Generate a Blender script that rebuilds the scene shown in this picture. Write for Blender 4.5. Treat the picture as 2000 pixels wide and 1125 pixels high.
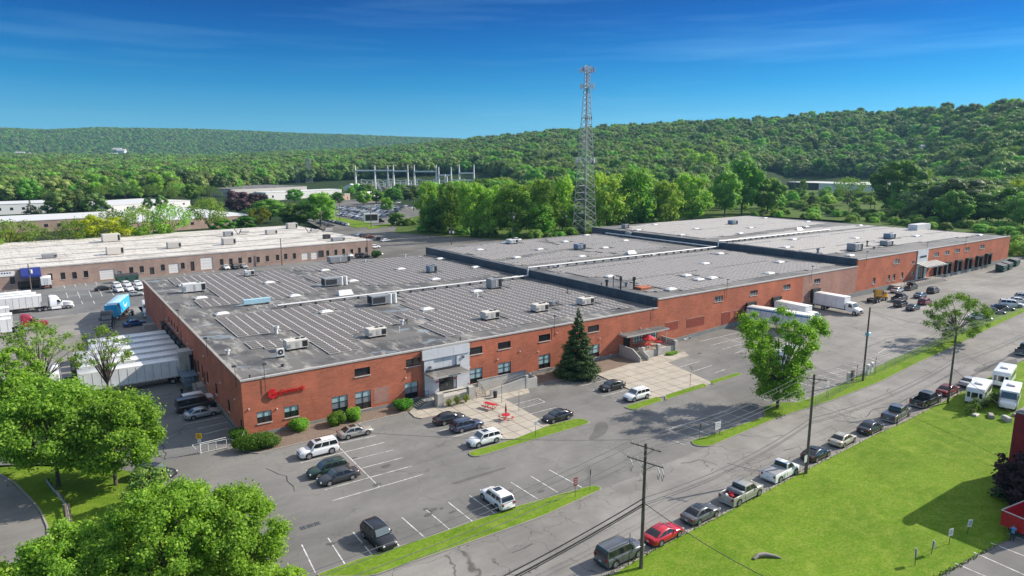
import bpy, math, random
import numpy as np
from mathutils import Vector, Matrix
random.seed(7); RNG = np.random.default_rng(7)
for o in list(bpy.data.objects): bpy.data.objects.remove(o)
SC = bpy.context.scene; COL = SC.collection
# ------------------------------------------------------------------ camera
CX, CY, CZ = -20.0, -90.085, 36.5
PITCH, YAW = math.radians(10.6845), math.radians(35.061)
cd = bpy.data.cameras.new('camera'); cam = bpy.data.objects.new('camera', cd); COL.objects.link(cam)
cd.sensor_width = 36.0; cd.lens = 23.994; cd.clip_start = 0.5; cd.clip_end = 20000
cam.location = (CX, CY, CZ); cam.rotation_euler = (math.pi/2 - PITCH, 0, -YAW)
SC.camera = cam
# ------------------------------------------------------------------ sky and sun
SUN_EL, SUN_AZ = math.radians(33), math.radians(-15)      # azimuth measured from +X towards +Y
SUN_STRENGTH, SKY_STRENGTH, EXPOSURE = 3.5, 0.15, 1.05
w = bpy.data.worlds.new('World'); SC.world = w; w.use_nodes = True
nt = w.node_tree; nt.nodes.clear()
sky = nt.nodes.new('ShaderNodeTexSky'); sky.sky_type = 'NISHITA'; sky.sun_disc = False
sky.sun_elevation = SUN_EL; sky.sun_rotation = math.pi/2 - SUN_AZ; sky.altitude = 100; sky.air_density = 1.0; sky.dust_density = 0.3; sky.ozone_density = 3.0
tcw = nt.nodes.new('ShaderNodeTexCoord'); sep = nt.nodes.new('ShaderNodeSeparateXYZ'); nt.links.new(tcw.outputs['Generated'], sep.inputs[0])
rmp = nt.nodes.new('ShaderNodeValToRGB'); nt.links.new(sep.outputs['Z'], rmp.inputs[0])
cr = rmp.color_ramp; cr.interpolation = 'LINEAR'
stops = [(0.0, (0.113, 0.296, 0.452, 1)), (0.056, (0.061, 0.244, 0.400, 1)), (0.097, (0.017, 0.174, 0.348, 1)), (0.141, (0.003, 0.115, 0.304, 1)), (0.185, (0.001, 0.077, 0.265, 1)), (0.225, (0.000, 0.057, 0.217, 1)), (0.32, (.08, .19, .38, 1)), (.5, (.60, .66, .78, 1)), (1.0, (1.0, 1.0, 1.0, 1))]
cr.elements[0].position = stops[0][0]; cr.elements[0].color = stops[0][1]
cr.elements[1].position = stops[-1][0]; cr.elements[1].color = stops[-1][1]
for p_, c_ in stops[1:-1]:
    e = cr.elements.new(p_); e.color = c_
# thin cirrus streaks
mp = nt.nodes.new('ShaderNodeMapping'); mp.inputs['Scale'].default_value = (1.6, 1.6, 26); mp.inputs['Rotation'].default_value = (.06, -.03, .3)
nt.links.new(tcw.outputs['Generated'], mp.inputs['Vector'])
cn = nt.nodes.new('ShaderNodeTexNoise'); cn.inputs['Scale'].default_value = 1.7; cn.inputs['Detail'].default_value = 5; cn.inputs['Roughness'].default_value = .55
nt.links.new(mp.outputs[0], cn.inputs['Vector'])
cr2 = nt.nodes.new('ShaderNodeMapRange'); cr2.inputs['From Min'].default_value = .50; cr2.inputs['From Max'].default_value = .85; cr2.inputs['To Max'].default_value = .25
nt.links.new(cn.outputs['Fac'], cr2.inputs['Value'])
mixc = nt.nodes.new('ShaderNodeMix'); mixc.data_type = 'RGBA'; nt.links.new(cr2.outputs[0], mixc.inputs[0]); nt.links.new(rmp.outputs['Color'], mixc.inputs[6]); mixc.inputs[7].default_value = (.17, .34, .50, 1)
mul = nt.nodes.new('ShaderNodeMix'); mul.data_type = 'RGBA'; mul.blend_type = 'MULTIPLY'; mul.inputs[0].default_value = 1
# the Nishita sky gives the brightness falloff, the ramp the deep polarised blue low down, with upper stops raised for fill light
hs = nt.nodes.new('ShaderNodeHueSaturation'); hs.inputs['Saturation'].default_value = .35
nt.links.new(sky.outputs[0], hs.inputs['Color']); nt.links.new(hs.outputs[0], mul.inputs[6]); nt.links.new(mixc.outputs[2], mul.inputs[7])
bg = nt.nodes.new('ShaderNodeBackground'); bg.inputs['Strength'].default_value = SKY_STRENGTH
nt.links.new(mul.outputs[2], bg.inputs['Color'])
wo = nt.nodes.new('ShaderNodeOutputWorld'); nt.links.new(bg.outputs[0], wo.inputs[0])
sl = bpy.data.lights.new('sun', 'SUN'); sl.energy = SUN_STRENGTH; sl.angle = math.radians(.53); sl.color = (1.0, .91, .78)
so = bpy.data.objects.new('sun', sl); COL.objects.link(so)
sd = Vector((math.cos(SUN_EL)*math.cos(SUN_AZ), math.cos(SUN_EL)*math.sin(SUN_AZ), math.sin(SUN_EL)))
so.rotation_euler = (-sd).to_track_quat('-Z', 'Y').to_euler(); so.location = (200, -100, 150)
SC.view_settings.view_transform = 'Standard'; SC.view_settings.look = 'None'; SC.view_settings.exposure = EXPOSURE; SC.view_settings.gamma = 1
SC.view_settings.use_curve_mapping = False
SC.render.engine = 'CYCLES'; SC.cycles.max_bounces = 5; SC.cycles.diffuse_bounces = 3; SC.cycles.glossy_bounces = 2; SC.cycles.transmission_bounces = 2; SC.cycles.volume_bounces = 0; SC.cycles.transparent_max_bounces = 8
# ------------------------------------------------------------------ surveying helpers
_f = 1333.0
FW = Vector((math.sin(YAW)*math.cos(PITCH), math.cos(YAW)*math.cos(PITCH), -math.sin(PITCH)))
RT = Vector((math.cos(YAW), -math.sin(YAW), 0)); UP = RT.cross(FW)
KX = [(-9e3, 0), (78, 0), (103, 1.1), (153, 1.8), (195, 1.9), (224, 2.1), (250, 3.0), (9e3, 3.0)]
KY = [(-9e3, 0), (6, 0), (26, -.9), (46, -1.2), (9e3, -1.2)]
def lerp(K, t):
    for (a, va), (b, vb) in zip(K, K[1:]):
        if t <= b: return va + (vb-va)*(t-a)/(b-a)
    return K[-1][1]
def gz(x, y): return lerp(KX, x) + lerp(KY, y)
def ray(px, py): return FW*_f + RT*(px-1000) - UP*(py-562.5)
def at_z(px, py, z):
    d = ray(px, py); t = (z-CZ)/d.z; return Vector((CX+d.x*t, CY+d.y*t, z))
def G(px, py, dz=0):
    z = 0
    for _ in range(12):
        p = at_z(px, py, z+dz); z = .5*z + .5*gz(p.x, p.y)
    return Vector((p.x, p.y, gz(p.x, p.y)))
def at_y(px, py, y0):
    d = ray(px, py); t = (y0-CY)/d.y; return Vector((CX+d.x*t, y0, CZ+d.z*t))
def at_x(px, py, x0):
    d = ray(px, py); t = (x0-CX)/d.x; return Vector((x0, CY+d.y*t, CZ+d.z*t))
# ------------------------------------------------------------------ objects
def tagp(o, label=None, cat=None, group=None, kind=None):
    if label: o['label'] = label
    if cat: o['category'] = cat
    if group: o['group'] = group
    if kind: o['kind'] = kind
    return o
def thing(name, label, cat, loc=(0, 0, 0), rz=0, group=None):
    o = bpy.data.objects.new(name, None); COL.objects.link(o); o.empty_display_size = .3
    o.location = loc; o.rotation_euler = (0, 0, rz)
    return tagp(o, label, cat, group)
def link(name, me, parent=None, loc=None, rz=0):
    o = bpy.data.objects.new(name, me); COL.objects.link(o)
    if parent is not None: o.parent = parent
    if loc is not None: o.location = loc
    if rz: o.rotation_euler = (0, 0, rz)
    return o
def copy_tree(o, parent=None):
    c = o.copy(); COL.objects.link(c)
    if parent is not None: c.parent = parent
    for ch in KIDS.get(o.name, []): copy_tree_in(ch, c)
    return c
KIDS = {}
def copy_tree_in(o, parent):
    c = o.copy(); COL.objects.link(c); c.parent = parent; c.matrix_parent_inverse = o.matrix_parent_inverse.copy()
    for ch in o.children: copy_tree_in(ch, c)
    return c
def clone(o):
    c = o.copy(); COL.objects.link(c)
    for ch in list(o.children): copy_tree_in(ch, c)
    return c
class MB:
    def __init__(s): s.v = []; s.f = []; s.m = []; s.mats = []; s.sm = []
    def mi(s, m):
        if m not in s.mats: s.mats.append(m)
        return s.mats.index(m)
    def poly(s, pts, m, smooth=False):
        n = len(s.v); s.v += [tuple(p) for p in pts]; s.f.append(tuple(range(n, n+len(pts)))); s.m.append(s.mi(m)); s.sm.append(smooth)
    def mesh(s, vs, fs, m, smooth=False):
        n = len(s.v); s.v += [tuple(p) for p in vs]; k = s.mi(m)
        for f in fs: s.f.append(tuple(i+n for i in f)); s.m.append(k); s.sm.append(smooth)
    def box(s, x0, x1, y0, y1, z0, z1, m, bev=0, top=None):
        if bev:
            b = bev; z2 = z1-b
            ring = lambda e, z: [(x0+e, y0+e, z), (x1-e, y0+e, z), (x1-e, y1-e, z), (x0+e, y1-e, z)]
            vs = ring(0, z0)+ring(0, z2)+ring(b, z1)
            fs = [(3, 2, 1, 0), (8, 9, 10, 11)]
            for L in (0, 4):
                for i in range(4): j = (i+1) % 4; fs.append((L+i, L+j, L+4+j, L+4+i))
            s.mesh(vs, fs, m); return
        vs = [(x0, y0, z0), (x1, y0, z0), (x1, y1, z0), (x0, y1, z0), (x0, y0, z1), (x1, y0, z1), (x1, y1, z1), (x0, y1, z1)]
        s.mesh(vs, [(3, 2, 1, 0), (0, 1, 5, 4), (1, 2, 6, 5), (2, 3, 7, 6), (3, 0, 4, 7)], m)
        s.mesh(vs[4:], [(0, 1, 2, 3)], top or m)
    def tube(s, p, q, r, m, r2=None, n=6, caps=True, smooth=True):
        p = Vector(p); q = Vector(q); d = q-p
        if d.length < 1e-6: return
        a = d.orthogonal().normalized(); b = d.normalized().cross(a); r2 = r if r2 is None else r2
        if n == 4:
            up = Vector((0, 0, 1)) if abs(d.normalized().z) < .9 else Vector((0, 1, 0))
            a = d.cross(up).normalized(); b = d.normalized().cross(a); a, b = (a+b).normalized()*1.0, (b-a).normalized()*1.0
        vs = [p+(a*math.cos(t)+b*math.sin(t))*r for t in [2*math.pi*i/n for i in range(n)]] + [q+(a*math.cos(t)+b*math.sin(t))*r2 for t in [2*math.pi*i/n for i in range(n)]]
        fs = [(i, (i+1) % n, n+(i+1) % n, n+i) for i in range(n)]
        s.mesh(vs, fs, m, smooth and n > 4)
        if caps: s.mesh(vs, [tuple(range(n))[::-1], tuple(range(n, 2*n))], m)
    def path(s, pts, r, m, n=5):
        for a, b in zip(pts, pts[1:]): s.tube(a, b, r, m, n=n, caps=False)
    def prism(s, pts, z0, z1, m, mtop=None):
        n = len(pts); vs = [(x, y, z0) for x, y in pts]+[(x, y, z1) for x, y in pts]
        s.mesh(vs, [(i, (i+1) % n, n+(i+1) % n, n+i) for i in range(n)]+[tuple(range(n))[::-1]], m)
        s.mesh(vs[n:], [tuple(range(n))], mtop or m)
    def side(s, prof, w, m, ch=0):        # profile in x,z extruded across y from -w to w, chamfered
        n = len(prof); cx = sum(p[0] for p in prof)/n; cz = sum(p[1] for p in prof)/n
        def sh(p):
            d = Vector((cx-p[0], cz-p[1])); d = d.normalized()*ch if ch else Vector((0, 0)); return (p[0]+d.x, p[1]+d.y)
        rings = []
        if ch: rings.append([(sh(p)[0], -w, sh(p)[1]) for p in prof])
        rings.append([(p[0], -w+ch, p[1]) for p in prof]); rings.append([(p[0], w-ch, p[1]) for p in prof])
        if ch: rings.append([(sh(p)[0], w, sh(p)[1]) for p in prof])
        vs = sum(rings, []); fs = []
        for k in range(len(rings)-1):
            for i in range(n): j = (i+1) % n; fs.append((k*n+i, k*n+j, (k+1)*n+j, (k+1)*n+i))
        fs.append(tuple(range(n))[::-1]); fs.append(tuple(range((len(rings)-1)*n, len(rings)*n)))
        s.mesh(vs, fs, m)
    def add(s, o, off=(0, 0, 0), rz=0):
        c, n_ = math.cos(rz), math.sin(rz); n = len(s.v)
        s.v += [(x*c-y*n_+off[0], x*n_+y*c+off[1], z+off[2]) for x, y, z in o.v]
        for f, m, sm in zip(o.f, o.m, o.sm): s.f.append(tuple(i+n for i in f)); s.m.append(s.mi(o.mats[m])); s.sm.append(sm)
    def me(s, name, sharp=None):
        me = bpy.data.meshes.new(name); me.from_pydata(s.v, [], s.f)
        for m in s.mats: me.materials.append(m)
        me.polygons.foreach_set('material_index', s.m); me.polygons.foreach_set('use_smooth', s.sm)
        if sharp is not None: me.set_sharp_from_angle(angle=math.radians(sharp))
        me.update(); return me
    def build(s, name, parent=None, loc=None, rz=0, sharp=None): return link(name, s.me(name, sharp), parent, loc, rz)
# ------------------------------------------------------------------ materials
class NT:
    def __init__(s, name):
        s.m = bpy.data.materials.new(name); s.m.use_nodes = True; s.t = s.m.node_tree; s.b = s.t.nodes['Principled BSDF']
    def n(s, typ, **kw):
        x = s.t.nodes.new(typ)
        for k, v in kw.items():
            if hasattr(x, k) and not k[0].isupper(): setattr(x, k, v)
            else: x.inputs[k.replace('_', ' ')].default_value = v
        return x
    def l(s, a, b): s.t.links.new(a, b)
    def pos(s, scale=(1, 1, 1), wall=False):
        tc = s.n('ShaderNodeTexCoord'); o = tc.outputs['Object']
        if wall:
            sp = s.n('ShaderNodeSeparateXYZ'); s.l(o, sp.inputs[0]); ad = s.n('ShaderNodeMath', operation='ADD'); s.l(sp.outputs[0], ad.inputs[0]); s.l(sp.outputs[1], ad.inputs[1])
            cb = s.n('ShaderNodeCombineXYZ'); s.l(ad.outputs[0], cb.inputs[0]); s.l(sp.outputs[2], cb.inputs[1]); o = cb.outputs[0]
        mp = s.n('ShaderNodeMapping'); mp.inputs['Scale'].default_value = scale; s.l(o, mp.inputs['Vector']); return mp.outputs[0]
    def noise(s, scale, vec=None, detail=4, rough=.55, lo=.35, hi=.65, tolo=0, tohi=1):
        x = s.n('ShaderNodeTexNoise', Scale=scale, Detail=detail, Roughness=rough); s.l(vec if vec is not None else s.pos(), x.inputs['Vector'])
        r = s.n('ShaderNodeMapRange'); s.l(x.outputs['Fac'], r.inputs['Value'])
        for k, v in zip(('From Min', 'From Max', 'To Min', 'To Max'), (lo, hi, tolo, tohi)): r.inputs[k].default_value = v
        return r.outputs[0]
    def mix(s, fac, a, b, mode='MIX'):
        x = s.n('ShaderNodeMix', data_type='RGBA', blend_type=mode)
        for sock, v in ((x.inputs[0], fac), (x.inputs[6], a), (x.inputs[7], b)):
            if isinstance(v, (int, float)): sock.default_value = v
            elif isinstance(v, tuple): sock.default_value = v if len(v) == 4 else (*v, 1)
            else: s.l(v, sock)
        return x.outputs[2]
    def out(s, col, rough=.8, bump=None, bs=.3, metal=0, spec=.5):
        if isinstance(col, tuple): s.b.inputs['Base Color'].default_value = (*col[:3], 1)
        else: s.l(col, s.b.inputs['Base Color'])
        if isinstance(rough, (int, float)): s.b.inputs['Roughness'].default_value = rough
        else: s.l(rough, s.b.inputs['Roughness'])
        s.b.inputs['Metallic'].default_value = metal; s.b.inputs['Specular IOR Level'].default_value = spec
        if bump is not None:
            bp = s.n('ShaderNodeBump', Strength=bs, Distance=.02); s.l(bump, bp.inputs['Height']); s.l(bp.outputs[0], s.b.inputs['Normal'])
        return s.m
def simple(name, col, rough=.6, metal=0, var=.12, scale=3, spec=.5):
    t = NT(name); d = tuple(c*(1-var*1.6) for c in col)
    return t.out(t.mix(t.noise(scale, detail=5), col, d), rough, metal=metal, spec=spec)
def asphalt(name, a, b, crack=0, tint=(.0, .0, .0), fine=.25):
    t = NT(name)
    c = t.mix(t.noise(.045, detail=6, rough=.65, lo=.40, hi=.60), tuple(x*.9 for x in a), tuple(x*1.08 for x in b))
    c = t.mix(t.noise(.35, detail=6, rough=.65, lo=.4, hi=.75, tohi=.5), c, tuple(x*.74 for x in a))
    st = t.noise(.5, vec=t.pos((.12, 1, 1)), detail=5, lo=.45, hi=.75, tohi=.35)     # tyre-worn streaks along the lanes
    c = t.mix(st, c, tuple(min(1, x*1.28) for x in b))
    fn = t.noise(14, detail=3, rough=.8, lo=.3, hi=.7)
    c = t.mix(fn, c, t.mix(fine, c, tuple(x*.35 for x in a)))
    ol = t.noise(1.3, detail=2, lo=.70, hi=.78, tohi=.55); c = t.mix(ol, c, tuple(x*.4 for x in a))
    if crack:
        wv = t.n('ShaderNodeTexNoise', Scale=.6, Detail=4); p = t.pos(); t.l(p, wv.inputs['Vector'])
        mx = t.n('ShaderNodeMix', data_type='VECTOR'); mx.inputs[0].default_value = .12
        vm = t.n('ShaderNodeVectorMath', operation='MULTIPLY_ADD'); t.l(wv.outputs['Color'], vm.inputs[0]); vm.inputs[1].default_value = (2.5, 2.5, 0); t.l(p, vm.inputs[2])
        for sc, wd in ((.14, .004), (.33, .006)):
            vo = t.n('ShaderNodeTexVoronoi', feature='DISTANCE_TO_EDGE', Scale=sc); t.l(vm.outputs[0], vo.inputs['Vector'])
            r = t.n('ShaderNodeMapRange'); t.l(vo.outputs['Distance'], r.inputs['Value']); r.inputs['From Min'].default_value = wd*.4; r.inputs['From Max'].default_value = wd*2.2; r.inputs['To Min'].default_value = crack; r.inputs['To Max'].default_value = 0
            gate = t.noise(.11 if sc < .2 else .07, detail=2, lo=.48, hi=.56)
            g = t.n('ShaderNodeMath', operation='MULTIPLY'); t.l(r.outputs[0], g.inputs[0]); t.l(gate, g.inputs[1])
            c = t.mix(g.outputs[0], c, tuple(x*.3 for x in a))
    return t.out(c, .92, spec=.25)
def brickm(name, a, b, mortar):
    t = NT(name); v = t.pos(wall=True)
    br = t.n('ShaderNodeTexBrick'); br.inputs['Scale'].default_value = 1; br.inputs['Brick Width'].default_value = .42; br.inputs['Row Height'].default_value = .14; br.inputs['Mortar Size'].default_value = .012
    br.inputs['Color1'].default_value = (*a, 1); br.inputs['Color2'].default_value = (*b, 1); br.inputs['Mortar'].default_value = (*mortar, 1); t.l(v, br.inputs['Vector'])
    mp = t.n('ShaderNodeMapping'); mp.inputs['Scale'].default_value = (.5, 3.2, 1); t.l(v, mp.inputs['Vector'])
    c = t.mix(t.noise(1.1, vec=mp.outputs[0], detail=6, rough=.7, lo=.3, hi=.7, tohi=.55), br.outputs['Color'], tuple(x*.38 for x in a))
    c = t.mix(t.noise(.25, vec=v, detail=4, lo=.45, hi=.75, tohi=.5), c, tuple(min(1, x*1.35) for x in a))
    c = t.mix(t.noise(.9, vec=t.pos((1, .12, 1), wall=True), detail=4, lo=.58, hi=.75, tohi=.35), c, tuple(x*.5 for x in b))
    c = t.mix(t.noise(7, vec=mp.outputs[0], detail=2, lo=.55, hi=.75, tohi=.35), c, mortar)
    return t.out(c, .9, spec=.2)
def leafm(name, a, b, trans=.45, hue=.05, lo=.55, hi=1.5):
    t = NT(name); oi = t.n('ShaderNodeObjectInfo'); ge = t.n('ShaderNodeNewGeometry')
    c = t.mix(ge.outputs['Random Per Island'], a, b)
    h = t.n('ShaderNodeHueSaturation'); r = t.n('ShaderNodeMapRange'); t.l(oi.outputs['Random'], r.inputs['Value']); r.inputs['To Min'].default_value = .5-hue*.35; r.inputs['To Max'].default_value = .5+hue*.45
    t.l(r.outputs[0], h.inputs['Hue']); m2 = t.n('ShaderNodeMath', operation='MULTIPLY'); m2.inputs[1].default_value = 7.31; t.l(oi.outputs['Random'], m2.inputs[0]); fr = t.n('ShaderNodeMath', operation='FRACT'); t.l(m2.outputs[0], fr.inputs[0])
    r2 = t.n('ShaderNodeMapRange'); t.l(fr.outputs[0], r2.inputs['Value']); r2.inputs['To Min'].default_value = lo; r2.inputs['To Max'].default_value = hi; t.l(r2.outputs[0], h.inputs['Value']); t.l(c, h.inputs['Color'])
    t.l(h.outputs[0], t.b.inputs['Base Color']); t.b.inputs['Roughness'].default_value = .65; t.b.inputs['Specular IOR Level'].default_value = .25
    tr = t.n('ShaderNodeBsdfTranslucent'); hb = t.n('ShaderNodeMix', data_type='RGBA', blend_type='MULTIPLY'); hb.inputs[0].default_value = 1; t.l(h.outputs[0], hb.inputs[6]); hb.inputs[7].default_value = (1.25, 1.35, .5, 1); t.l(hb.outputs[2], tr.inputs['Color'])
    mx = t.n('ShaderNodeMixShader'); mx.inputs[0].default_value = trans; t.l(t.b.outputs[0], mx.inputs[1]); t.l(tr.outputs[0], mx.inputs[2])
    t.l(mx.outputs[0], t.t.nodes['Material Output'].inputs['Surface']); return t.m
def paint(name, col, metal=.0, rough=.28):
    t = NT(name); t.out(col, rough, metal=metal); t.b.inputs['Coat Weight'].default_value = .6; t.b.inputs['Coat Roughness'].default_value = .08; return t.m
M = {}
M['lot'] = asphalt('lot_asphalt', (.168, .164, .154), (.215, .208, .196), crack=.35)
M['dock_lot'] = asphalt('dock_asphalt', (.155, .158, .160), (.20, .20, .198), crack=.8)
M['street'] = asphalt('street_asphalt', (.205, .196, .182), (.28, .266, .246), crack=.75)
M['old_lot'] = asphalt('pale_asphalt', (.215, .207, .193), (.285, .272, .252), crack=.5)
M['far_lot'] = asphalt('far_lot_asphalt', (.13, .125, .115), (.19, .18, .165), crack=.2)
def concm(name, a, joint=0, sp=1.8):
    t = NT(name); c = t.mix(t.noise(.5, detail=6, lo=.35, hi=.7), a, tuple(x*.78 for x in a)); c = t.mix(t.noise(9, detail=3, rough=.8, tohi=.3), c, tuple(x*.6 for x in a))
    c = t.mix(t.noise(.9, vec=t.pos((1, .3, 1)), detail=3, lo=.6, hi=.75, tohi=.4), c, tuple(x*.5 for x in a))
    return t.out(c, .88, spec=.25)
M['concrete'] = concm('plaza_concrete', (.46, .415, .345)); M['kerb'] = concm('kerb_concrete', (.36, .335, .30)); M['found'] = concm('foundation_concrete', (.27, .285, .275)); M['whitewall'] = concm('painted_concrete', (.52, .50, .46))
M['joint'] = simple('joint', (.10, .09, .08)); M['line'] = simple('road_paint', (.72, .71, .69), .7, var=.35, scale=1.5); M['oldline'] = simple('worn_road_paint', (.38, .37, .35), .8, var=.3, scale=2)
M['brick'] = brickm('red_brick', (.58, .175, .095), (.43, .13, .075), (.40, .22, .16)); M['brick_pink'] = brickm('faded_pink_brick', (.46, .25, .19), (.40, .20, .155), (.46, .33, .28)); M['brick_tan'] = brickm('tan_brick', (.42, .30, .245), (.37, .26, .21), (.40, .32, .27)); M['brick_dark'] = brickm('infill_brick', (.34, .075, .05), (.27, .06, .045), (.25, .13, .10))
def roofm(name, base, stain, dark, k=1, streak=(1, .25, 1)):
    t = NT(name); c = t.mix(t.noise(.16, detail=6, rough=.6, lo=.42, hi=.62), base, dark)
    c = t.mix(t.noise(.6, vec=t.pos(streak), detail=7, rough=.7, lo=.52, hi=.72, tohi=.75*k), c, stain)
    c = t.mix(t.noise(.22, vec=t.pos((1, 1.6, 1)), detail=2, lo=.62, hi=.66, tohi=.55*k), c, (.25, .31, .36))  # puddles: sky reflection painted into the colour as blue-grey patches
    c = t.mix(t.noise(3, detail=4, tohi=.25), c, dark)
    return t.out(c, .75, spec=.3)
M['roof'] = roofm('dark_roof_membrane', (.165, .157, .146), (.55, .53, .47), (.075, .075, .077), 1.15); M['roof2'] = roofm('grey_roof_membrane', (.20, .19, .175), (.28, .275, .26), (.10, .10, .10), .6)
def whiteroof():
    t = NT('white_roof_membrane'); c = t.mix(t.noise(.25, vec=t.pos((.35, 1.8, 1)), detail=7, rough=.7, lo=.5, hi=.62, tohi=.85), (.60, .575, .53), (.24, .21, .17))
    c = t.mix(t.noise(.5, vec=t.pos((2.5, .25, 1)), detail=6, rough=.7, lo=.52, hi=.64, tohi=.65), c, (.30, .26, .21))
    br = t.n('ShaderNodeTexBrick'); br.offset = 0; br.inputs['Scale'].default_value = 1; br.inputs['Brick Width'].default_value = 7.5; br.inputs['Row Height'].default_value = 3.2; br.inputs['Mortar Size'].default_value = .12
    for k, v in (('Color1', 0), ('Color2', 0), ('Mortar', 1)): br.inputs[k].default_value = (v, v, v, 1)
    t.l(t.pos(), br.inputs['Vector']); mm = t.n('ShaderNodeMath', operation='MULTIPLY'); t.l(br.outputs['Color'], mm.inputs[0]); t.l(t.noise(.3, detail=3, lo=.4, hi=.6, tohi=.5), mm.inputs[1])
    return t.out(t.mix(mm.outputs[0], c, (.35, .32, .28)), .8, spec=.2)
M['whiteroof'] = whiteroof()
M['coping'] = simple('coping_metal', (.50, .48, .45), .6); M['slate'] = simple('slate_flashing', (.062, .085, .110), .55, var=.2, scale=.7); M['slate2'] = simple('slate_flashing_dark', (.05, .068, .09), .55, var=.2)
M['whitemetal'] = simple('white_metal', (.72, .72, .70), .45, var=.1); M['greymetal'] = simple('grey_metal', (.30, .31, .32), .5, var=.15); M['bluemetal'] = simple('blue_grey_metal', (.17, .24, .32), .5); M['cream'] = simple('hvac_cream', (.66, .62, .55), .5, var=.12)
M['black'] = simple('black_rubber', (.018, .018, .02), .7); M['dark'] = simple('dark_metal', (.045, .045, .048), .5); M['galv'] = simple('galvanised_steel', (.36, .38, .39), .5, metal=.3); M['panelgrey'] = simple('facade_panel', (.66, .68, .70), .5, var=.08, scale=.8); M['skylight'] = simple('skylight_dome', (.80, .79, .75), .35, var=.05)
M['cell'] = simple('solar_cell', (.135, .120, .108), .5, var=.15, scale=.8, spec=.35); M['cell2'] = simple('solar_cell_sheen', (.215, .197, .178), .55, var=.12, scale=.6, spec=.3); M['cell3'] = simple('solar_cell_far_sheen', (.36, .335, .30), .6, var=.10, scale=.5, spec=.3); M['cellframe'] = simple('solar_frame', (.72, .70, .67), .4)  # middle and far roof cells lightened: grazing sky sheen put into their colour
def glass(name, col, rough=.06): t = NT(name); return t.out(col, rough, spec=.7)
M['glass'] = glass('dark_glass', (.02, .024, .028)); M['blind'] = glass('blind_behind_glass', (.36, .52, .53), .25); M['blind2'] = glass('grey_blind', (.22, .25, .27), .2); M['carglass'] = glass('car_glass', (.018, .022, .026), .05); M['windshield'] = glass('windscreen', (.10, .13, .14), .05)
M['red'] = simple('red_coating', (.52, .018, .028), .45); M['signred'] = simple('sign_red', (.62, .008, .012), .45, var=0); M['yellow'] = simple('yellow_sign', (.80, .52, .01), .5); M['navy'] = simple('navy_awning', (.012, .03, .22), .8); M['orange'] = simple('orange_rust', (.45, .13, .05)); M['barn'] = simple('barn_red', (.27, .012, .022), .7, var=.2, scale=.6); M['bluebox'] = simple('sky_blue_box', (.03, .42, .72), .45, var=.08); M['bluetop'] = simple('pale_blue_top', (.42, .66, .76), .5)
M['wood'] = NT('pole_wood').m
def woodm():
    t = NT('weathered_pole_wood'); v = t.pos((6, 6, .35)); return t.out(t.mix(t.noise(2.5, vec=v, detail=6, rough=.7), (.21, .175, .14), (.085, .068, .054)), .9, spec=.1)
M['wood'] = woodm(); M['bark'] = simple('bark', (.13, .105, .085), .9, var=.35, scale=4); M['wire'] = simple('wire', (.16, .16, .16), .6); M['wire_dark'] = simple('dark_cable', (.02, .02, .02), .7)
M['skin'] = simple('skin', (.42, .24, .17), .6); M['shirt_blue'] = simple('blue_shirt', (.09, .28, .50), .9); M['navycloth'] = simple('navy_cloth', (.02, .03, .07), .9); M['blackcloth'] = simple('black_cloth', (.012, .012, .014), .9); M['cap'] = simple('pale_cap', (.55, .53, .48), .8)
def mulchm():
    t = NT('mulch_gravel'); c = t.mix(t.noise(6, detail=6, rough=.8, lo=.35, hi=.65), (.30, .235, .19), (.12, .085, .065)); c = t.mix(t.noise(.6, detail=3, tohi=.4), c, (.17, .13, .10)); return t.out(c, .95, bump=t.noise(8, detail=3), bs=.8, spec=.1)
M['mulch'] = mulchm()
def grassm(name, a, b, c3, k=1):
    t = NT(name); c = t.mix(t.noise(.10, detail=5, lo=.4, hi=.6), a, b)
    c = t.mix(t.noise(.55*k, vec=t.pos((1, 1.4, 1)), detail=6, rough=.7, lo=.42, hi=.72, tohi=.75), c, c3)
    c = t.mix(t.noise(3.2*k, vec=t.pos((.8, 1.5, 1)), detail=5, rough=.8, lo=.40, hi=.64, tohi=.62), c, tuple(x*.5 for x in a))
    c = t.mix(t.noise(.9*k, vec=t.pos((1.8, .5, 1)), detail=4, rough=.75, lo=.55, hi=.72, tohi=.5), c, tuple(x*.62 for x in b))
    c = t.mix(t.noise(.28*k, detail=3, lo=.60, hi=.74, tohi=.45), c, tuple(x*1.15 for x in c3))
    return t.out(c, .95, bump=t.noise(5*k, detail=4), bs=.9, spec=.1)
M['grass'] = grassm('lawn_grass', (.11, .205, .014), (.155, .265, .02), (.25, .31, .05)); M['meadow'] = grassm('rough_meadow', (.06, .115, .02), (.10, .16, .03), (.14, .16, .05), .4); M['forestfloor'] = grassm('forest_floor', (.020, .040, .012), (.03, .055, .016), (.045, .07, .02), .1)
M['leafA'] = leafm('bright_maple_leaves', (.155, .300, .022), (.27, .42, .050)); M['leafN'] = leafm('young_maple_leaves', (.20, .36, .035), (.33, .48, .07), .5, .01, 1.0, 1.15); M['leafM'] = leafm('maple_leaves', (.11, .24, .03), (.20, .34, .05), .5, .01, 1.0, 1.15); M['leafB'] = leafm('green_leaves', (0.085, 0.216, 0.022), (0.169, 0.338, 0.041), hue=.05); M['leafC'] = leafm('mid_green_leaves', (0.128, 0.276, 0.043), (0.245, 0.425, 0.075), hue=.06)
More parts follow.
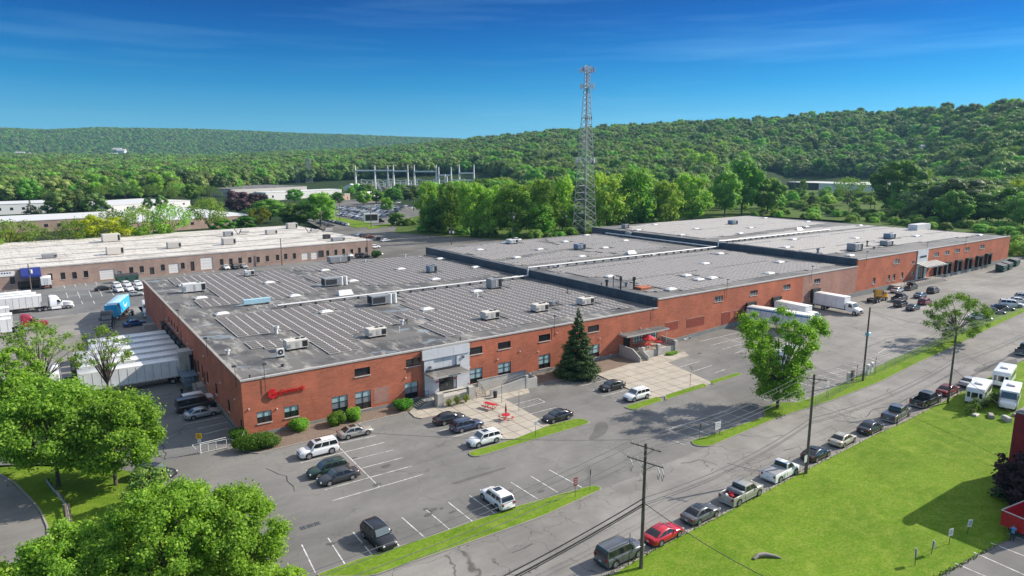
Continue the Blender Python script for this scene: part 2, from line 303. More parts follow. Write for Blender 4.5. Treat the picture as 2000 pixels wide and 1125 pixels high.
M['leafD'] = leafm('dark_green_leaves', (.055, .125, .030), (.11, .19, .045), .2); M['leafY'] = leafm('yellow_green_leaves', (.22, .28, .01), (.32, .36, .02)); M['leafO'] = leafm('olive_leaves', (0.147, 0.216, 0.044), (0.259, 0.310, 0.086)); M['leafP'] = leafm('purple_leaves', (0.042, 0.022, 0.029), (0.072, 0.034, 0.041), .15, 0); M['leafW'] = leafm('woods_leaves', (.105, .17, .045), (.23, .30, .085), .25, hue=.07)
M['needle'] = leafm('spruce_needles', (.03, .065, .02), (.075, .125, .04), .1, .02); M['ornament'] = leafm('ornamental_grass', (.14, .20, .04), (.26, .29, .10))
M['stone'] = simple('pale_rock', (.36, .31, .28), .9, var=.3, scale=.05)
import bmesh
# ------------------------------------------------------------------ terrain
def az_of(px): return YAW + math.atan((px-1000)*math.cos(PITCH)/_f)
FAR = [(-600, 250), (0, 256), (100, 260), (200, 255), (300, 257), (400, 258), (500, 262), (600, 266), (700, 269), (800, 273), (890, 276), (1000, 280), (1200, 284), (2600, 284)]
NEARH = [(-600, 311), (420, 314), (520, 309), (600, 306), (700, 303), (800, 295), (900, 286), (1000, 276), (1100, 268), (1200, 261), (1300, 255), (1400, 251), (1500, 246), (1600, 237), (1700, 232), (1800, 228), (1900, 224), (2000, 219), (2300, 210), (2900, 225)]
NEARD = [(-600, 2600), (520, 2400), (800, 2000), (1100, 1650), (1400, 1500), (1700, 1450), (2000, 1150), (2600, 1000)]
def smooth(a, b, t): t = min(1, max(0, (t-a)/(b-a))); return t*t*(3-2*t)
def px_of(az):
    a = max(-1.2, min(1.2, az-YAW)); return 1000+_f*math.tan(a)/math.cos(PITCH)
def tanel(px, py):
    r = ray(px, py); return r.z/math.hypot(r.x, r.y)
def hill(x, y):
    dx, dy = x-CX, y-CY; d = math.hypot(dx, dy); az = math.atan2(dx, dy)
    if d < 330: return gz(x, y)
    b = gz(x, y)*(1-smooth(330, 420, d)) + (-1.5)*smooth(330, 420, d)
    px = px_of(az); nd = lerp(NEARD, px); e = tanel(px, lerp(NEARH, px)); top = max(0, CZ+nd*e+1.5)
    wob = 1+.10*math.sin(x*.016+y*.006)+.08*math.sin(y*.021-x*.009)+.05*math.sin(x*.041+y*.033)
    ds = lerp([(-9e3, 620), (1400, 620), (1540, 900), (1760, 900), (1950, 620), (9e3, 560)], px); k = max(0, min(1, (d-ds)/(nd-ds))); hn = top*(k**1.15)*(wob*(1-k)+k)*(1 if d < nd else 1-smooth(nd, nd+900, d)*.8)
    fd = 4600; te = max(0, CZ+fd*tanel(px, lerp(FAR, px))+1.5)
    gully = 1-.10*abs(math.sin(az*23))*(1-smooth(4100, fd, d))
    hf = te*smooth(3100, fd, d)*gully*(1-.5*smooth(fd, 6500, d))
    return b + max(hn, hf)
def terrain():
    rs = [0, 40, 80, 120, 160, 200, 240, 280, 320]+list(range(360, 1600, 60))+list(range(1600, 3100, 150))+list(range(3100, 5200, 110))+[5500, 6000, 6500, 7500, 9000]
    na = 150; az = [YAW-math.radians(65)+math.radians(130)*i/na for i in range(na+1)]
    mb = MB(); vs = []; fs = []
    for r in rs:
        for a in az:
            x, y = CX+r*math.sin(a), CY+r*math.cos(a); vs.append((x, y, hill(x, y)-.3-1.3*(1-smooth(340, 440, r))))
    for i in range(len(rs)-1):
        for j in range(na): k = i*(na+1)+j; fs.append((k, k+1, k+na+2, k+na+1))
    mb.mesh(vs, fs, M['forestfloor'], True)
    # behind the camera the ground just goes on
    mb.mesh([(-9000, -3000, -.4), (9000, -9000, -.4), (9000, 0, -1.0), (CX, CY, -.36)], [(0, 1, 2, 3)], M['meadow'])
    o = mb.build('ground'); tagp(o, kind='structure'); return o
terrain()
def sheet(name, pts, mat, dz, parent=None, kind='structure', z0=None, skirt=0, label=None, cat=None):
    bm = bmesh.new(); vs = [bm.verts.new((p[0], p[1], 0)) for p in pts]; f = bm.faces.new(vs)
    if f.normal.z == 0: bm.normal_update()
    bm.normal_update()
    if f.normal.z < 0: f.normal_flip()
    bmesh.ops.triangulate(bm, faces=bm.faces[:])
    for x, _ in KX[1:-1]: bmesh.ops.bisect_plane(bm, geom=bm.verts[:]+bm.edges[:]+bm.faces[:], plane_co=(x, 0, 0), plane_no=(1, 0, 0))
    for y, _ in KY[1:-1]: bmesh.ops.bisect_plane(bm, geom=bm.verts[:]+bm.edges[:]+bm.faces[:], plane_co=(0, y, 0), plane_no=(0, 1, 0))
    if skirt:
        be = [e for e in bm.edges if len(e.link_faces) == 1]; r = bmesh.ops.extrude_edge_only(bm, edges=be)
        ext = {v for v in r['geom'] if isinstance(v, bmesh.types.BMVert)}
    else: ext = set()
    for v in bm.verts: v.co.z = gz(v.co.x, v.co.y)+dz-(skirt if v in ext else 0)
    me = bpy.data.meshes.new(name); bm.to_mesh(me); bm.free(); me.materials.append(mat)
    o = link(name, me, parent)
    if parent is None: tagp(o, kind=kind)
    if label: o['label'] = label
    if cat: o['category'] = cat
    return o
def GP(l): return [tuple(G(*p)[:2]) for p in l]
def strip(mb, p, q, w, m, dz):
    p = Vector(p[:2]); q = Vector(q[:2]); n = (q-p); L = n.length; n = Vector((-n.y, n.x)).normalized()*w/2; k = max(1, int(L/4))
    for i in range(k):
        a = p.lerp(q, i/k); b = p.lerp(q, (i+1)/k)
        mb.poly([(c.x, c.y, gz(c.x, c.y)+dz) for c in (a-n, b-n, b+n, a+n)], m)
def kerb(pts, closed=False, h=.13, w=.17, name='kerb', mat=None, parent=None):
    mb = MB(); P = [Vector(p) for p in pts]; n = len(P); mat = mat or M['kerb']
    def nrm(a, b): d = b-a; return Vector((-d.y, d.x)).normalized()
    off = []
    for i in range(n):
        a = P[i-1] if (i or closed) else None; b = P[(i+1) % n] if (i < n-1 or closed) else None
        m = (nrm(a, P[i]) if a is not None else Vector((0, 0)))+(nrm(P[i], b) if b is not None else Vector((0, 0)))
        off.append(m.normalized()*w/2)
    segs = range(n if closed else n-1)
    for i in segs:
        j = (i+1) % n; L = (P[j]-P[i]).length; k = max(1, int(L/6))
        for s in range(k):
            t0, t1 = s/k, (s+1)/k-.012/max(.3, L/k); q = []
            for t in (t0, t1):
                c = P[i].lerp(P[j], t); o = off[i].lerp(off[j], t); z = gz(c.x, c.y)
                q.append([(c.x-o.x, c.y-o.y, z-.1), (c.x+o.x, c.y+o.y, z-.1), (c.x+o.x, c.y+o.y, z+h), (c.x-o.x, c.y-o.y, z+h)])
            mb.mesh(q[0]+q[1], [(0, 1, 5, 4), (1, 2, 6, 5), (2, 3, 7, 6), (3, 0, 4, 7), (3, 2, 1, 0), (4, 5, 6, 7)], mat)
    o = mb.build(name, parent); 
    if parent is None: tagp(o, kind='structure')
    return o
def rnd(pts, r=1.0, n=4):       # round the corners of a closed outline
    P = [Vector(p) for p in pts]; out = []
    for i, p in enumerate(P):
        a, b = P[i-1], P[(i+1) % len(P)]; ra = min(r, (a-p).length*.45); rb = min(r, (b-p).length*.45)
        s = p+(a-p).normalized()*ra; e = p+(b-p).normalized()*rb
        for k in range(n+1): t = k/n; out.append(tuple((s*(1-t)+p*t)*(1-t)+(p*(1-t)+e*t)*t))
    return out
# ------------------------------------------------------------------ paving
NE = GP([(730, 1125), (913, 1062), (1060, 1009), (1177, 956), (1380, 874), (1520, 817), (1720, 747), (1850, 684), (2000, 612)])
SE = GP([(1190, 1125), (1280, 1072), (1420, 1000), (1560, 925), (1700, 853), (1800, 806), (1880, 765)])
lot = sheet('parking_lot', [(-34, -42), (120, -42), (NE[-1][0]+60, -36), (330, 40), (256, 44), (250, -1), (80, 3), (-1, 3), (-6, 1), (-34, 1)], M['lot'], 0)
LOT2 = GP([(1300, 700), (1470, 620), (1700, 560), (1990, 500)])
sheet('concrete_apron', GP([(1560, 700), (1640, 738), (1760, 700), (1800, 690), (1860, 655), (2080, 560), (2060, 500), (1960, 512), (1910, 527), (1680, 578), (1560, 612), (1470, 640), (1530, 670)]), M['old_lot'], .006)
sheet('street', [(-80, NE[0][1]-2.0)]+NE+[(NE[-1][0]+80, NE[-1][1]+6), (260, -42), (150, -46)]+SE[::-1]+[(-80, SE[0][1]-1)], M['street'], .012)
sheet('side_street', GP([(150, 1180), (96, 1125), (93, 1030), (60, 975), (0, 925), (-80, 880)])+[(-60, 40), (-60, -40)], M['street'], .020)
yard = sheet('dock_yard', GP([(318, 903), (392, 884), (455, 862)])+[(-.2, 2), (-.2, 46), (-42, 47), (-42, 20)]+GP([(250, 905)]), M['dock_lot'], .008)
sheet('truck_yard', [(0, 44), (0, 108), (-12, 112), (-70, 108), (-70, 45)], M['old_lot'], .004)
lb_lot = sheet('neighbour_parking_lot', [(140, 96), (30, 104), (-4, 108), (-70, 104), (-70, 152), (86, 166), (130, 168)], M['dock_lot'], .008)
far_lot = sheet('far_parking_lot', [(76, 92), (78, 135), (88, 165)]+GP([(600, 432), (655, 437), (712, 446), (800, 443), (880, 447), (985, 464), (1010, 476)])+[(156, 92)], M['far_lot'], .012)
sheet('car_storage_lot', GP([(660, 391), (720, 388), (770, 398), (850, 402), (860, 418), (830, 440), (760, 446), (715, 447), (640, 437), (600, 430), (630, 405)]), M['far_lot'], .02)
sheet('verge', GP([(656, 424), (726, 436), (722, 441), (700, 446), (640, 432), (628, 421)]), M['grass'], .15)
sheet('verge', GP([(715, 443), (760, 437), (772, 441), (720, 448)]), M['grass'], .15)
sheet('meadow', GP([(770, 455), (1000, 470), (1180, 462), (1300, 432), (1470, 420), (1750, 438), (2080, 470), (2080, 380), (1750, 365), (1500, 372), (1200, 400), (900, 400), (780, 430)]), M['meadow'], .05)
sheet('meadow', [(250, 3), (420, -10), (420, 120), (255, 110)], M['meadow'], .02)
lawn = sheet('lawn', SE+[(220, -45), (220, -75), (SE[-1][0]+20, -85)]+GP([(2050, 1020), (2000, 1040), (1925, 1078), (1850, 1118), (1780, 1160)])+[(10, SE[0][1]-25), (0, SE[0][1]-1)], M['grass'], .05)
sheet('side_lot', GP([(2080, 1012), (2000, 1037), (1925, 1075), (1850, 1115), (1800, 1150)])+[(30, -80), (120, -95), (120, -60)], M['lot'], .058)
sheet('grass_bank', GP([(0, 912), (120, 912), (240, 918), (300, 935), (335, 955), (430, 1040), (545, 1118), (660, 1140), (660, 1200), (150, 1180), (96, 1125), (93, 1030), (60, 975), (0, 925)]), M['grass'], .03)
kerb(GP([(96, 1125), (95, 1080), (93, 1030), (80, 1000), (60, 975), (30, 945), (0, 927)]), name='kerb')
def island(pts, r=1.2, name='grass_island', mat=None, h=.13):
    P = rnd(pts, r); s = sheet(name, P, mat or M['grass'], h-.01+.02, skirt=.1); kerb(P, True, h=h, name='kerb'); return s
island(GP([(612, 1127), (696, 1096.5), (832.5, 1052.8), (927, 1019.5), (1004, 993), (1095, 967), (1160, 949.5), (1178, 955), (1060, 1009), (913, 1061.5), (724, 1127)]), .9)
island(GP([(915, 888), (928, 894), (1156, 826), (1132.7, 817.5), (1073, 832), (1009, 857.5), (975, 868), (922, 882)]))
island(GP([(1219, 796), (1238, 802), (1295, 783), (1284, 776)]), .6)
island(GP([(1300, 773), (1300, 782), (1382, 755), (1374, 750)]), .3)
island(GP([(1385, 746), (1391, 751), (1450, 732), (1440, 729)]), .4)
ST2 = [(1349, 862), (1390, 851), (1495, 815), (1490, 798), (1515, 788), (1560, 787), (1700, 724), (1850, 656), (2010, 590), (2010, 606), (1850, 683), (1720, 746), (1520, 816), (1385, 873), (1358, 872)]
island(GP(ST2), .8)
kerb([(p[0], p[1]) for p in SE], name='kerb', h=.09, w=.22)
# planting beds, plazas
bed = sheet('mulch_bed', [(-1.2, -1.5)]+GP([(454, 868), (491, 885), (505, 886), (610, 861), (660, 847.5), (705, 827), (795, 806), (812, 798)])+[(24.5, -.02), (-.4, -.02)], M['mulch'], .10)
kerb(GP([(454, 868), (491, 885), (505, 886), (610, 861), (660, 847.5), (705, 827), (795, 806)]), name='kerb')
sheet('mulch_bed', GP([(1039, 754), (1098.6, 741.7), (1110, 745), (1167, 731), (1243, 710)])+[(75, -.02), (41, -.02)], M['mulch'], .10)
kerb(GP([(1037, 755), (1098.6, 742), (1110, 746), (1167, 731.5)]), name='kerb')
PL1 = GP([(800, 806), (811, 816), (824, 818), (888, 805), (982, 859), (1009, 858), (1073, 831), (985, 781), (1034, 768), (1030, 760), (950, 770), (890, 778), (830, 793), (812, 795)])
PL2 = GP([(1166, 732), (1244, 708), (1300, 692), (1336, 688), (1345, 695), (1303, 709), (1392, 749), (1300, 775), (1283, 777), (1270, 780)])
def slabs(pts, nm, s):
    base = sheet(nm, rnd(pts, .5, 3), M['joint'], .10)
    bm0 = bmesh.new(); f = bm0.faces.new([bm0.verts.new((p[0], p[1], 0)) for p in pts]); bm0.normal_update()
    xs = [p[0] for p in pts]; ys = [p[1] for p in pts]
    x = min(xs)
    gx = [min(xs)+i*s for i in range(int((max(xs)-min(xs))/s)+1)]; gy = [min(ys)+i*s for i in range(int((max(ys)-min(ys))/s)+1)]
    for x0 in gx:
        for y0 in gy:
            bm = bm0.copy(); g = .035
            for co, no in (((x0+g, 0, 0), (-1, 0, 0)), ((x0+s-g, 0, 0), (1, 0, 0)), ((0, y0+g, 0), (0, -1, 0)), ((0, y0+s-g, 0), (0, 1, 0))):
                bmesh.ops.bisect_plane(bm, geom=bm.verts[:]+bm.edges[:]+bm.faces[:], plane_co=co, plane_no=no, clear_outer=True)
            if bm.faces and sum(q.calc_area() for q in bm.faces) > .3:
                if bm.faces[:][0].normal.z < 0: bmesh.ops.reverse_faces(bm, faces=bm.faces[:])
                dz = .128+random.uniform(-.004, .004)
                for v in bm.verts: v.co.z = gz(v.co.x, v.co.y)+dz
                me = bpy.data.meshes.new('slab'); bm.to_mesh(me); me.materials.append(M['concrete']); link('slab', me, base)
            bm.free()
    bm0.free(); return base
slabs(PL1, 'plaza', 2.1); slabs(PL2, 'plaza', 2.6)
kerb(PL1+[PL1[0]], h=.125, name='kerb', mat=M['concrete'], w=.12); kerb(PL2+[PL2[0]], h=.125, name='kerb', mat=M['concrete'], w=.12)
# ------------------------------------------------------------------ painted lines
def lines(parent, L, w=.12, m='line', dz=.014, name='parking_line'):
    for a in L:
        mb = MB(); strip(mb, G(a[0], a[1]), G(a[2], a[3]), w, M[m], dz); mb.build(name, parent)
lines(lot, [(589.3, 1064, 616, 1119), (640.7, 1051, 675, 1104), (689.7, 1039.5, 730, 1087.8), (771, 1056, 781.8, 1069), (785, 1010.8, 831.5, 1051.7), (831.5, 995, 879, 1035), (875.6, 981, 924, 1019.5), (917, 967.7, 967, 1003.8),
 (998, 942, 1050.6, 975), (1035.9, 929.6, 1089.4, 961.8), (1072.6, 917.7, 1138, 953), (664.5, 865.5, 734.5, 850.8), (587.5, 904, 751, 864), (690.8, 897.7, 767.8, 878.8), (706.5, 914.5, 786, 894), (633.7, 957, 805, 910), (650, 978, 825, 927), (664.5, 876, 740.8, 951),
 (840, 830, 857, 826), (858, 842, 878, 837), (876, 856, 939, 839), (896, 870, 912, 865), (996, 792, 1050, 778), (1015, 798.5, 1064.5, 785), (1050, 778, 1064.5, 785), (1030, 810, 1086, 795.6), (1050, 823, 1062, 820), (1134, 754, 1182.6, 742.7), (1158, 763, 1170, 760), (1177, 774, 1226.6, 761), (1201, 783, 1218, 779),
 (1367, 667, 1442.6, 649.7), (1388.5, 674.8, 1457, 657), (1411, 682, 1448, 672), (1435, 690, 1452.6, 684.5), (1407, 658, 1448, 670), (1325.7, 717.7, 1367, 705.6), (1353.8, 725.6, 1391, 713.5), (1398, 727.7, 1415.4, 722), (330, 935, 378, 950)])
for i in range(8):
    t = (i+.5)/8.5; a = Vector((996+54*t, 792-14*t)); b = Vector((1015+49.5*min(1, t+.06)-6, 798.5-13.5*min(1, t+.06)))
    lines(lot, [(a.x, a.y, b.x, b.y)], .09, 'oldline')
lines(lot, [(1300, 855.5, 1337.8, 868.8), (1301.5, 838.5, 1363.4, 859), (1329, 829, 1390.6, 850), (1355, 819.8, 1415, 840), (1380, 811, 1440.5, 831), (1404, 802, 1465, 822), (1428.4, 794, 1489.4, 813), (1451.7, 786, 1494.9, 800), (1478.9, 776, 1514.5, 787), (1535.6, 779, 1559.8, 785.7),
 (1546, 768.5, 1578, 777), (1558, 757.9, 1602, 770), (1561, 748, 1620, 761.8), (1578, 740, 1637.8, 754.9), (1597.6, 732.8, 1654, 748.8), (1615.7, 726, 1669, 742), (1633.8, 719.5, 1680.7, 733.7), (1651, 712.8, 1690, 724), (1666.7, 707, 1706.7, 717),
 (1760, 672, 1798.7, 681), (1683.6, 591, 1701, 585), (1707, 595.6, 1738, 584), (1728, 601, 1745, 595), (1752, 604, 1775, 596), (1778, 609, 1828, 592.4), (1700, 700, 1745, 672), (1690, 696, 1742, 716), (1300, 840, 1462, 790)], .11)
for i in range(11): lines(lot, [(1812+i*15, 586-i*5.5, 1850+i*15, 580-i*5.7)], .12, 'oldline')
for i in range(7): lines(lot, [(1705+i*9, 690-i*3.2, 1742+i*9.5, 700-i*3.6)], .3, 'oldline')
lines(yard, [(358, 829.5, 437, 813.4), (386.4, 837, 445.5, 824), (397, 848.5, 447.6, 835.8), (350, 812, 365, 809)])
lines(lb_lot, [(124, 556, 127, 562.9), (145, 554, 148, 560.5), (166, 552, 168.8, 558.7), (186.4, 550, 190, 556.8), (33, 564, 34, 570.7), (10, 566, 11, 573), (129, 571.7, 132.8, 582.4), (151, 569.6, 156.5, 582.4), (173.6, 568, 179, 580.8), (195, 567, 200, 579), (215, 564, 222.4, 576.8), (132.8, 578.4, 198, 572.8),
 (159, 588, 162, 594), (182, 588, 185, 593), (240, 560, 246, 566), (260, 557, 266, 563), (355, 531, 362, 537), (395, 528, 400, 533), (412, 527, 418, 531), (500, 515, 508, 520), (515, 514, 523, 519), (530, 512, 538, 517), (546, 510, 553, 515), (561, 509, 568, 513), (576, 507, 583, 512)], .17)
lines(far_lot, [(757.6, 448, 879, 468.8), (764, 472, 839, 486), (740, 460, 860, 480)], .2, 'oldline')
for i in range(16): lines(far_lot, [(745+i*14, 455+i*1.2, 757+i*14, 459+i*1.2)], .15, 'oldline')
# drain grate, gravel patches and sealed patches in the lot
o = MB(); c = G(605, 1027)
for i in range(3): o.box(c.x-1.0+i*.72, c.x-.42+i*.72, c.y-.32, c.y+.32, .004, .02, M['dark'])
for i in range(9): o.box(c.x-1.0+i*.235, c.x-.97+i*.235, c.y-.32, c.y+.32, .02, .028, M['galv'])
tagp(o.build('drain_grate'), 'long cast iron drain grate set in the asphalt of the front parking lot', 'drain')
M['patch'] = asphalt('sealed_patch', (.115, .112, .107), (.15, .147, .14)); M['sand'] = asphalt('sandy_asphalt', (.24, .215, .185), (.30, .27, .235))
sheet('asphalt_patch', rnd(GP([(880, 944), (985, 912), (990, 915), (890, 946)]), .3), M['patch'], .016)
sheet('asphalt_patch', rnd(GP([(1164, 826), (1183, 823), (1190, 834), (1182, 848), (1160, 860), (1148, 858), (1160, 842)]), 2.5, 6), M['patch'], .018)
sheet('asphalt_patch', rnd(GP([(1345, 712), (1352, 716), (1354, 724), (1350, 722)]), .4), M['patch'], .018)
sheet('asphalt_patch', rnd(GP([(1985, 700), (1900, 722), (1905, 728), (1990, 718)]), .6), M['patch'], .018)

def crack(parent, pts, w=.13):
    mb = MB(); W_ = [Vector((G(*p).x, G(*p).y)) for p in pts]; R = random.Random(len(pts)*7+int(pts[0][0]))
    for a, b in zip(W_, W_[1:]):
        n = max(2, int((b-a).length/1.1)); q = [a.lerp(b, k/n)+(Vector((R.uniform(-.22, .22), R.uniform(-.22, .22))) if 0 < k < n else Vector((0, 0))) for k in range(n+1)]
        for c, d in zip(q, q[1:]): strip(mb, c, d, w*R.uniform(.6, 1.3), M['tar'], .017)
    mb.build('sealed_crack', parent)
M['tar'] = simple('tar_seal', (.035, .035, .036), .7)
for c in ([(262, 768), (274, 798), (291, 823), (310, 861), (325, 886), (323, 899)], [(230, 785), (262, 784)], [(274, 798), (300, 788)], [(276, 806), (302, 814)], [(314, 856), (350, 842), (362, 832)], [(291, 823), (270, 840)], [(318, 774), (345, 768)], [(335, 842), (372, 836)]): crack(yard, c)
street_ = bpy.data.objects['street']
for c in ([(1597, 793), (1629, 805), (1672, 817)], [(1420, 905), (1470, 918), (1500, 915)], [(1530, 880), (1560, 872), (1585, 893)], [(1330, 905), (1365, 898), (1400, 908)], [(1720, 790), (1760, 785), (1800, 768)], [(1900, 722), (1940, 705), (1990, 700)], [(1880, 690), (1935, 722), (1990, 712)], [(1440, 848), (1500, 856), (1530, 850)], [(1000, 1080), (1040, 1062)], [(1690, 815), (1705, 800), (1740, 795)]): crack(street_, c, .11)
for c in ([(1640, 640), (1700, 660), (1760, 652)], [(1700, 608), (1770, 640)], [(1200, 812), (1240, 805), (1270, 812)], [(520, 915), (560, 930), (575, 960)], [(1690, 680), (1740, 660), (1790, 655)]): crack(lot, c, .09)
# oil drips in the bays
M['oil'] = simple('oil_stain', (.105, .10, .094), .7)
for k in range(30):
    px, py = random.choice([(660+random.uniform(-30, 60), 1062), (830+random.uniform(-40, 140), 1012-random.uniform(0, 20)), (740+random.uniform(-50, 40), 900+random.uniform(-10, 60)), (1430+random.uniform(-80, 80), 815+random.uniform(-12, 12)), (1020+random.uniform(-60, 80), 960), (1400+random.uniform(-40, 60), 690)]); g = G(px, py); n = 9; r = random.uniform(.12, .42)
    mb = MB(); mb.poly([(g.x+r*random.uniform(.7, 1.2)*math.cos(6.283*i/n)*1.5, g.y+r*random.uniform(.7, 1.2)*math.sin(6.283*i/n), gz(g.x, g.y)+.018+k*.0005) for i in range(n)], M['oil']); mb.build('oil_stain', lot)

lines(bpy.data.objects['side_lot'], [(1935, 1061.5, 2000, 1087), (1902, 1080, 2000, 1124), (1865, 1101, 1925, 1127), (1967, 1042.7, 2000, 1056.6)], .12, 'line', .07)

def tufts(name, poly, n, h, parent, mats, edge=0):
    from random import Random
    R = Random(5); mb = MB(); xs = [p[0] for p in poly]; ys = [p[1] for p in poly]; c = 0
    def one(x, y, k):
        a = R.random()*6.28; q = h*k*R.uniform(.6, 1.5); z = gz(x, y)+.05; w_ = q*.35; m = M[R.choice(mats)]
        for b in (a, a+2.1): mb.poly([(x-w_*math.cos(b), y-w_*math.sin(b), z), (x+w_*math.cos(b), y+w_*math.sin(b), z), (x+q*.4*math.cos(a), y+q*.4*math.sin(a), z+q)], m)
    while c < n:
        x, y = R.uniform(min(xs), max(xs)), R.uniform(min(ys), max(ys))
        if pin((x, y), poly): one(x, y, 1); c += 1
    for i in range(edge):
        k = R.randrange(len(poly)); a, b = poly[k-1], poly[k]
        if max(abs(a[0]), abs(b[0])) > 130: continue
        t = R.random(); one(a[0]+(b[0]-a[0])*t+R.gauss(0, .12), a[1]+(b[1]-a[1])*t+R.gauss(0, .12), 1.25)
    o = mb.build(name, parent); o['kind'] = 'stuff'
def pin(p, poly):
    c = False; x, y = p
    for i in range(len(poly)):
        x1, y1 = poly[i]; x2, y2 = poly[i-1]
        if (y1 > y) != (y2 > y) and x < (x2-x1)*(y-y1)/(y2-y1)+x1: c = not c
    return c
M['blade'] = simple('grass_blade', (.13, .24, .02), .8); M['blade2'] = simple('dry_grass_blade', (.26, .30, .07), .8); M['blade3'] = simple('dark_grass_blade', (.06, .13, .012), .8)
LP = [p for p in SE if p[0] < 125]+[(112, -60)]+GP([(2050, 1020), (2000, 1040), (1925, 1078), (1850, 1118), (1780, 1160)])+[(16, SE[0][1]-22), (10, SE[0][1]-2)]
tufts('grass_tufts', LP, 0, .10, lawn, ['blade', 'blade2'], 2600)
# ------------------------------------------------------------------ main warehouse
R1, R2, R3 = 8.15, 9.80, 11.45
X1, X2, X3 = 78.05, 150.8, 246.0
YB1, YB2, YB3 = 92.3, 96.0, 101.5
wh = thing('warehouse', 'long red brick warehouse with three stepped flat roofs and a grey panelled entrance', 'warehouse', (0, 0, 0))
def fr(px, py, y0=0): p = at_y(px, py, y0); return p.x, p.z
def wall(name, parent, u0, u1, z0, z1, holes, mat, T, depth=.18, reveal=None):
    us = sorted({u0, u1}|{h[0] for h in holes}|{h[1] for h in holes}); zs = sorted({z0, z1}|{h[2] for h in holes}|{h[3] for h in holes})
    us = [u for u in us if u0 <= u <= u1]; zs = [z for z in zs if z0 <= z <= z1]; mb = MB()
    for a, b in zip(us, us[1:]):
        run = None
        for c, d in zip(zs, zs[1:]):
            if any(h[0] < (a+b)/2 < h[1] and h[2] < (c+d)/2 < h[3] for h in holes): continue
            mb.poly([T(a, c, 0), T(b, c, 0), T(b, d, 0), T(a, d, 0)], mat)
    for h in holes:
        q = [(h[0], h[2]), (h[1], h[2]), (h[1], h[3]), (h[0], h[3])]
        for i in range(4):
            a, b = q[i], q[(i+1) % 4]; mb.poly([T(a[0], a[1], 0), T(a[0], a[1], depth), T(b[0], b[1], depth), T(b[0], b[1], 0)], reveal or mat)
    return mb.build(name, parent)
def window(parent, T, a, b, c, d, cols=2, rows=3, mats=None, depth=.12, sill=True, fw=.09, fm='black', name='window'):
    mb = MB(); xs = [a+(b-a)*i/cols for i in range(cols+1)]; zs = [c+(d-c)*i/rows for i in range(rows+1)]
    def bar(u0, u1, v0, v1, d0, d1):
        vs = [T(u, v, w_) for w_ in (d1, d0) for u, v in ((u0, v0), (u1, v0), (u1, v1), (u0, v1))]
        mb.mesh(vs, [(0, 1, 5, 4), (1, 2, 6, 5), (2, 3, 7, 6), (3, 0, 4, 7), (4, 5, 6, 7), (3, 2, 1, 0)], M[fm])
    for i, x in enumerate(xs):
        w_ = fw if i in (0, cols) else fw*.7
        bar(max(a, x-w_/2), min(b, x+w_/2), c, d, depth-.07, depth+.03)
    for i, z in enumerate(zs):
        w_ = fw if i in (0, rows) else fw*.6
        bar(a, b, max(c, z-w_/2), min(d, z+w_/2), depth-.06, depth+.03)
    w = mb.build(name, parent)
    for j in range(rows):
        for i in range(cols):
            m = MB(); m.poly([T(xs[i], zs[j], depth), T(xs[i+1], zs[j], depth), T(xs[i+1], zs[j+1], depth), T(xs[i], zs[j+1], depth)], M[(mats or ['glass']*rows)[j]]); m.build('pane', w)
    if sill:
        m = MB(); vs = [T(u, v, w_) for w_ in (.05, -.10) for u, v in ((a-.06, c-.13), (b+.06, c-.13), (b+.06, c-.003), (a-.06, c-.003))]
        m.mesh(vs, [(0, 1, 5, 4), (1, 2, 6, 5), (2, 3, 7, 6), (3, 0, 4, 7), (4, 5, 6, 7)], M['coping']); m.build('sill', w)
    return w
TF = lambda u, v, d: (u, d, v)                       # front facade, faces -Y
TL_ = lambda u, v, d: (d, u, v)                      # left facade, faces -X
lowwin = [(1.70, 3.62, 1.75, 3.35), (5.3, 7.25, 1.72, 3.30), (12.0, 14.35, .62, 3.32), (15.5, 17.9, .62, 3.32), (23.4, 25.6, .60, 3.2)]
lowwin += [(fr(918, 722)[0], fr(942.5, 746)[0], .8, 3.3), (fr(973, 710)[0], fr(997.7, 734)[0], .8, 3.3), (fr(1052.3, 697)[0], fr(1074.7, 719)[0], .8, 3.25), (fr(1146, 676)[0], fr(1170, 698)[0], .8, 3.2)]
hiwin = [(fr(a, b)[0], fr(c, d)[0], 5.68, 6.85) for a, b, c, d in ((692, 720, 723, 729), (792.5, 702, 821.2, 711), (916.6, 681, 942.2, 688), (972.5, 671, 997.3, 678), (1052.3, 655, 1074.7, 663), (1148, 638, 1169.7, 644))]
doorL = (68.9, 70.7, 1.2, 3.55); patw = [(71.4, 74.3, 1.95, 3.35), (75.2, 78.0-.02, 1.95, 3.35)]
holes1 = lowwin+hiwin+[doorL]+patw[:1]
def ww(l): return [(fr(a, b)[0], fr(c, d)[0], fr(a, d)[1]*.5+fr(c, d)[1]*.5+.0, fr(a, b)[1]*.5+fr(c, b)[1]*.5) for a, b, c, d in l]
def wbox(l):   # pixel corner lists with a vertical size in metres: xl, xr, ycentre, height
    out = []
    for xl, xr, yc, h in l:
        x0 = fr(xl, yc)[0]; x1 = fr(xr, yc)[0]; z = fr((xl+xr)/2, yc)[1]; out.append((x0, x1, z-h/2, z+h/2))
    return out
w2 = wbox([(1396, 1411.7, 583.5, 1.15), (1465, 1479.5, 572, 1.1), (1530, 1543.7, 560.5, 1.1), (1590, 1602, 549, 1.1)])
ENT = (26.5, 34.6)
wall('wall', wh, 0, ENT[0], -1.6, R1-.22, [h for h in holes1 if h[1] < ENT[0]], M['brick'], TF)
wall('wall', wh, ENT[1], X1, -1.6, R1-.22, [h for h in holes1 if h[0] > ENT[1]], M['brick'], TF)
XP = 127.0
wall('wall', wh, X1, XP, -1.6, R2-.22, [h for h in w2 if h[1] < XP]+[(78.0+.04, 78.9, 1.95, 3.35)][:0], M['brick'], TF)
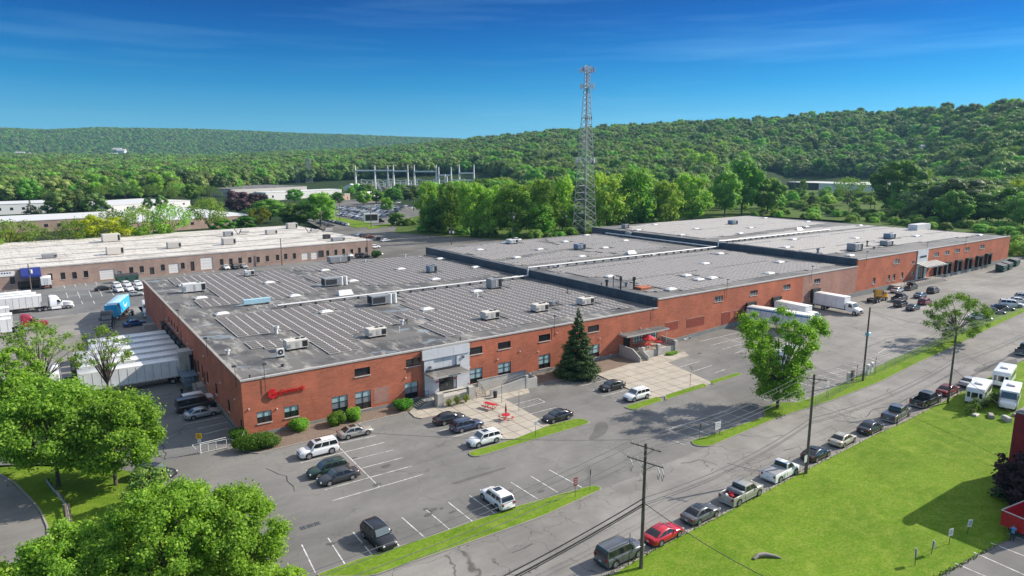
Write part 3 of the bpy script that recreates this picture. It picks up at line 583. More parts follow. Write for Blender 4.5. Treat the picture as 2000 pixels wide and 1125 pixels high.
wall('wall', wh, XP, X2, -1.6, R2-.22, [h for h in w2 if h[0] > XP], M['brick_pink'], TF)
w3 = wbox([(1746, 1756.4, 510.5, 1.2), (1824.4, 1833.6, 497.3, 1.15), (1845.4, 1854, 493.6, 1.15), (1866, 1874.4, 489.8, 1.15), (1884.8, 1893.4, 486.7, 1.15), (1914, 1922.4, 481.8, 1.15), (1780.4, 1786, 512.5, .8), (1808, 1811, 507.6, .9), (1704.6, 1709.6, 548.5, 1.7), (1733.6, 1738, 543, 1.7), (1743.6, 1748.4, 541.7, 1.8), (1759.6, 1764, 538, 1.8), (1780, 1784.4, 533.6, 1.1), (1808, 1811, 528.5, 1.0)])
docks3 = []
for a, b, t, bt in ((1824, 1836, 520, 538), (1844, 1855, 515.5, 533), (1865, 1875, 511.5, 528.5), (1884.5, 1896, 508, 525), (1904.5, 1916, 504, 521.5), (1922, 1934, 500.5, 517)):
    x0, x1 = fr(a, t)[0], fr(b, t)[0]; xm = (x0+x1)/2; zb = gz(xm, 0)+1.1; docks3.append((xm-1.35, xm+1.35, zb, zb+2.9))
g0, g1 = fr(1787, 540)[0], fr(1807, 540)[0]
wall('wall', wh, X2, g0, -.5, R3-.22, [h for h in w3 if h[1] < g0], M['brick'], TF)
wall('wall', wh, g1, X3, -.5, R3-.22, [h for h in w3 if h[0] > g1]+docks3, M['brick'], TF)
MATS_LOW = ['glass', 'blind2', 'blind']
for i, h in enumerate(lowwin):
    two = i < 2; window(wh, TF, *h, 2, 2 if two else 3, (['glass', 'blind'] if two else (['glass', 'blind2', 'blind'] if i < 5 else ['glass', 'blind', 'blind'])))
for h in hiwin: window(wh, TF, *h, 1, 1, ['glass'])
for h in w2: window(wh, TF, *h, 3, 2, ['blind2', 'glass'], fw=.07)
for h in w3: window(wh, TF, *h, 1 if h[1]-h[0] < 1.6 else 2, 1 if h[3]-h[2] < 1.3 else 2, ['blind2', 'glass'], fw=.07)
window(wh, TF, *patw[0], 4, 2, ['blind', 'blind'])
window(wh, lambda u, v, d: (u, d-.14, v), *patw[1], 4, 2, ['blind', 'blind'], sill=False)
# left facade
lw = [(7.6, 8.8, 1.3, 3.1), (15.5, 16.7, 1.6, 3.3), (21.6, 22.7, 1.7, 3.6), (25.6, 26.6, 1.4, 3.7), (28.6, 29.8, 1.6, 3.7), (46.8, 47.9, 4.6, 5.9), (49.8, 50.9, 4.6, 5.9), (52.9, 54, 4.6, 5.9), (56.2, 57.3, 4.6, 5.9), (43.4, 44.2, 3.2, 5.6)]
docksL = [(y-1.35, y+1.35, .2, 3.1) for y in (35.0, 39.6, 44.0, 48.6, 53.0, 57.4, 62)]
ld = [(1.0, 1.9, .2, 2.3), (24.1, 25.1, .8, 2.9), (30.6, 33.2, .3, 3.0)]
wall('wall', wh, 0, YB1, -2.4, R1-.22, lw+docksL+ld, M['brick'], TL_)
for h in lw: window(wh, TL_, *h, 1 if h[3]-h[2] < 1.4 else 2, 1 if h[3]-h[2] < 1.4 else 2, ['glass', 'blind2'], fw=.07)
def door(parent, T, h, mat, name='door', handle=True, depth=.12):
    m = MB(); a, b, c, d = h; m.poly([T(a, c, depth), T(b, c, depth), T(b, d, depth), T(a, d, depth)], M[mat]); o = m.build(name, parent)
    f = MB()
    for u0, u1, v0, v1 in ((a, a+.07, c, d), (b-.07, b, c, d), (a+.07, b-.07, d-.07, d)):
        f.mesh([T(u, v, w_) for w_ in (depth+.02, depth-.05) for u, v in ((u0, v0), (u1, v0), (u1, v1), (u0, v1))], [(0, 1, 5, 4), (1, 2, 6, 5), (2, 3, 7, 6), (3, 0, 4, 7), (4, 5, 6, 7)], M['black'])
    f.build('frame', o)
    if handle:
        k = MB(); k.mesh([T(u, v, w_) for w_ in (depth-.01, depth-.06) for u, v in ((b-.2, c+.95), (b-.12, c+.95), (b-.12, c+1.15), (b-.2, c+1.15))], [(0, 1, 5, 4), (1, 2, 6, 5), (2, 3, 7, 6), (3, 0, 4, 7), (4, 5, 6, 7)], M['galv']); k.build('handle', o)
    return o
for h in ld: door(wh, TL_, h, 'dark')
def dockdoor(parent, T, h, out=.55):
    a, b, c, d = h; m = MB(); n = 5
    for i in range(n):
        v0, v1 = c+(d-c)*i/n, c+(d-c)*(i+1)/n-.03; m.poly([T(a, v0, .14), T(b, v0, .14), T(b, v1, .12), T(a, v1, .12)], M['whitemetal'])
    m.poly([T(a, c, .16), T(b, c, .16), T(b, d, .16), T(a, d, .16)], M['dark']); o = m.build('dock_door', parent)
    s = MB()
    for u0, u1, v0, v1, dd in ((a-.35, a+.08, c-.1, d+.1, out), (b-.08, b+.35, c-.1, d+.1, out), (a-.35, b+.35, d+.11, d+.62, out+.08)):
        s.mesh([T(u, v, w_) for w_ in (-.01, -dd) for u, v in ((u0, v0), (u1, v0), (u1, v1), (u0, v1))], [(0, 1, 5, 4), (1, 2, 6, 5), (2, 3, 7, 6), (3, 0, 4, 7), (4, 5, 6, 7)], M['black'])
    s.build('dock_seal', parent)
    s = MB(); s.mesh([T(u, v, w_) for w_ in (-.01, -.35) for u, v in ((a+.3, c-.45), (b-.3, c-.45), (b-.3, c-.14), (a+.3, c-.14))], [(0, 1, 5, 4), (1, 2, 6, 5), (2, 3, 7, 6), (3, 0, 4, 7), (4, 5, 6, 7)], M['greymetal']); s.build('dock_leveller', parent)
for h in docksL: dockdoor(wh, TL_, h)
for h in docks3: dockdoor(wh, TF, h, .75)
# docks with box trucks backed in (section two): black seals on the brick
DK2 = []
for px, py in ((1512, 610), (1588, 595), (1462, 625)):
    x = fr(px, py)[0]; zb = gz(x, 0)+1.15; DK2.append(x); dockdoor(wh, lambda u, v, d: (u, d-.16, v), (x-1.3, x+1.3, zb, zb+2.8), .45)
# blocked-up openings in darker brick
for a, b, c, d in ((80.3, 84.0, 3.0, 4.6), (86.6, 92.0, 2.75, 4.5), (97.6, 100.4, 1.3, 4.4), (101.8, 104.9, 2.4, 4.3)):
    m = MB(); m.box(a, b, -.03, .0, c, d, M['brick_dark']); m.build('bricked_up_opening', wh)
    m = MB(); m.box(a-.15, b+.15, -.05, 0, d+.003, d+.16, M['brick_pink']); m.build('lintel', wh)
m = MB(); m.box(18.4, 20.8, -.012, 0, 1.0, 3.4, M['brick_pink']); m.build('brick_patch', wh)
# foundations, coping
def fnd(x0, x1, z1, y=-.07):
    m = MB(); m.box(x0, x1, y, -.001, -1.6, z1, M['found']); m.build('foundation', wh)
fnd(0, ENT[0]-.01, .50); fnd(ENT[1]+.01, X1-.0, .62); m = MB()
for a, b, c, d in zip([78.06, 103, 127], [103, 127, 150.8], [.85, 1.95, 2.45], [1.95, 2.45, 2.8]):
    m.mesh([(a, -.08, -1), (b, -.08, -1), (b, -.08, d), (a, -.08, c), (a, 0, c), (b, 0, d)], [(0, 1, 2, 3), (3, 2, 5, 4)], M['found'])
for a, b, c, d in ((X2+.01, g0-.01, 3.0, 3.25), (g1+.01, X3, 3.0, 4.0)):
    m.mesh([(a, -.08, -1), (b, -.08, -1), (b, -.08, d), (a, -.08, c), (a, 0, c), (b, 0, d)], [(0, 1, 2, 3), (3, 2, 5, 4)], M['found'])
m.build('foundation', wh)
m = MB(); m.box(-.07, -.001, .05, YB1, -2.4, .35, M['found']); m.build('foundation', wh)
def cope(x0, x1, y0, y1, z, m_='coping', h=.22):
    m = MB()
    L = max(x1-x0, y1-y0); n = max(1, int(L/3.1)); ax = (x1-x0) > (y1-y0)
    for i in range(n):
        a, b = i/n, (i+1)/n
        if ax: m.box(x0+(x1-x0)*a, x0+(x1-x0)*b-.02, y0, y1, z-h, z+(i % 3)*.004, M[m_])
        else: m.box(x0, x1, y0+(y1-y0)*a, y0+(y1-y0)*b-.02, z-h, z+(i % 3)*.004, M[m_])
    m.build('coping', wh)
cope(-.08, X1-.05, -.09, .32, R1); cope(-.09, .32, .325, YB1, R1, 'kerb'); cope(X1, X2-.05, -.09, .32, R2); cope(X2, X3+.05, -.09, .32, R3)
cope(.33, X1-.1, YB1-.3, YB1, R1, 'kerb'); cope(X1, X2-.1, YB2-.3, YB2, R2, 'kerb'); cope(X2, X3, YB3-.3, YB3, R3, 'kerb')
cope(X3-.3, X3+.03, .33, YB3-.31, R3, 'slate')
def roofslab(x0, x1, y0, y1, z, mat):
    m = MB(); m.poly([(x0, y0, z), (x1, y0, z), (x1, y1, z), (x0, y1, z)], M[mat]); return m.build('roof', wh)
roof1 = roofslab(.2, X1, .2, YB1-.2, R1-.12, 'roof'); roofslab(X1, X2, .2, YB2-.2, R2-.12, 'roof2'); roofslab(X2, X3-.1, .2, YB3-.2, R3-.12, 'roof2')
# slate metal step walls, in panels with standing seams
def step(x, y0, y1, z0, z1, n):
    b = MB(); b.box(x-.02, x+.35, y0, y1, z0-.4, z1+.0, M['slate2']); b.box(x-.12, x+.40, y0-.02, y1, z1+.001, z1+.14, M['slate']); w_ = b.build('step_wall', wh)
    for i in range(n):
        a = y0+(y1-y0)*i/n; c = y0+(y1-y0)*(i+1)/n; p = MB(); p.box(x-.07-.01*(i % 2), x-.02, a+.02, c-.02, z0-.1, z1-.01, M['slate' if i % 3 else 'slate2']); p.build('panel', w_)
step(X1, .33, YB2-.3, R1-.1, R2-.0, 34); step(X2, .33, YB3-.3, R2-.1, R3-.0, 34)
m = MB(); m.box(X1-.02, X1+.3, 0.02, .33, R1-.3, R2-.2, M['brick']); m.box(X2-.02, X2+.3, .02, .33, R2-.3, R3-.2, M['brick']); m.box(X1+.3, X2, YB2-.2, YB2-.02, -2, R2-.1, M['brick']); m.box(.3, X1, YB1-.2, YB1-.02, -2, R1-.1, M['brick'])
m.box(X2, X3, YB3-.2, YB3-.02, -2, R3-.1, M['brick']); m.box(X3-.2, X3, .02, YB3-.3, -1, R3-.22, M['brick']); m.box(.02, .3, 0.3, YB1, 8, R1-.13, M['brick']); m.build('wall', wh)
# entrance surround of grey panels

e = MB(); e.box(ENT[0], ENT[1], -.30, .0, -1, R1-.25, M['greymetal']); ent = e.build('entrance_surround', wh)
def pan(x0, x1, z0, z1, y, mat='panelgrey', g=.015):
    p = MB(); p.box(x0+g, x1-g, y-.04, y, z0+g, z1-g, M[mat]); p.build('panel', ent)
for i, (a, b) in enumerate(((ENT[0], 28.9), (28.9, 31.6), (31.6, ENT[1]))): pan(a-(.35 if i == 0 else 0), b, R1-1.75, R1-.26, -.62)
e = MB(); e.box(ENT[0]-.35, ENT[1], -.62, -.301, R1-1.72, R1-.27, M['greymetal']); e.build('fascia', ent)
for (a, b) in ((28.2, 29.9), (29.9, 32.2)): pan(a, b, 4.4, R1-1.76, -.31)
for (a, b) in ((ENT[0], 28.2), (32.2, ENT[1])):
    for c, d in ((-.9, 1.2), (1.2, 2.8), (2.8, 4.3), (4.3, R1-1.76)): pan(a, b, c, d, -.50)
for a_, b_ in ((ENT[0]+.02, 28.19), (32.21, ENT[1]-.02)): e = MB(); e.box(a_, b_, -.499, -.31, -1, R1-1.77, M['greymetal']); e.build('pier', ent)
for a, b in ((28.2, 29.1), (31.7, 32.2)): pan(a, b, .9, 3.6, -.31)
e = MB(); e.box(29.15, 31.65, -.36, -.3, .92, 3.5, M['black']); dd = e.build('door', ent)
for a, b in ((29.25, 30.36), (30.44, 31.55)):
    for c, d in ((1.0, 1.7), (1.78, 3.35)):
        e = MB(); e.box(a, b, -.375, -.362, c, d, M['glass']); e.build('glass', dd)
e = MB(); e.box(30.3, 30.34, -.43, -.40, 1.5, 2.1, M['galv']); e.box(30.46, 30.5, -.43, -.40, 1.5, 2.1, M['galv']); e.build('handle', dd)
for x in (28.75, 32.0): e = MB(); e.box(x-.25, x+.25, -.40, -.355, 2.4, 2.62, M['signred']); e.build('small_sign', ent)
for x, z in ((27.5, 5.2), (33.4, 5.9)): e = MB(); e.box(x-.16, x+.16, -.72, -.545, z-.25, z+.25, M['greymetal'], .03); e.box(x-.1, x+.1, -.73, -.721, z-.18, z+.05, M['black']); e.build('wall_lamp', ent)
cz = 4.05
e = MB(); e.box(26.6, 32.9, -3.3, -.55, cz, cz+.32, M['coping'], 0, M['roof']); e.box(26.7, 32.8, -.62, -.545, cz+.325, cz+.7, M['dark']); cn_ = e.build('canopy', ent)
for x in (27.4, 32.3): e = MB(); e.tube((x, -.5, cz+1.9), (x, -2.6, cz+.33), .025, M['greymetal']); e.build('tie_rod', ent)
# canopy lettering, present but tiny in the photograph
def text3d(name, s, size, loc, rot, mat, parent, ext=.03, sx=1, font_bold=.0):
    cu = bpy.data.curves.new(name, 'FONT'); cu.body = s; cu.size = size; cu.extrude = ext; cu.offset = font_bold; cu.align_x = 'LEFT'; cu.resolution_u = 3
    tmp = bpy.data.objects.new('t', cu); COL.objects.link(tmp); bpy.context.view_layer.update(); dg = bpy.context.evaluated_depsgraph_get()
    me = bpy.data.meshes.new_from_object(tmp.evaluated_get(dg)); bpy.data.objects.remove(tmp); me.materials.clear(); me.materials.append(mat)
    o = link(name, me, parent, loc); o.rotation_euler = rot; o.scale = (sx, 1, 1); return o
e = MB()
for k in range(11): e.box(29.2+k*.2, 29.31+k*.2, -3.325, -3.301, cz+.09, cz+.22+.04*(k%2), M['dark'])
tagp(e.build('canopy_lettering', ent), kind='stuff')
# platform, stairs and ramp in pale concrete
e = MB(); e.box(26.55, 33.2, -3.6, -.55, -.2, .9, M['whitewall']); e.build('platform', ent)
for a, b, c, d, z in ((26.5, 27.5, -4.6, -3.61, 2.15), (32.1, 33.1, -4.4, -3.61, 2.1)): e = MB(); e.box(a, b, c, d, -.2, z, M['whitewall'], .03); e.build('pillar', ent)
e = MB(); e.box(27.5, 32.1, -4.0, -3.75, -.1, 1.15, M['whitewall']); e.build('parapet', ent)
e = MB(); e.tube((27.45, -4.0, 1.95), (32.15, -4.0, 1.9), .09, M['dark'], n=4); e.tube((27.45, -4.0, 1.3), (32.15, -4.0, 1.28), .04, M['whitewall'], n=4); e.build('railing', ent)
for k in range(6): e = MB(); e.box(23.2+k*.32+.3, 25.2+k*.0+1.3, -3.6+.0, -1.7, .0+k*.15, .15+k*.15, M['found']); e.build('step', ent)
e = MB(); e.box(24.9, 26.5, -1.69, -1.5, -.1, .9, M['found']); e.build('stair_wall', ent)
for y in (-3.55, -1.75):
    e = MB(); P = [(23.6, y, .15), (23.6, y, 1.0), (25.6, y, 1.95), (26.5, y, 1.95), (26.5, y, .9)]; e.path(P, .035, M['dark']); e.path([(24.2, y, .6), (25.6, y, 1.4), (26.5, y, 1.4)], .025, M['dark'])
    for x in (24.4, 25.2, 26.0): e.tube((x, y, .3), (x, y, 1.35+(x-24.4)*.4), .02, M['dark'])
    e.build('handrail', ent)
for k in range(7): e = MB(); e.box(33.2, 34.9, -4.7+k*.32, -2.2, -.05+k*.15, .10+k*.15, M['concrete']); e.build('step', ent)
for x in (33.25, 34.9):
    e = MB(); e.path([(x, -4.7, .1), (x, -4.7, 1.0), (x, -2.6, 2.0), (x, -2.2, 2.0), (x, -2.2, 1.0)], .035, M['dark']); e.path([(x, -4.7, .55), (x, -2.6, 1.5)], .025, M['dark'])
    for k in range(5): y = -4.4+k*.45; e.tube((x, y, .3+k*.2), (x, y, 1.1+k*.22), .018, M['dark'])
    e.build('handrail', ent)
e = MB(); e.mesh([(35.6, -5.05, -.1), (42.3, -5.25, -.1), (42.3, -5.25, 2.0), (35.6, -5.05, 1.15), (35.6, -4.85, -.1), (42.3, -5.05, -.1), (42.3, -5.05, 2.0), (35.6, -4.85, 1.15)], [(0, 1, 2, 3), (5, 4, 7, 6), (3, 2, 6, 7), (0, 3, 7, 4), (1, 5, 6, 2)], M['whitewall']); e.box(42.3, 42.75, -5.3, -4.9, -.1, 2.3, M['whitewall']); e.build('ramp_wall', ent)
e = MB(); e.box(34.95, 44.4, -2.4, -2.2, -.1, 2.05, M['whitewall']); e.box(34.9, 44.45, -2.45, -2.15, 2.051, 2.13, M['found']); e.build('ramp_wall', ent)
e = MB(); e.box(42.76, 44.6, -5.2, -5.0, -.1, 1.6, M['whitewall']); e.box(44.4, 44.6, -4.99, -2.41, -.1, 1.65, M['whitewall']); e.build('ramp_wall', ent)
e = MB(); e.mesh([(35.6, -4.84, .1), (44.3, -5.0, 1.0), (44.3, -2.45, 1.0), (35.6, -2.45, .1)], [(0, 1, 2, 3)], M['concrete']); e.build('ramp', ent)
e = MB(); e.path([(35.2, -3.2, .2), (35.2, -3.2, 1.1), (42.3, -3.2, 2.0), (42.3, -3.2, 1.0)], .035, M['greymetal']); e.path([(35.7, -4.7, 1.4), (42.3, -4.85, 2.3)], .035, M['greymetal']); e.build('handrail', ent)
# patio at the second door: canopy, walls, stair
cz2 = 4.05
e = MB(); e.box(67.6, 78.9, -2.35, -.05, cz2, cz2+.3, M['coping'], 0, M['roof']); e.build('canopy', wh)
e = MB(); e.tube((78.4, -2.1, .8), (78.4, -2.1, cz2), .06, M['whitemetal']); e.build('post', wh)
door(wh, TF, doorL, 'black')
e = MB(); e.box(68.0, 79.0, -3.6, -.09, -.1, 1.15, M['concrete']); e.build('platform', wh)
e = MB(); e.mesh([(67.75, -5.6, -.1), (67.75, -.09, -.1), (67.75, -.09, 2.3), (67.75, -3.6, 2.2), (67.75, -5.6, 1.0), (67.95, -5.6, -.1), (67.95, -.09, -.1), (67.95, -.09, 2.3), (67.95, -3.6, 2.2), (67.95, -5.6, 1.0)], [(4, 3, 2, 1, 0), (5, 6, 7, 8, 9), (0, 5, 9, 4), (4, 9, 8, 3), (3, 8, 7, 2)], M['whitewall']); e.build('stair_wall', wh)
e = MB(); e.mesh([(69.9, -5.6, -.1), (69.9, -3.0, -.1), (69.9, -3.0, 2.0), (69.9, -3.6, 2.0), (69.9, -5.6, .9), (70.1, -5.6, -.1), (70.1, -3.0, -.1), (70.1, -3.0, 2.0), (70.1, -3.6, 2.0), (70.1, -5.6, .9)], [(4, 3, 2, 1, 0), (5, 6, 7, 8, 9), (0, 5, 9, 4), (4, 9, 8, 3), (3, 8, 7, 2)], M['whitewall']); e.build('stair_wall', wh)
for k in range(6): e = MB(); e.box(67.96, 69.89, -5.4+k*.3, -3.6, -.02+k*.18, .16+k*.18, M['concrete']); e.build('step', wh)
for x in (70.2, 74.3, 79.0): e = MB(); e.box(x-.35, x+.35, -4.2, -3.61, -.1, 2.2, M['whitewall'], .03); e.build('pillar', wh)
e = MB(); e.box(70.56, 73.94, -3.95, -3.75, -.1, 1.25, M['whitewall']); e.box(74.66, 78.64, -3.95, -3.75, -.1, 1.3, M['whitewall']); e.build('parapet', wh)
for a, b in ((70.5, 74.0), (74.6, 78.7)): e = MB(); e.tube((a, -3.85, 2.0), (b, -3.85, 2.0), .06, M['dark'], n=4); e.tube((a, -3.85, 1.6), (b, -3.85, 1.6), .03, M['dark'], n=4); e.build('railing', wh)
e = MB(); e.box(79.0, 79.2, -3.6, -.09, -.1, 2.3, M['whitewall']); e.build('parapet', wh)
# section three entrance: pale panel, canopy, porch stairs
e = MB(); e.box(g0, g1, -.12, 0, -.5, R3-.1, M['greymetal']); en3 = e.build('entrance_surround', wh); gb = gz(g0, 0)
for a, b in zip((gb, 4.6, 6.6, 8.4), (4.6, 6.6, 8.4, R3-.12)): p = MB(); p.box(g0+.02, g1-.02, -.17, -.121, a+.02, b-.02, M['panelgrey']); p.build('panel', en3)
p = MB(); p.box(g0+1.3, g1-1.6, -.23, -.171, gb+1.3, gb+4.6, M['black']); d3 = p.build('door', en3)
for a in (g0+1.4, g0+2.6): p = MB(); p.box(a, a+1.0, -.25, -.232, gb+1.4, gb+4.4, M['glass']); p.build('glass', d3)
p = MB(); p.box(g0+1.5, g1-1.0, -.21, -.171, 9.1, 9.7, M['dark']); p.box(g0+.8, g0+1.35, -.21, -.171, 9.0, 9.7, M['bluetop']); p.build('sign_band', en3)
p = MB(); n = 7
for i in range(n): a = g0-.6+(g1-g0+6)*i/n; p.mesh([(a, -3.4, gb+5.2), (a+.5*(g1-g0+6)/n, -3.4, gb+5.2), (a+.5*(g1-g0+6)/n, -.2, gb+6.0), (a, -.2, gb+6.0)], [(0, 1, 2, 3)], M['coping'])
p.mesh([(g0-.6, -3.4, gb+5.12), (g1+5.4, -3.4, gb+5.12), (g1+5.4, -.2, gb+5.92), (g0-.6, -.2, gb+5.92)], [(0, 1, 2, 3)], M['greymetal']); p.box(g0-.6, g1+5.4, -3.5, -3.4, gb+4.95, gb+5.3, M['greymetal']); p.build('canopy', en3)
p = MB(); p.box(g0-14, g1+4, -3.2, -.1, gb-.2, gb+1.2, M['kerb']); p.build('platform', en3)
for k in range(7): p = MB(); p.box(g1+4+k*.45, g1+4+k*.45+.6, -3.2, -1.2, gb-.1, gb+1.2-(k+1)*.17, M['concrete']); p.build('step', en3)
p = MB()
for i in range(15): x = g0-14+i*1.5; p.tube((x, -3.1, gb+1.2), (x, -3.1, gb+2.2), .03, M['dark'])
p.tube((g0-14, -3.1, gb+2.2), (g1+4, -3.1, gb+2.2), .035, M['dark']); p.tube((g0-14, -3.1, gb+1.7), (g1+4, -3.1, gb+1.7), .025, M['dark']); p.tube((g1+4, -3.1, gb+2.2), (g1+7.2, -3.1, gb+1.0), .035, M['dark']); p.build('railing', en3)
# ------------------------------------------------------------------ sign lettering on the front
sg = thing('building_sign', 'red raised lettering glenmark with a round red G emblem on the brick wall', 'sign', (3.9, -.12, 5.6))
e = MB(); n = 40
def arcband(r0, r1, a0, a1, cx, czz, y0, y1, mat, n=26):
    vs = []; 
    for i in range(n+1):
        t = a0+(a1-a0)*i/n
        for r in (r0, r1):
            for y in (y0, y1): vs.append((cx+r*math.cos(t), y, czz+r*math.sin(t)))
    fs = []
    for i in range(n):
        k = i*4; fs += [(k, k+2, k+6, k+4), (k+3, k+1, k+5, k+7), (k+2, k+3, k+7, k+6), (k+1, k, k+4, k+5)]
    fs += [(0, 1, 3, 2), (n*4, n*4+2, n*4+3, n*4+1)]
    e.mesh(vs, fs, mat)
arcband(.30, .66, math.radians(50), math.radians(352), .0, .0, -.12, .0, M['signred']); e.box(-.02, .66, -.12, 0, -.14, .14, M['signred']); e.box(-.08, .2, -.121, -.001, -.12, .36, M['signred']); e.build('emblem', sg)
x = .82
for ch, wd in zip('glenmark', (.50, .25, .50, .50, .76, .50, .36, .50)):
    text3d('letter', ch, .95, (x, .0, -.26), (math.pi/2, 0, 0), M['signred'], sg, ext=.06, font_bold=.006); x += wd*.93
# ------------------------------------------------------------------ solar arrays, lying on the three roofs
def inside(p, poly):
    c = False; n = len(poly); x, y = p
    for i in range(n):
        x1, y1 = poly[i]; x2, y2 = poly[i-1]
        if (y1 > y) != (y2 > y) and x < (x2-x1)*(y-y1)/(y2-y1)+x1: c = not c
    return c
PW, PD = 1.74, 1.06
def panel_mb(cm='cell'):
    m = MB(); w_, d, t = PW-.05, PD-.05, .04; z0, z1 = .12, .12+.10
    A = [(0, 0, z0), (w_, 0, z0), (w_, d, z1), (0, d, z1)]; Bt = [(x, y, z-t) for x, y, z in A]
    m.mesh(A+Bt, [(0, 4, 5, 1), (1, 5, 6, 2), (2, 6, 7, 3), (3, 7, 4, 0), (7, 6, 5, 4)], M['cellframe'])
    f = .06; g = .045; I = [(f, g, z0+(z1-z0)*g/d), (w_-f, g, z0+(z1-z0)*g/d), (w_-f, d-g, z1-(z1-z0)*g/d), (f, d-g, z1-(z1-z0)*g/d)]
    m.mesh(A+I, [(0, 1, 5, 4), (1, 2, 6, 5), (2, 3, 7, 6), (3, 0, 4, 7)], M['cellframe']); m.mesh(I, [(0, 1, 2, 3)], M[cm])
    m.mesh([(0, d-.02, 0), (w_, d-.02, 0), (w_, d-.01, z1-t), (0, d-.01, z1-t)], [(3, 2, 1, 0)], M['greymetal']); return m
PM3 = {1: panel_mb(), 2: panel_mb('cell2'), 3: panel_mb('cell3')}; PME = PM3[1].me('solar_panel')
HO = []     # obstacle centres on the roofs, world x,y,half-size x,half-size y
def rp(px, py, z): p = at_z(px, py, z); return (p.x, p.y)
SKY1 = [(360, 556.5), (393, 582), (434, 613), (526.5, 552), (576, 578), (637, 609), (635, 528), (689.5, 549), (783, 525.5), (755, 573), (834, 604), (850, 545.5), (860, 505.5), (929, 522), (931, 569), (1007.5, 542), (834, 754-150+.01)][:16]
SKY2 = [(937, 488), (986, 474.5), (1009.5, 503), (1054, 487), (1104, 472), (1136, 501), (1091, 520), (1181, 484), (1191, 540), (1146, 459.5), (1221, 470), (1271, 498), (1406, 495.5), (1377, 515), (1523, 512), (1341, 538), (1365, 546), (1391, 543), (1502.5, 534), (1310, 565)]
SKY3 = [(1246, 449.5), (1279, 439), (1359, 447), (1331, 459), (1445, 456), (1465, 445), (1494, 426), (1577, 433), (1574, 443), (1426, 470), (1549, 467.5), (1535, 483), (1679, 440.5), (1671, 465), (1660, 499), (1724, 473), (1788, 461), (1912, 459)]
def dome(z):
    m = MB(); a, b = 1.25, .85; m.box(-a, a, -b, b, 0, .28, M['coping']); q = [(-a+.08, -b+.08, .281), (a-.08, -b+.08, .281), (a-.08, b-.08, .281), (-a+.08, b-.08, .281)]; r = [(x*.62, y*.6, .52) for x, y, _ in q]
    m.mesh(q+r, [(0, 1, 5, 4), (1, 2, 6, 5), (2, 3, 7, 6), (3, 0, 4, 7), (4, 5, 6, 7)], M['skylight']); return m.me('skylight')
DM = dome(0)
for S, z, nm in ((SKY1, R1-.12, 'left'), (SKY2, R2-.12, 'middle'), (SKY3, R3-.12, 'far')):
    for i, (px, py) in enumerate(S):
        x, y = rp(px, py, z+.2); o = link('skylight', DM, None, (x, y, z)); HO.append((x, y, 2.2, 1.7, nm))
        tagp(o, 'white domed skylight among the solar panels on the %s roof of the brick warehouse' % {'left': 'nearest, lowest', 'middle': 'middle', 'far': 'farthest, highest'}[nm], 'skylight', 'skylights on the %s roof' % nm)
# roof-top air handlers: (px, py of base centre, roof, length, depth, height, kind, label)
def ac_box(L, D, H_, body, dark=True, legs=True):
    m = MB(); m.box(-L/2, L/2, -D/2, D/2, .3, H_, M[body], .05); ob = [('cabinet', m)]
    k = MB(); k.box(L/2+.001, L/2+.03, -D/2+.12, D/2-.12, .45, H_-.15, M['black']); k.box(L/2-.9, L/2-.1, -D/2-.02, -D/2-.001, .45, H_-.2, M['black']); ob.append(('condenser_grille', k))
    k = MB()
    for x in (L/2-.5, L/2-1.3): k.tube((x, 0, H_+.001), (x, 0, H_+.12), .34, M['dark'], n=12)
    ob.append(('fan', k))
    for x in (-L*.38, L*.38): k = MB(); k.box(x-.12, x+.12, -D/2-.1, D/2+.1, 0, .3, M['dark']); ob.append(('base_rail', k))
    k = MB(); k.box(-L/2+.15, -L/2+.6, -D/2-.06, -D/2-.001, .6, H_-.5, M['greymetal']); k.box(-.2, .25, -D/2-.03, -D/2-.002, .5, H_-.3, M['coping']); ob.append(('access_panel', k)); return ob
def put(name, lab, cat, parts, loc, rz=0, group=None):
    t = thing(name, lab, cat, loc, rz, group)
    for n, m in parts:
        if isinstance(m, tuple): p = m[0].build(n, t); [q.build(nn, p) for nn, q in m[1:]]
        else: m.build(n, t)
    return t
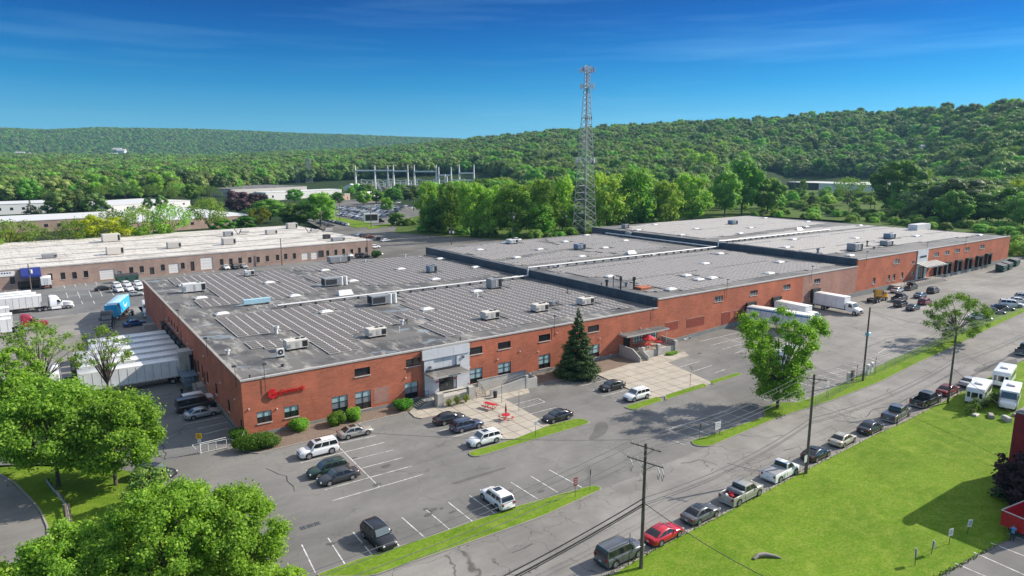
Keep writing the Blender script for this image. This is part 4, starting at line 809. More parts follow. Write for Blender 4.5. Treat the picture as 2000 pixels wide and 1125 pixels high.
AC = [(578, 681, 1, 3.3, 1.9, 1.55, 'cream', 'cream rooftop air conditioner nearest the front left corner of the roof'), (734, 657, 1, 3.1, 1.9, 1.5, 'cream', 'cream rooftop air conditioner beside the front end of the left solar field'),
 (957, 623, 1, 3.1, 1.9, 1.5, 'cream', 'cream rooftop air conditioner left of the spruce, nearest the front coping'), (1054, 608, 1, 3.0, 1.9, 1.5, 'cream', 'cream rooftop air conditioner just left of the spruce tip'), (1143, 595, 1, 3.1, 1.9, 1.5, 'cream', 'cream rooftop air conditioner directly behind the spruce tip'),
 (379, 570, 1, 4.6, 2.2, 2.0, 'whitemetal', 'large pale air handler with a black end grille near the roof back left edge'), (843, 532, 1, 2.2, 1.8, 1.8, 'bluemetal', 'blue grey square air handler between solar panels left of the slate step'), (965, 563, 1, 3.0, 2.0, 2.3, 'greymetal', 'tall grey air handler beside the white pipe and slate step'),
 (487, 539, 1, 2.2, 1.6, 1.5, 'whitemetal', 'small pale air unit at the far edge of the left solar field'), (662, 513, 1, 6.0, 2.4, 1.9, 'greymetal', 'long grey air handler at the back edge of the lowest roof'), (1132, 487, 2, 3.2, 2.0, 1.7, 'bluemetal', 'blue air handler in the middle of the middle roof'),
 (1232, 463, 2, 3.4, 2.2, 1.9, 'greymetal', 'grey green air handler against the far slate step'), (1431, 438.5, 3, 3.4, 2.2, 1.7, 'bluemetal', 'blue air handler near the back of the highest roof'), (1669, 490, 3, 4.2, 2.4, 2.2, 'greymetal', 'large grey air handler near the front right of the highest roof'), (1737, 466, 3, 3.6, 2.2, 1.7, 'bluemetal', 'blue air handler farther right on the highest roof'),
 (1731, 480, 3, 3.6, 2.2, 1.6, 'greymetal', 'dark grey air handler behind the large grey one'), (1221, 446, 3, 2.2, 1.8, 1.6, 'greymetal', 'small grey air unit at the back left corner of the highest roof'), (1000, 476, 2, 3.2, 2.4, 1.5, 'whitemetal', 'white air handler at the back edge of the middle roof')]
RZ = {1: R1-.12, 2: R2-.12, 3: R3-.12}
for px, py, rf, L, D, H_, b, lab in AC:
    x, y = rp(px, py, RZ[rf]); put('air_conditioner', lab, 'air conditioner', ac_box(L, D, H_, b), (x, y, RZ[rf]), 0, 'rooftop air conditioners'); HO.append((x, y, L/2+1.4, 2.3, ''))
def duct_unit(px, py, rf, lab):
    x, y = rp(px, py, RZ[rf]); m = MB(); m.box(-2.6, 1.0, -1.2, 1.2, .3, 2.0, M['greymetal'], .04); k = MB(); k.box(-2.65, -2.61, -1, 1, .5, 1.8, M['black']); k.box(-2.3, .2, -1.25, -1.21, .6, 1.7, M['dark'])
    q = MB()
    for a in (1.5, 2.5): q.tube((a, -.6, .1), (a, -.6, 2.1), .42, M['whitemetal'], n=10); q.tube((a, .6, .1), (a, .6, 1.8), .42, M['greymetal'], n=10)
    put('cooling_unit', lab, 'cooling unit', [('cabinet', m), ('grille', k), ('tank', q)], (x, y, RZ[rf])); HO.append((x, y, 4, 2.4, ''))
duct_unit(653, 558, 1, 'grey cooling unit with upright tanks on the aisle behind the white pipe'); duct_unit(746, 594, 1, 'grey cooling unit with upright tanks on the aisle in front of the white pipe')
x, y = rp(502, 595, RZ[1]); m = MB(); m.box(-2.6, 2.6, -.45, .45, .35, 1.25, M['bluetop'], .04); k = MB(); [k.box(a-.2, a+.2, -.5, .5, 0, .35, M['black']) for a in (-2, 2)]; put('duct_box', 'long pale blue duct box lying between two solar fields', 'duct', [('casing', m), ('foot', k)], (x, y, RZ[1])); HO.append((x, y, 3.4, 1.4, ''))
x, y = rp(548, 698, RZ[1]); m = MB(); m.box(-.55, .55, -.22, .22, .25, 1.35, M['whitemetal'], .04); k = MB(); k.tube((0, -.223, .85), (0, -.26, .85), .4, M['dark'], n=14); k.tube((0, -.261, .85), (0, -.28, .85), .12, M['whitemetal'], n=8); f = MB(); f.box(-.5, .5, -.3, .3, 0, .25, M['black'])
put('condenser', 'small white split condenser with a round fan near the front roof edge', 'condenser', [('cabinet', m), ('fan_guard', k), ('foot', f)], (x, y, RZ[1]))
x, y = rp(1080, 597, RZ[1]); m = MB(); m.path([(-1, -.7, .2), (-.6, -.7, 1.3), (.7, -.7, 1.3), (1, -.7, .2)], .06, M['greymetal']); m.path([(-1, .7, .2), (-.6, .7, 1.3), (.7, .7, 1.3), (1, .7, .2)], .06, M['greymetal']); m.box(-.6, .6, -.6, .6, .3, .9, M['greymetal']); m.build('pipe_rack')
o = bpy.data.objects['pipe_rack']; o.location = (x, y, RZ[1]); tagp(o, 'open grey pipe frame standing among the solar panels behind the spruce', 'frame'); HO.append((x, y, 2, 1.6, ''))
# small vents and stacks
VE = [(540, 652, 1, .5, 1.3, 'whitemetal'), (785, 634, 1, .45, .9, 'whitemetal'), (795, 633, 1, .12, 1, 'dark'), (780, 650, 1, .12, 1.1, 'whitemetal'), (445, 692, 1, .4, .7, 'whitemetal'), (931, 581, 1, .35, .9, 'whitemetal'), (1108, 574, 1, .12, 1.2, 'dark'), (713, 512, 1, .4, .8, 'whitemetal'), (847, 497, 1, .3, .8, 'whitemetal'), (791, 503, 1, .4, .9, 'whitemetal'),
 (1185, 560, 2, .4, 1.5, 'dark'), (1198, 562, 2, .22, 2.6, 'greymetal'), (1212, 565, 2, .3, 2.6, 'dark'), (1223, 560, 2, .5, 1.0, 'greymetal'), (1238, 565, 2, .35, 2.6, 'dark'), (1175, 557, 2, .3, .6, 'greymetal'), (1693, 482, 3, .3, 1.8, 'dark'), (1597, 495, 3, .5, 1.4, 'greymetal'), (1707, 486, 3, .5, .7, 'greymetal'), (488, 738, 1, .14, .4, 'dark'), (552, 716, 1, .3, .3, 'dark'), (899, 664, 1, .15, .4, 'dark')]
for px, py, rf, r, h, mt in VE:
    x, y = rp(px, py, RZ[rf]); m = MB(); m.tube((0, 0, 0), (0, 0, h), r*.6, M[mt], n=8); m.tube((0, 0, h*.75), (0, 0, h), r, M[mt], n=8); o = m.build('roof_vent', None, (x, y, RZ[rf])); tagp(o, 'small %s roof vent pipe with a round cap standing on the warehouse roof' % {'whitemetal': 'white', 'dark': 'dark', 'greymetal': 'grey'}[mt], 'vent', 'vent pipes on the warehouse roofs, %s' % mt)
    HO.append((x, y, 1.2, 1.0, ''))
m = MB(); m.box(-1.6, 1.6, -1, 1, 0, .5, M['orange'], .05); x, y = rp(1256, 564, RZ[2]); tagp(m.build('rusty_hatch', None, (x, y, RZ[2])), 'flat rusty orange roof hatch near the front of the middle roof', 'hatch'); HO.append((x, y, 2.6, 2, ''))
m = MB(); m.box(-5, 5, -1.6, 1.6, 0, 2.2, M['whitemetal']); x, y = rp(1795, 449, RZ[3]); tagp(m.build('roof_penthouse', None, (x, y, RZ[3])), 'low white penthouse box at the back edge of the highest roof', 'penthouse')
for i, (px, py) in enumerate(((833, 603), (1250, 569), (1255, 570))[:0]): pass
# long white insulated pipe with a drop over each slate step
def pipe(pts, r, name, lab):
    m = MB(); m.path(pts, r, M['whitemetal'], 8)
    for p, q in zip(pts, pts[1:]):
        L = (Vector(q)-Vector(p)).length; n = int(L/3)
        for i in range(n):
            c = Vector(p).lerp(Vector(q), (i+.5)/n)
            if abs(p[2]-q[2]) < .3: m.box(c.x-.12, c.x+.12, c.y-.3, c.y+.3, c.z-.55, c.z-r*.5, M['dark'])
    tagp(m.build(name), lab, 'pipe')
ypipe = rp(1012, 541, R1+.4)[1]
x0 = rp(533, 592, R1+.4)[0]
pipe([(x0, ypipe+0, R1+.45), (X1-.6, ypipe, R1+.45), (X1-.6, ypipe, R2+.75), (X1+1.2, ypipe, R2+.75), (X2-.6, ypipe+1, R2+.55), (X2-.6, ypipe+1, R3+.7), (X2+2, ypipe+1, R3+.45), (X2+62, ypipe+2, R3+.35)], .2, 'roof_pipe', 'long white insulated pipe running along the middle of the warehouse roofs')
pipe([(X2-1.6, 92, R2+.5), (X2-1.6, ypipe+3, R2+.5), (X2-1.6, ypipe+1, R2+.5)], .22, 'roof_pipe', 'white insulated pipe lying along the foot of the far slate step')
for px, py, rf in ((674, 575, 1), (1232, 496, 2), (1560, 450, 3)):
    x, y = rp(px, py, RZ[rf]); m = MB(); m.mesh([(-1.6, -1.0, 0), (1.6, -1.0, 0), (1.6, 1.0, 0), (-1.6, 1.0, 0), (-1.4, 0, 1.0), (1.4, 0, 1.0)], [(0, 1, 5, 4), (2, 3, 4, 5), (1, 2, 5), (3, 0, 4)], M['whitemetal']); o = m.build('pipe_cover', None, (x, y, RZ[rf])); tagp(o, 'white tent shaped cover over the pipe crossing on the %s roof' % {1: 'lowest', 2: 'middle', 3: 'highest'}[rf], 'pipe cover')
# fields
FIELDS = [
 (1, [(561, 525), (700, 508), (800, 501), (855, 508), (985, 532), (900, 545), (765, 556), (688, 556), (720, 549), (622, 551), (594, 538), (640, 532)], 'solar field on the lowest roof, behind the white pipe and next to the slate step'),
 (1, [(323.5, 546), (358, 541), (460, 530.5), (489, 535), (500, 534), (542, 527.5), (583, 545), (592, 548), (632, 565), (545, 583), (389, 601.5), (373, 587), (438, 580), (399, 555), (365, 558), (342, 556)], 'solar field on the lowest roof, at its back left corner'),
 (1, [(413, 623), (480, 614.5), (476, 606), (535, 593), (674, 580.5), (702, 596), (625, 610), (728, 603), (776, 630.5), (680, 653), (712, 681), (634, 692), (589, 660), (561, 643.5), (454, 658)], 'large solar field on the lowest roof, nearest the front left'),
 (1, [(471, 671), (580, 657), (598, 668), (596, 672), (483, 682.5)], 'short strip of solar panels between the vent and the cream air conditioner'),
 (1, [(763, 567), (1000, 546), (1082, 557), (1200, 586), (1243, 597), (1126, 613), (872, 657.5), (824, 635), (843, 631), (825, 622), (799, 624), (779, 614), (800, 608), (817, 604), (783, 597), (795, 590)], 'broad solar field on the lowest roof, from the aisle to the slate step'),
 (2, [(866, 487), (985, 473), (1060, 466.5), (1045, 472), (1115, 484), (1012, 500), (960, 508), (948, 505), (918, 497)], 'solar field on the middle roof, at its back left corner'),
 (2, [(1062, 467), (1168, 459), (1305, 482), (1230, 497), (1118, 488)], 'solar field on the middle roof, behind the white pipe and beside the blue air handler'),
 (2, [(978, 511), (1110, 490), (1215, 497), (1120, 508), (1012, 518)], 'narrow solar field on the middle roof, just behind the white pipe'),
 (2, [(1062, 527), (1250, 502), (1372, 484), (1410, 487), (1555, 512), (1640, 516), (1590, 525), (1500, 538), (1345, 565), (1262, 570), (1235, 548), (1160, 541)], 'huge solar field on the middle roof, in front of the white pipe'),
 (3, [(1207, 446), (1330, 429), (1460, 422), (1612, 436), (1500, 450), (1378, 466)], 'solar field on the highest roof, behind the white pipe'),
 (3, [(1402, 470), (1560, 448), (1690, 438), (1780, 446), (1925, 458.5), (1870, 463.5), (1700, 484), (1640, 493), (1600, 497), (1500, 484)], 'solar field on the highest roof, in front of the white pipe')]
for rf, pl, lab in FIELDS:
    z = RZ[rf]; P = [rp(a, b, z+.15) for a, b in pl]; x0 = math.floor(min(p[0] for p in P)/PW)*PW; y0 = math.floor(min(p[1] for p in P)/PD)*PD; cells = []
    j = 0; y = y0
    while y < max(p[1] for p in P):
        x = x0
        while x < max(p[0] for p in P):
            c = (x+PW/2, y+PD/2)
            lim = {1: (1.2, X1-1.5, YB1-1), 2: (X1+1.5, X2-2.5, YB2-1), 3: (X2+1.5, X3-2, YB3-1)}[rf]
            if inside(c, P) and lim[0] < c[0] < lim[1] and 1 < c[1] < lim[2] and not any(abs(c[0]-h[0]) < h[2] and abs(c[1]-h[1]) < h[3] for h in HO) and not (abs(c[1]-ypipe) < 1.8) and not (rf > 1 and int(c[1]/PD) % 17 == 0 and int(c[0]/PW) % 16 > 2) : cells.append((x, y))
            x += PW
        y += PD
    cells.sort(key=lambda c: (c[0]-CX)**2+(c[1]-CY)**2)
    ox, oy = cells[0]; t = thing('solar_array', lab, 'solar panels', (ox, oy, z), 0, 'solar panel fields on the warehouse roofs')
    near = 300 if rf == 1 else 0
    for x, y in cells[:near]: o = link('solar_panel', PME, t, (x-ox, y-oy, 0))
    rest = cells[near:]
    if rest:
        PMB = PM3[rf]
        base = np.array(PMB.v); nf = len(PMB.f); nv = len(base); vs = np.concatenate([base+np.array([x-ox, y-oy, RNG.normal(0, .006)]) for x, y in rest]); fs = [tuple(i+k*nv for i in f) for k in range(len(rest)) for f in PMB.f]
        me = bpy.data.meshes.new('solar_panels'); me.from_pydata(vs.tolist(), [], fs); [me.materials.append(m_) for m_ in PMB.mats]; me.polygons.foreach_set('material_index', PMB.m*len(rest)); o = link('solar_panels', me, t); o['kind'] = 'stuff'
# lamp masts clipped to the front parapet
for i, (px, py) in enumerate(((519, 775), (1082, 640), (1274, 622), (1418, 580), (1584, 540), (1690, 520), (1808, 497), (1884, 485))):
    z = R1 if px < 1285 else (R2 if px < 1676 else R3); x = fr(px, py)[0]; m = MB(); m.tube((0, -.14, -2.2), (0, -.14, 1.7), .035, M['dark']); m.box(-.22, .25, -.45, -.05, 1.7, 1.85, M['dark']); o = m.build('roof_lamp', None, (x, 0, z)); tagp(o, 'thin dark lamp mast clipped to the front brick parapet', 'lamp', 'lamp masts along the front parapet')
for y, z in ((2.2, R1), (20, R1), (44, R1)):
    m = MB(); m.tube((-.14, 0, -1.6), (-.14, 0, 1.3), .035, M['dark']); m.box(-.5, -.0, -.2, .25, 1.3, 1.48, M['dark']); o = m.build('roof_lamp', None, (0, y, z)); tagp(o, 'thin dark lamp mast clipped to the shaded left parapet', 'lamp', 'lamp masts along the left parapet')
# wall lights and white alarm boxes
WL = [(486, 799), (541, 798), (792, 738), (917, 717), (972, 702), (1015, 686), (1051, 687), (1087, 650), (1171, 661), (1212, 650), (1251, 641), (1192, 693), (1035, 729)]
for px, py in WL:
    x, z = fr(px, py); m = MB(); m.box(-.08, .08, -.16, -.001, -.08, .08, M['whitemetal'], .02); tagp(m.build('wall_light', None, (x, 0, z)), 'small white light fixed to the red brick front wall', 'wall light', 'small lights on the brick front')
for y, z in ((4.0, 4.4), (12.5, 4.4), (23.5, 5.8), (33, 4.6), (37.3, 4.7), (41.8, 4.7), (46.3, 4.8), (50.8, 4.8), (55.2, 4.8), (59.6, 4.9)):
    m = MB(); m.box(-.2, -.001, -.1, .1, -.11, .11, M['whitemetal'], .03); tagp(m.build('wall_light', None, (0, y, z)), 'small white light on the shaded brick wall above the docks', 'wall light', 'small lights on the shaded left wall')
# ------------------------------------------------------------------ neighbouring tan brick building with a patchy white roof
A0 = at_z(0, 590, -1.2); LBA = math.radians(4.3); LBO = (-29.3, 154.6); LBL, LBR = -34.0, 119.6; LBZ = 5.0; LBD = 80.0
nb = thing('neighbour_building', 'long low tan brick building with a patchy white roof, loading doors and a blue awning', 'building', (LBO[0], LBO[1], 0), LBA)
ca, sa = math.cos(LBA), math.sin(LBA)
def lbu(px, py):      # pixel on its front plane -> local u, z
    d = ray(px, py); nx, ny = -sa, ca; t = ((LBO[0]-CX)*nx+(LBO[1]-CY)*ny)/(d.x*nx+d.y*ny); p = (CX+d.x*t, CY+d.y*t); return (p[0]-LBO[0])*ca+(p[1]-LBO[1])*sa, CZ+d.z*t
wins = []
for px, py in ((24.5, 548), (98, 541), (123, 539), (145.6, 538), (168, 535.5), (256.5, 528), (277, 526), (318, 522.7), (357, 519), (433, 512), (451, 511), (469, 509), (488, 508), (504, 507), (522, 505), (542, 503), (558, 501), (575, 500), (640, 494.5), (656, 493), (671, 491), (687, 492), (702, 489), (716, 488), (-12, 551)):
    u, z = lbu(px, py); wins.append((u-.6, u+.6, z-1.05, z+1.05))
gar = []
for a, b, t, bt in ((194, 223.5, 528, 545.5), (329, 349, 516, 533), (391, 415, 504, 526), (589, 602, 494.5, 507), (607.5, 620, 493, 506)):
    u0, z1 = lbu(a, t); u1, z1b = lbu(b, t-(b-a)*.1); z0 = lbu((a+b)/2, bt)[1]; gar.append((u0, u1, z0, (z1+z1b)/2))
drs = []
for px, py, w_, h in ((234, 537, 1.1, 2.4), (297, 529, 1.3, 2.3), (376, 520, 1.2, 3.2), (627, 496, 2.2, 2.6), (56, 557, 5.2, 2.6)):
    u, z = lbu(px, py); drs.append((u-w_/2, u+w_/2, z-h/2, z+h/2))
TN = lambda u, v, d: (u, d, v)
wall('wall', nb, LBL, LBR, -2.6, LBZ-.35, wins+gar+drs, M['brick_tan'], TN, .2)
for h in wins: window(nb, TN, *h, 1, 2, ['glass', 'glass'], fw=.1, fm='dark')
for h in gar:
    g = MB(); n = 4
    for i in range(n): v0 = h[2]+(h[3]-h[2])*i/n; v1 = h[2]+(h[3]-h[2])*(i+1)/n-.04; g.poly([(h[0], .15, v0), (h[1], .15, v0), (h[1], .13, v1), (h[0], .13, v1)], M['skylight'])
    g.poly([(h[0], .17, h[2]), (h[1], .17, h[2]), (h[1], .17, h[3]), (h[0], .17, h[3])], M['greymetal']); g.build('garage_door', nb)
for h in drs[:4]: door(nb, TN, h, 'bluemetal' if h is drs[0] else 'dark')
g = MB(); h = drs[4]; g.poly([(h[0], .15, h[2]), (h[1], .15, h[2]), (h[1], .15, h[3]), (h[0], .15, h[3])], M['glass']); g.build('shop_window', nb)
g = MB()
for i in range(5): a = h[0]+(h[1]-h[0])*i/4; g.box(a-.06, a+.06, .02, .14, h[2], h[3], M['black'])
g.build('window_frame', nb)
u0, z0 = lbu(40, 535); u1, _ = lbu(79, 531); g = MB(); g.mesh([(u0, -.02, z0+1.7), (u1, -.02, z0+1.7), (u1, -1.7, z0-.5), (u0, -1.7, z0-.5), (u1, -1.7, z0-1.1), (u0, -1.7, z0-1.1), (u0, -.02, z0-1.1), (u1, -.02, z0-1.1)], [(3, 2, 1, 0), (5, 4, 2, 3), (0, 6, 5, 3), (1, 2, 4, 7)], M['navy']); g.build('awning', nb)
u0, z0 = lbu(2, 536); g = MB(); g.box(u0-3, u0+3.2, -.12, -.001, z0-.75, z0+.75, M['skylight']); sb = g.build('name_board', nb); g = MB()
for i in range(7): g.box(u0-1.8+i*.62, u0-1.45+i*.62, -.135, -.121, z0+.05, z0+.42, M['navy'])
g.mesh([(u0-1.2, -.13, z0-.05), (u0-.4, -.13, z0-.05), (u0-.8, -.13, z0-.5)], [(0, 2, 1)], M['navy']); tagp(g.build('lettering', sb), kind='stuff')
m = MB(); m.poly([(LBL, .2, LBZ-.08), (LBR, .2, LBZ-.08), (LBR, LBD, LBZ-.08), (LBL, LBD, LBZ-.08)], M['whiteroof']); m.build('roof', nb)
m = MB(); m.box(LBL, LBR, -.1, .25, LBZ-.35, LBZ, M['coping']); m.box(LBL, LBR, LBD-.2, LBD, LBZ-.3, LBZ, M['coping']); m.box(LBR-.25, LBR, .26, LBD-.21, LBZ-.3, LBZ, M['coping']); m.build('coping', nb)
m = MB(); m.box(LBR-.26, LBR-.01, .21, LBD-.21, -2.6, LBZ-.31, M['brick_tan']); m.box(LBL, LBR-.3, LBD-.19, LBD-.01, -2.6, LBZ-.31, M['brick_tan']); m.build('wall', nb)
for k, (a, b) in enumerate(((.12, .25), (.33, .62), (.7, .95))):
    m = MB(); m.box(LBL+2, LBR-4, LBD*a*1.02, LBD*a*1.02+.18, LBZ-.07, LBZ+.10, M['greymetal']); m.build('roof_pipe', nb)
for px, py, L, D, H_, mt, lab in ((97, 503, 4, 3, 1.3, 'greymetal', 'low grey roof box above the fourth window from the awning on the white roof'), (225, 496, 5, 3.2, 2.6, 'cream', 'pale cream roof unit near the front edge of the white roof, left of centre'), (217, 471, 6, 4, 3.0, 'cream', 'big cream roof unit at the far edge of the white roof'), (340, 484, 4.5, 2.6, 2.2, 'coping', 'grey cream roof unit in the middle of the white roof'),
   (447, 477, 4.5, 3, 2.4, 'coping', 'boxy cream unit right of the middle of the white roof'), (446, 461, 3.5, 2.5, 2, 'greymetal', 'small grey roof unit with dark grille at the far side of the white roof'), (530, 457, 4.5, 2.6, 2, 'coping', 'grey roof unit near the right back of the white roof'), (570, 446, 4.5, 3, 2.6, 'coping', 'pale roof unit at the far right back edge of the white roof'), (638, 466, 2.5, 2.2, 1.8, 'dark', 'small dark roof unit near the right end of the white roof'), (660, 470, 5, 2.4, 1.4, 'greymetal', 'low grey roof unit at the right end of the white roof')):
    p = at_z(px, py, LBZ); m = MB(); m.box(-L/2, L/2, -D/2, D/2, .2, H_, M[mt], .06); k = MB(); k.box(-L/2+.2, L/2-.3, -D/2+.1, D/2-.1, 0, .2, M['dark']); q = MB(); q.box(L/2-.9, L/2-.2, -D/2-.03, -D/2-.001, .5, H_-.4, M['black'])
    put('air_conditioner', lab, 'air conditioner', [('cabinet', m), ('curb', k), ('grille', q)], (p.x, p.y, LBZ-.08), LBA, 'roof units on the tan brick building')
for i, (px, py) in enumerate(((465, 458), (603, 455), (630, 453))):
    p = at_z(px, py, LBZ); m = MB(); m.tube((-1.5, 0, 2.6), (0, 0, .2), .18, M['dark'], n=4); m.tube((1.5, 0, 2.4), (.3, 0, .2), .18, M['dark'], n=4); m.box(1.2, 4.5, -.6, .6, .5, 1.5, M['coping']); tagp(m.build('exhaust_duct', None, (p.x, p.y, LBZ-.08)), ['V shaped dark exhaust duct, leftmost on the white roof', 'V shaped dark exhaust duct, middle of three on the white roof', 'V shaped dark exhaust duct nearest the right end of the white roof'][i], 'exhaust duct')
# ------------------------------------------------------------------ houses and sheds farther off (each its own thing)
def shed(name, lab, a, b, depth, h, wallm, roofm, wincols=0, zb=-1.4, gable=0):
    p = at_z(a[0], a[1], zb); q = at_z(b[0], b[1], zb); d = q-p; L = d.length; rz = math.atan2(d.y, d.x); t = thing(name, lab, 'building', (p.x, p.y, zb), rz)
    m = MB(); m.box(0, L, 0, depth, -1, h-.3, M[wallm]); m.build('wall', t)
    m = MB()
    if gable: m.mesh([(-.4, -.5, h-.3), (L+.4, -.5, h-.3), (L+.4, depth/2, h+gable), (-.4, depth/2, h+gable), (L+.4, depth+.5, h-.3), (-.4, depth+.5, h-.3)], [(0, 1, 2, 3), (3, 2, 4, 5), (1, 4, 2), (0, 3, 5)], M[roofm])
    else: m.box(-.2, L+.2, -.2, depth+.2, h-.3, h, M[roofm])
    m.build('roof', t)
    for i in range(wincols):
        x = L*(i+.5)/wincols; k = MB(); k.box(x-.9, x+.9, -.06, -.01, h*.35, h*.62, M['dark']); wq = k.build('window', t); k = MB(); k.box(x-.75, x+.75, -.08, -.061, h*.38, h*.59, M['glass']); k.build('pane', wq)
    return t
shed('low_building', 'white roofed low building behind the locust trees, left edge of the photo', (-30, 458), (225, 443), 45, 6.0, 'brick_tan', 'whitemetal', 10)
shed('low_building', 'white roofed brown building behind the bare locust trees, left of the round bushes', (240, 456), (495, 437), 95, 5.5, 'brick_tan', 'whitemetal', 9)
shed('white_building', 'white walled building with dark windows beyond the tree row at far left', (-60, 421), (103, 414), 40, 7, 'whitemetal', 'whitemetal', 7)
shed('white_building', 'long white roofed building behind the dark conifers at left', (205, 415), (372, 403), 60, 5, 'whitemetal', 'whitemetal', 6)
shed('warehouse_shed', 'grey roofed shed behind the purple trees left of the car lot', (452, 387), (600, 379), 70, 9, 'coping', 'roof', 5)
shed('brick_office', 'small tan brick building behind the packed car lot', (664, 396), (684, 393), 14, 7, 'brick_tan', 'coping', 2)
shed('long_white_shed', 'long white roofed shed behind the purple trees', (520, 393), (668, 385), 20, 8, 'whitemetal', 'skylight', 6)
shed('storage_tent', 'white tent roof with an orange sheet at the back of the car lot', (722, 398), (745, 396), 14, 5, 'orange', 'skylight', 0, gable=5)
shed('distant_warehouse', 'white distant warehouse with a flat white roof behind the nursery at right', (1598, 378), (1705, 384), 70, 11, 'skylight', 'skylight', 0, zb=1)
shed('open_shed', 'open sided shed with a thin white roof left of the distant white warehouse', (1536, 370), (1600, 373), 50, 9, 'dark', 'skylight', 5, zb=1)
shed('distant_warehouse', 'tall pale block with ribbed walls behind the white warehouse roof', (1596, 352), (1622, 352), 40, 28, 'whitemetal', 'skylight', 0, zb=1)
shed('distant_warehouse', 'pale roofed building half hidden in the trees at the right edge', (1915, 382), (1975, 388), 50, 9, 'kerb', 'skylight', 0, zb=1)
shed('distant_warehouse', 'pale sliver of a building behind trees in the right middle distance', (1385, 355), (1432, 353), 40, 18, 'coping', 'skylight', 0, zb=1)
for i, (px, py) in enumerate(((1535, 292), (1740, 300), (1805, 290), (230, 296), (238, 298), (222, 306), (40, 304), (110, 309))):
    r = ray(px, py); q = math.hypot(r.x, r.y); dd = 900 if px > 1000 else 3000
    while dd < 4800 and CZ+r.z/q*dd > hill(CX+r.x/q*dd, CY+r.y/q*dd)+11: dd += 15
    dd -= 15; x, y = CX+r.x/q*dd, CY+r.y/q*dd; z = CZ+r.z/q*dd; s_ = dd/1300
    t = thing('hillside_house', 'pale house peeping out of the wooded hillside, %s' % ['left of the right hill group', 'middle of the right hill group', 'rightmost on the right hill', 'left of the far ridge pair', 'right of the far ridge pair', 'below the far ridge pair', 'leftmost above the quarry', 'just above the quarry'][i], 'house', (x, y, z-12), -YAW); m = MB(); m.box(-6*s_, 6*s_, -4*s_, 4*s_, 0, 12+3*s_, M['whitemetal']); m.build('wall', t); h = 12+3*s_; m = MB(); m.mesh([(-6.5*s_, -5*s_, h), (6.5*s_, -5*s_, h), (6.5*s_, 0, h+3*s_), (-6.5*s_, 0, h+3*s_), (6.5*s_, 5*s_, h), (-6.5*s_, 5*s_, h)], [(0, 1, 2, 3), (3, 2, 4, 5), (1, 4, 2), (0, 3, 5)], M['coping']); m.build('roof', t)
# pale quarry faces at the foot of the far ridge
for i, (a, b, y0, y1) in enumerate(((-20, 12, 297, 309), (12, 110, 298, 311), (168, 232, 302, 313))):
    m = MB(); n = 24; vs = []
    for k in range(n+1):
        px = a+(b-a)*k/n; e = math.sin(math.pi*k/n)
        for py, dd in ((y1, 3250), (y0+(1-e)*(y1-y0)*.8+random.uniform(-1, 1), 3500)):
            r = ray(px, py); q = dd/math.hypot(r.x, r.y); vs.append((CX+r.x*q, CY+r.y*q, CZ+r.z*q))
    m.mesh(vs, [(2*k, 2*k+2, 2*k+3, 2*k+1) for k in range(n)], M['stone']); tagp(m.build('quarry_face'), kind='structure')
# ------------------------------------------------------------------ lattice tower
def lattice(m, base, w0, w1, h, nseg, r, mat, z0=0, legs=4, rings=True):
    cs = [(1, 1), (-1, 1), (-1, -1), (1, -1)]
    def W(z): return w0+(w1-w0)*min(1, z/h)
    z = z0; zs = [z0]; k = .98
    seg = (h-z0)*(1-k)/(1-k**nseg)
    for i in range(nseg): zs.append(zs[-1]+seg); seg *= k
    for a, b in zip(zs, zs[1:]):
        wa, wb = W(a)/2, W(b)/2
        for i in range(4):
            c, d = cs[i], cs[(i+1) % 4]
            m.tube((c[0]*wa, c[1]*wa, a), (c[0]*wb, c[1]*wb, b), r, mat, n=4, caps=False)
            m.tube((c[0]*wa, c[1]*wa, a), (d[0]*wb, d[1]*wb, b), r*.55, mat, n=3, caps=False); m.tube((d[0]*wa, d[1]*wa, a), (c[0]*wb, c[1]*wb, b), r*.55, mat, n=3, caps=False)
            if rings: m.tube((c[0]*wb, c[1]*wb, b), (d[0]*wb, d[1]*wb, b), r*.6, mat, n=3, caps=False)
tb = G(1141, 460); TH = 77.3
tw = thing('lattice_tower', 'tall grey steel lattice communication tower behind the middle roof with antenna platforms', 'tower', tb, math.radians(8))
m = MB(); lattice(m, 0, 8.2, 2.0, TH-9, 24, .14, M['galv']); m.build('lattice', tw)
m = MB(); lattice(m, 0, 2.2, 1.9, TH+.5, 6, .12, M['galv'], z0=TH-9); m.build('top_section', tw)
m = MB(); m.tube((.5, 0, 0), (.3, 0, TH), .28, M['greymetal'], n=6); [m.tube((-.3, .2, z), (-.3, .2, z+3), .1, M['dark'], n=4) for z in range(0, 76, 3)]; m.build('cable_run', tw)
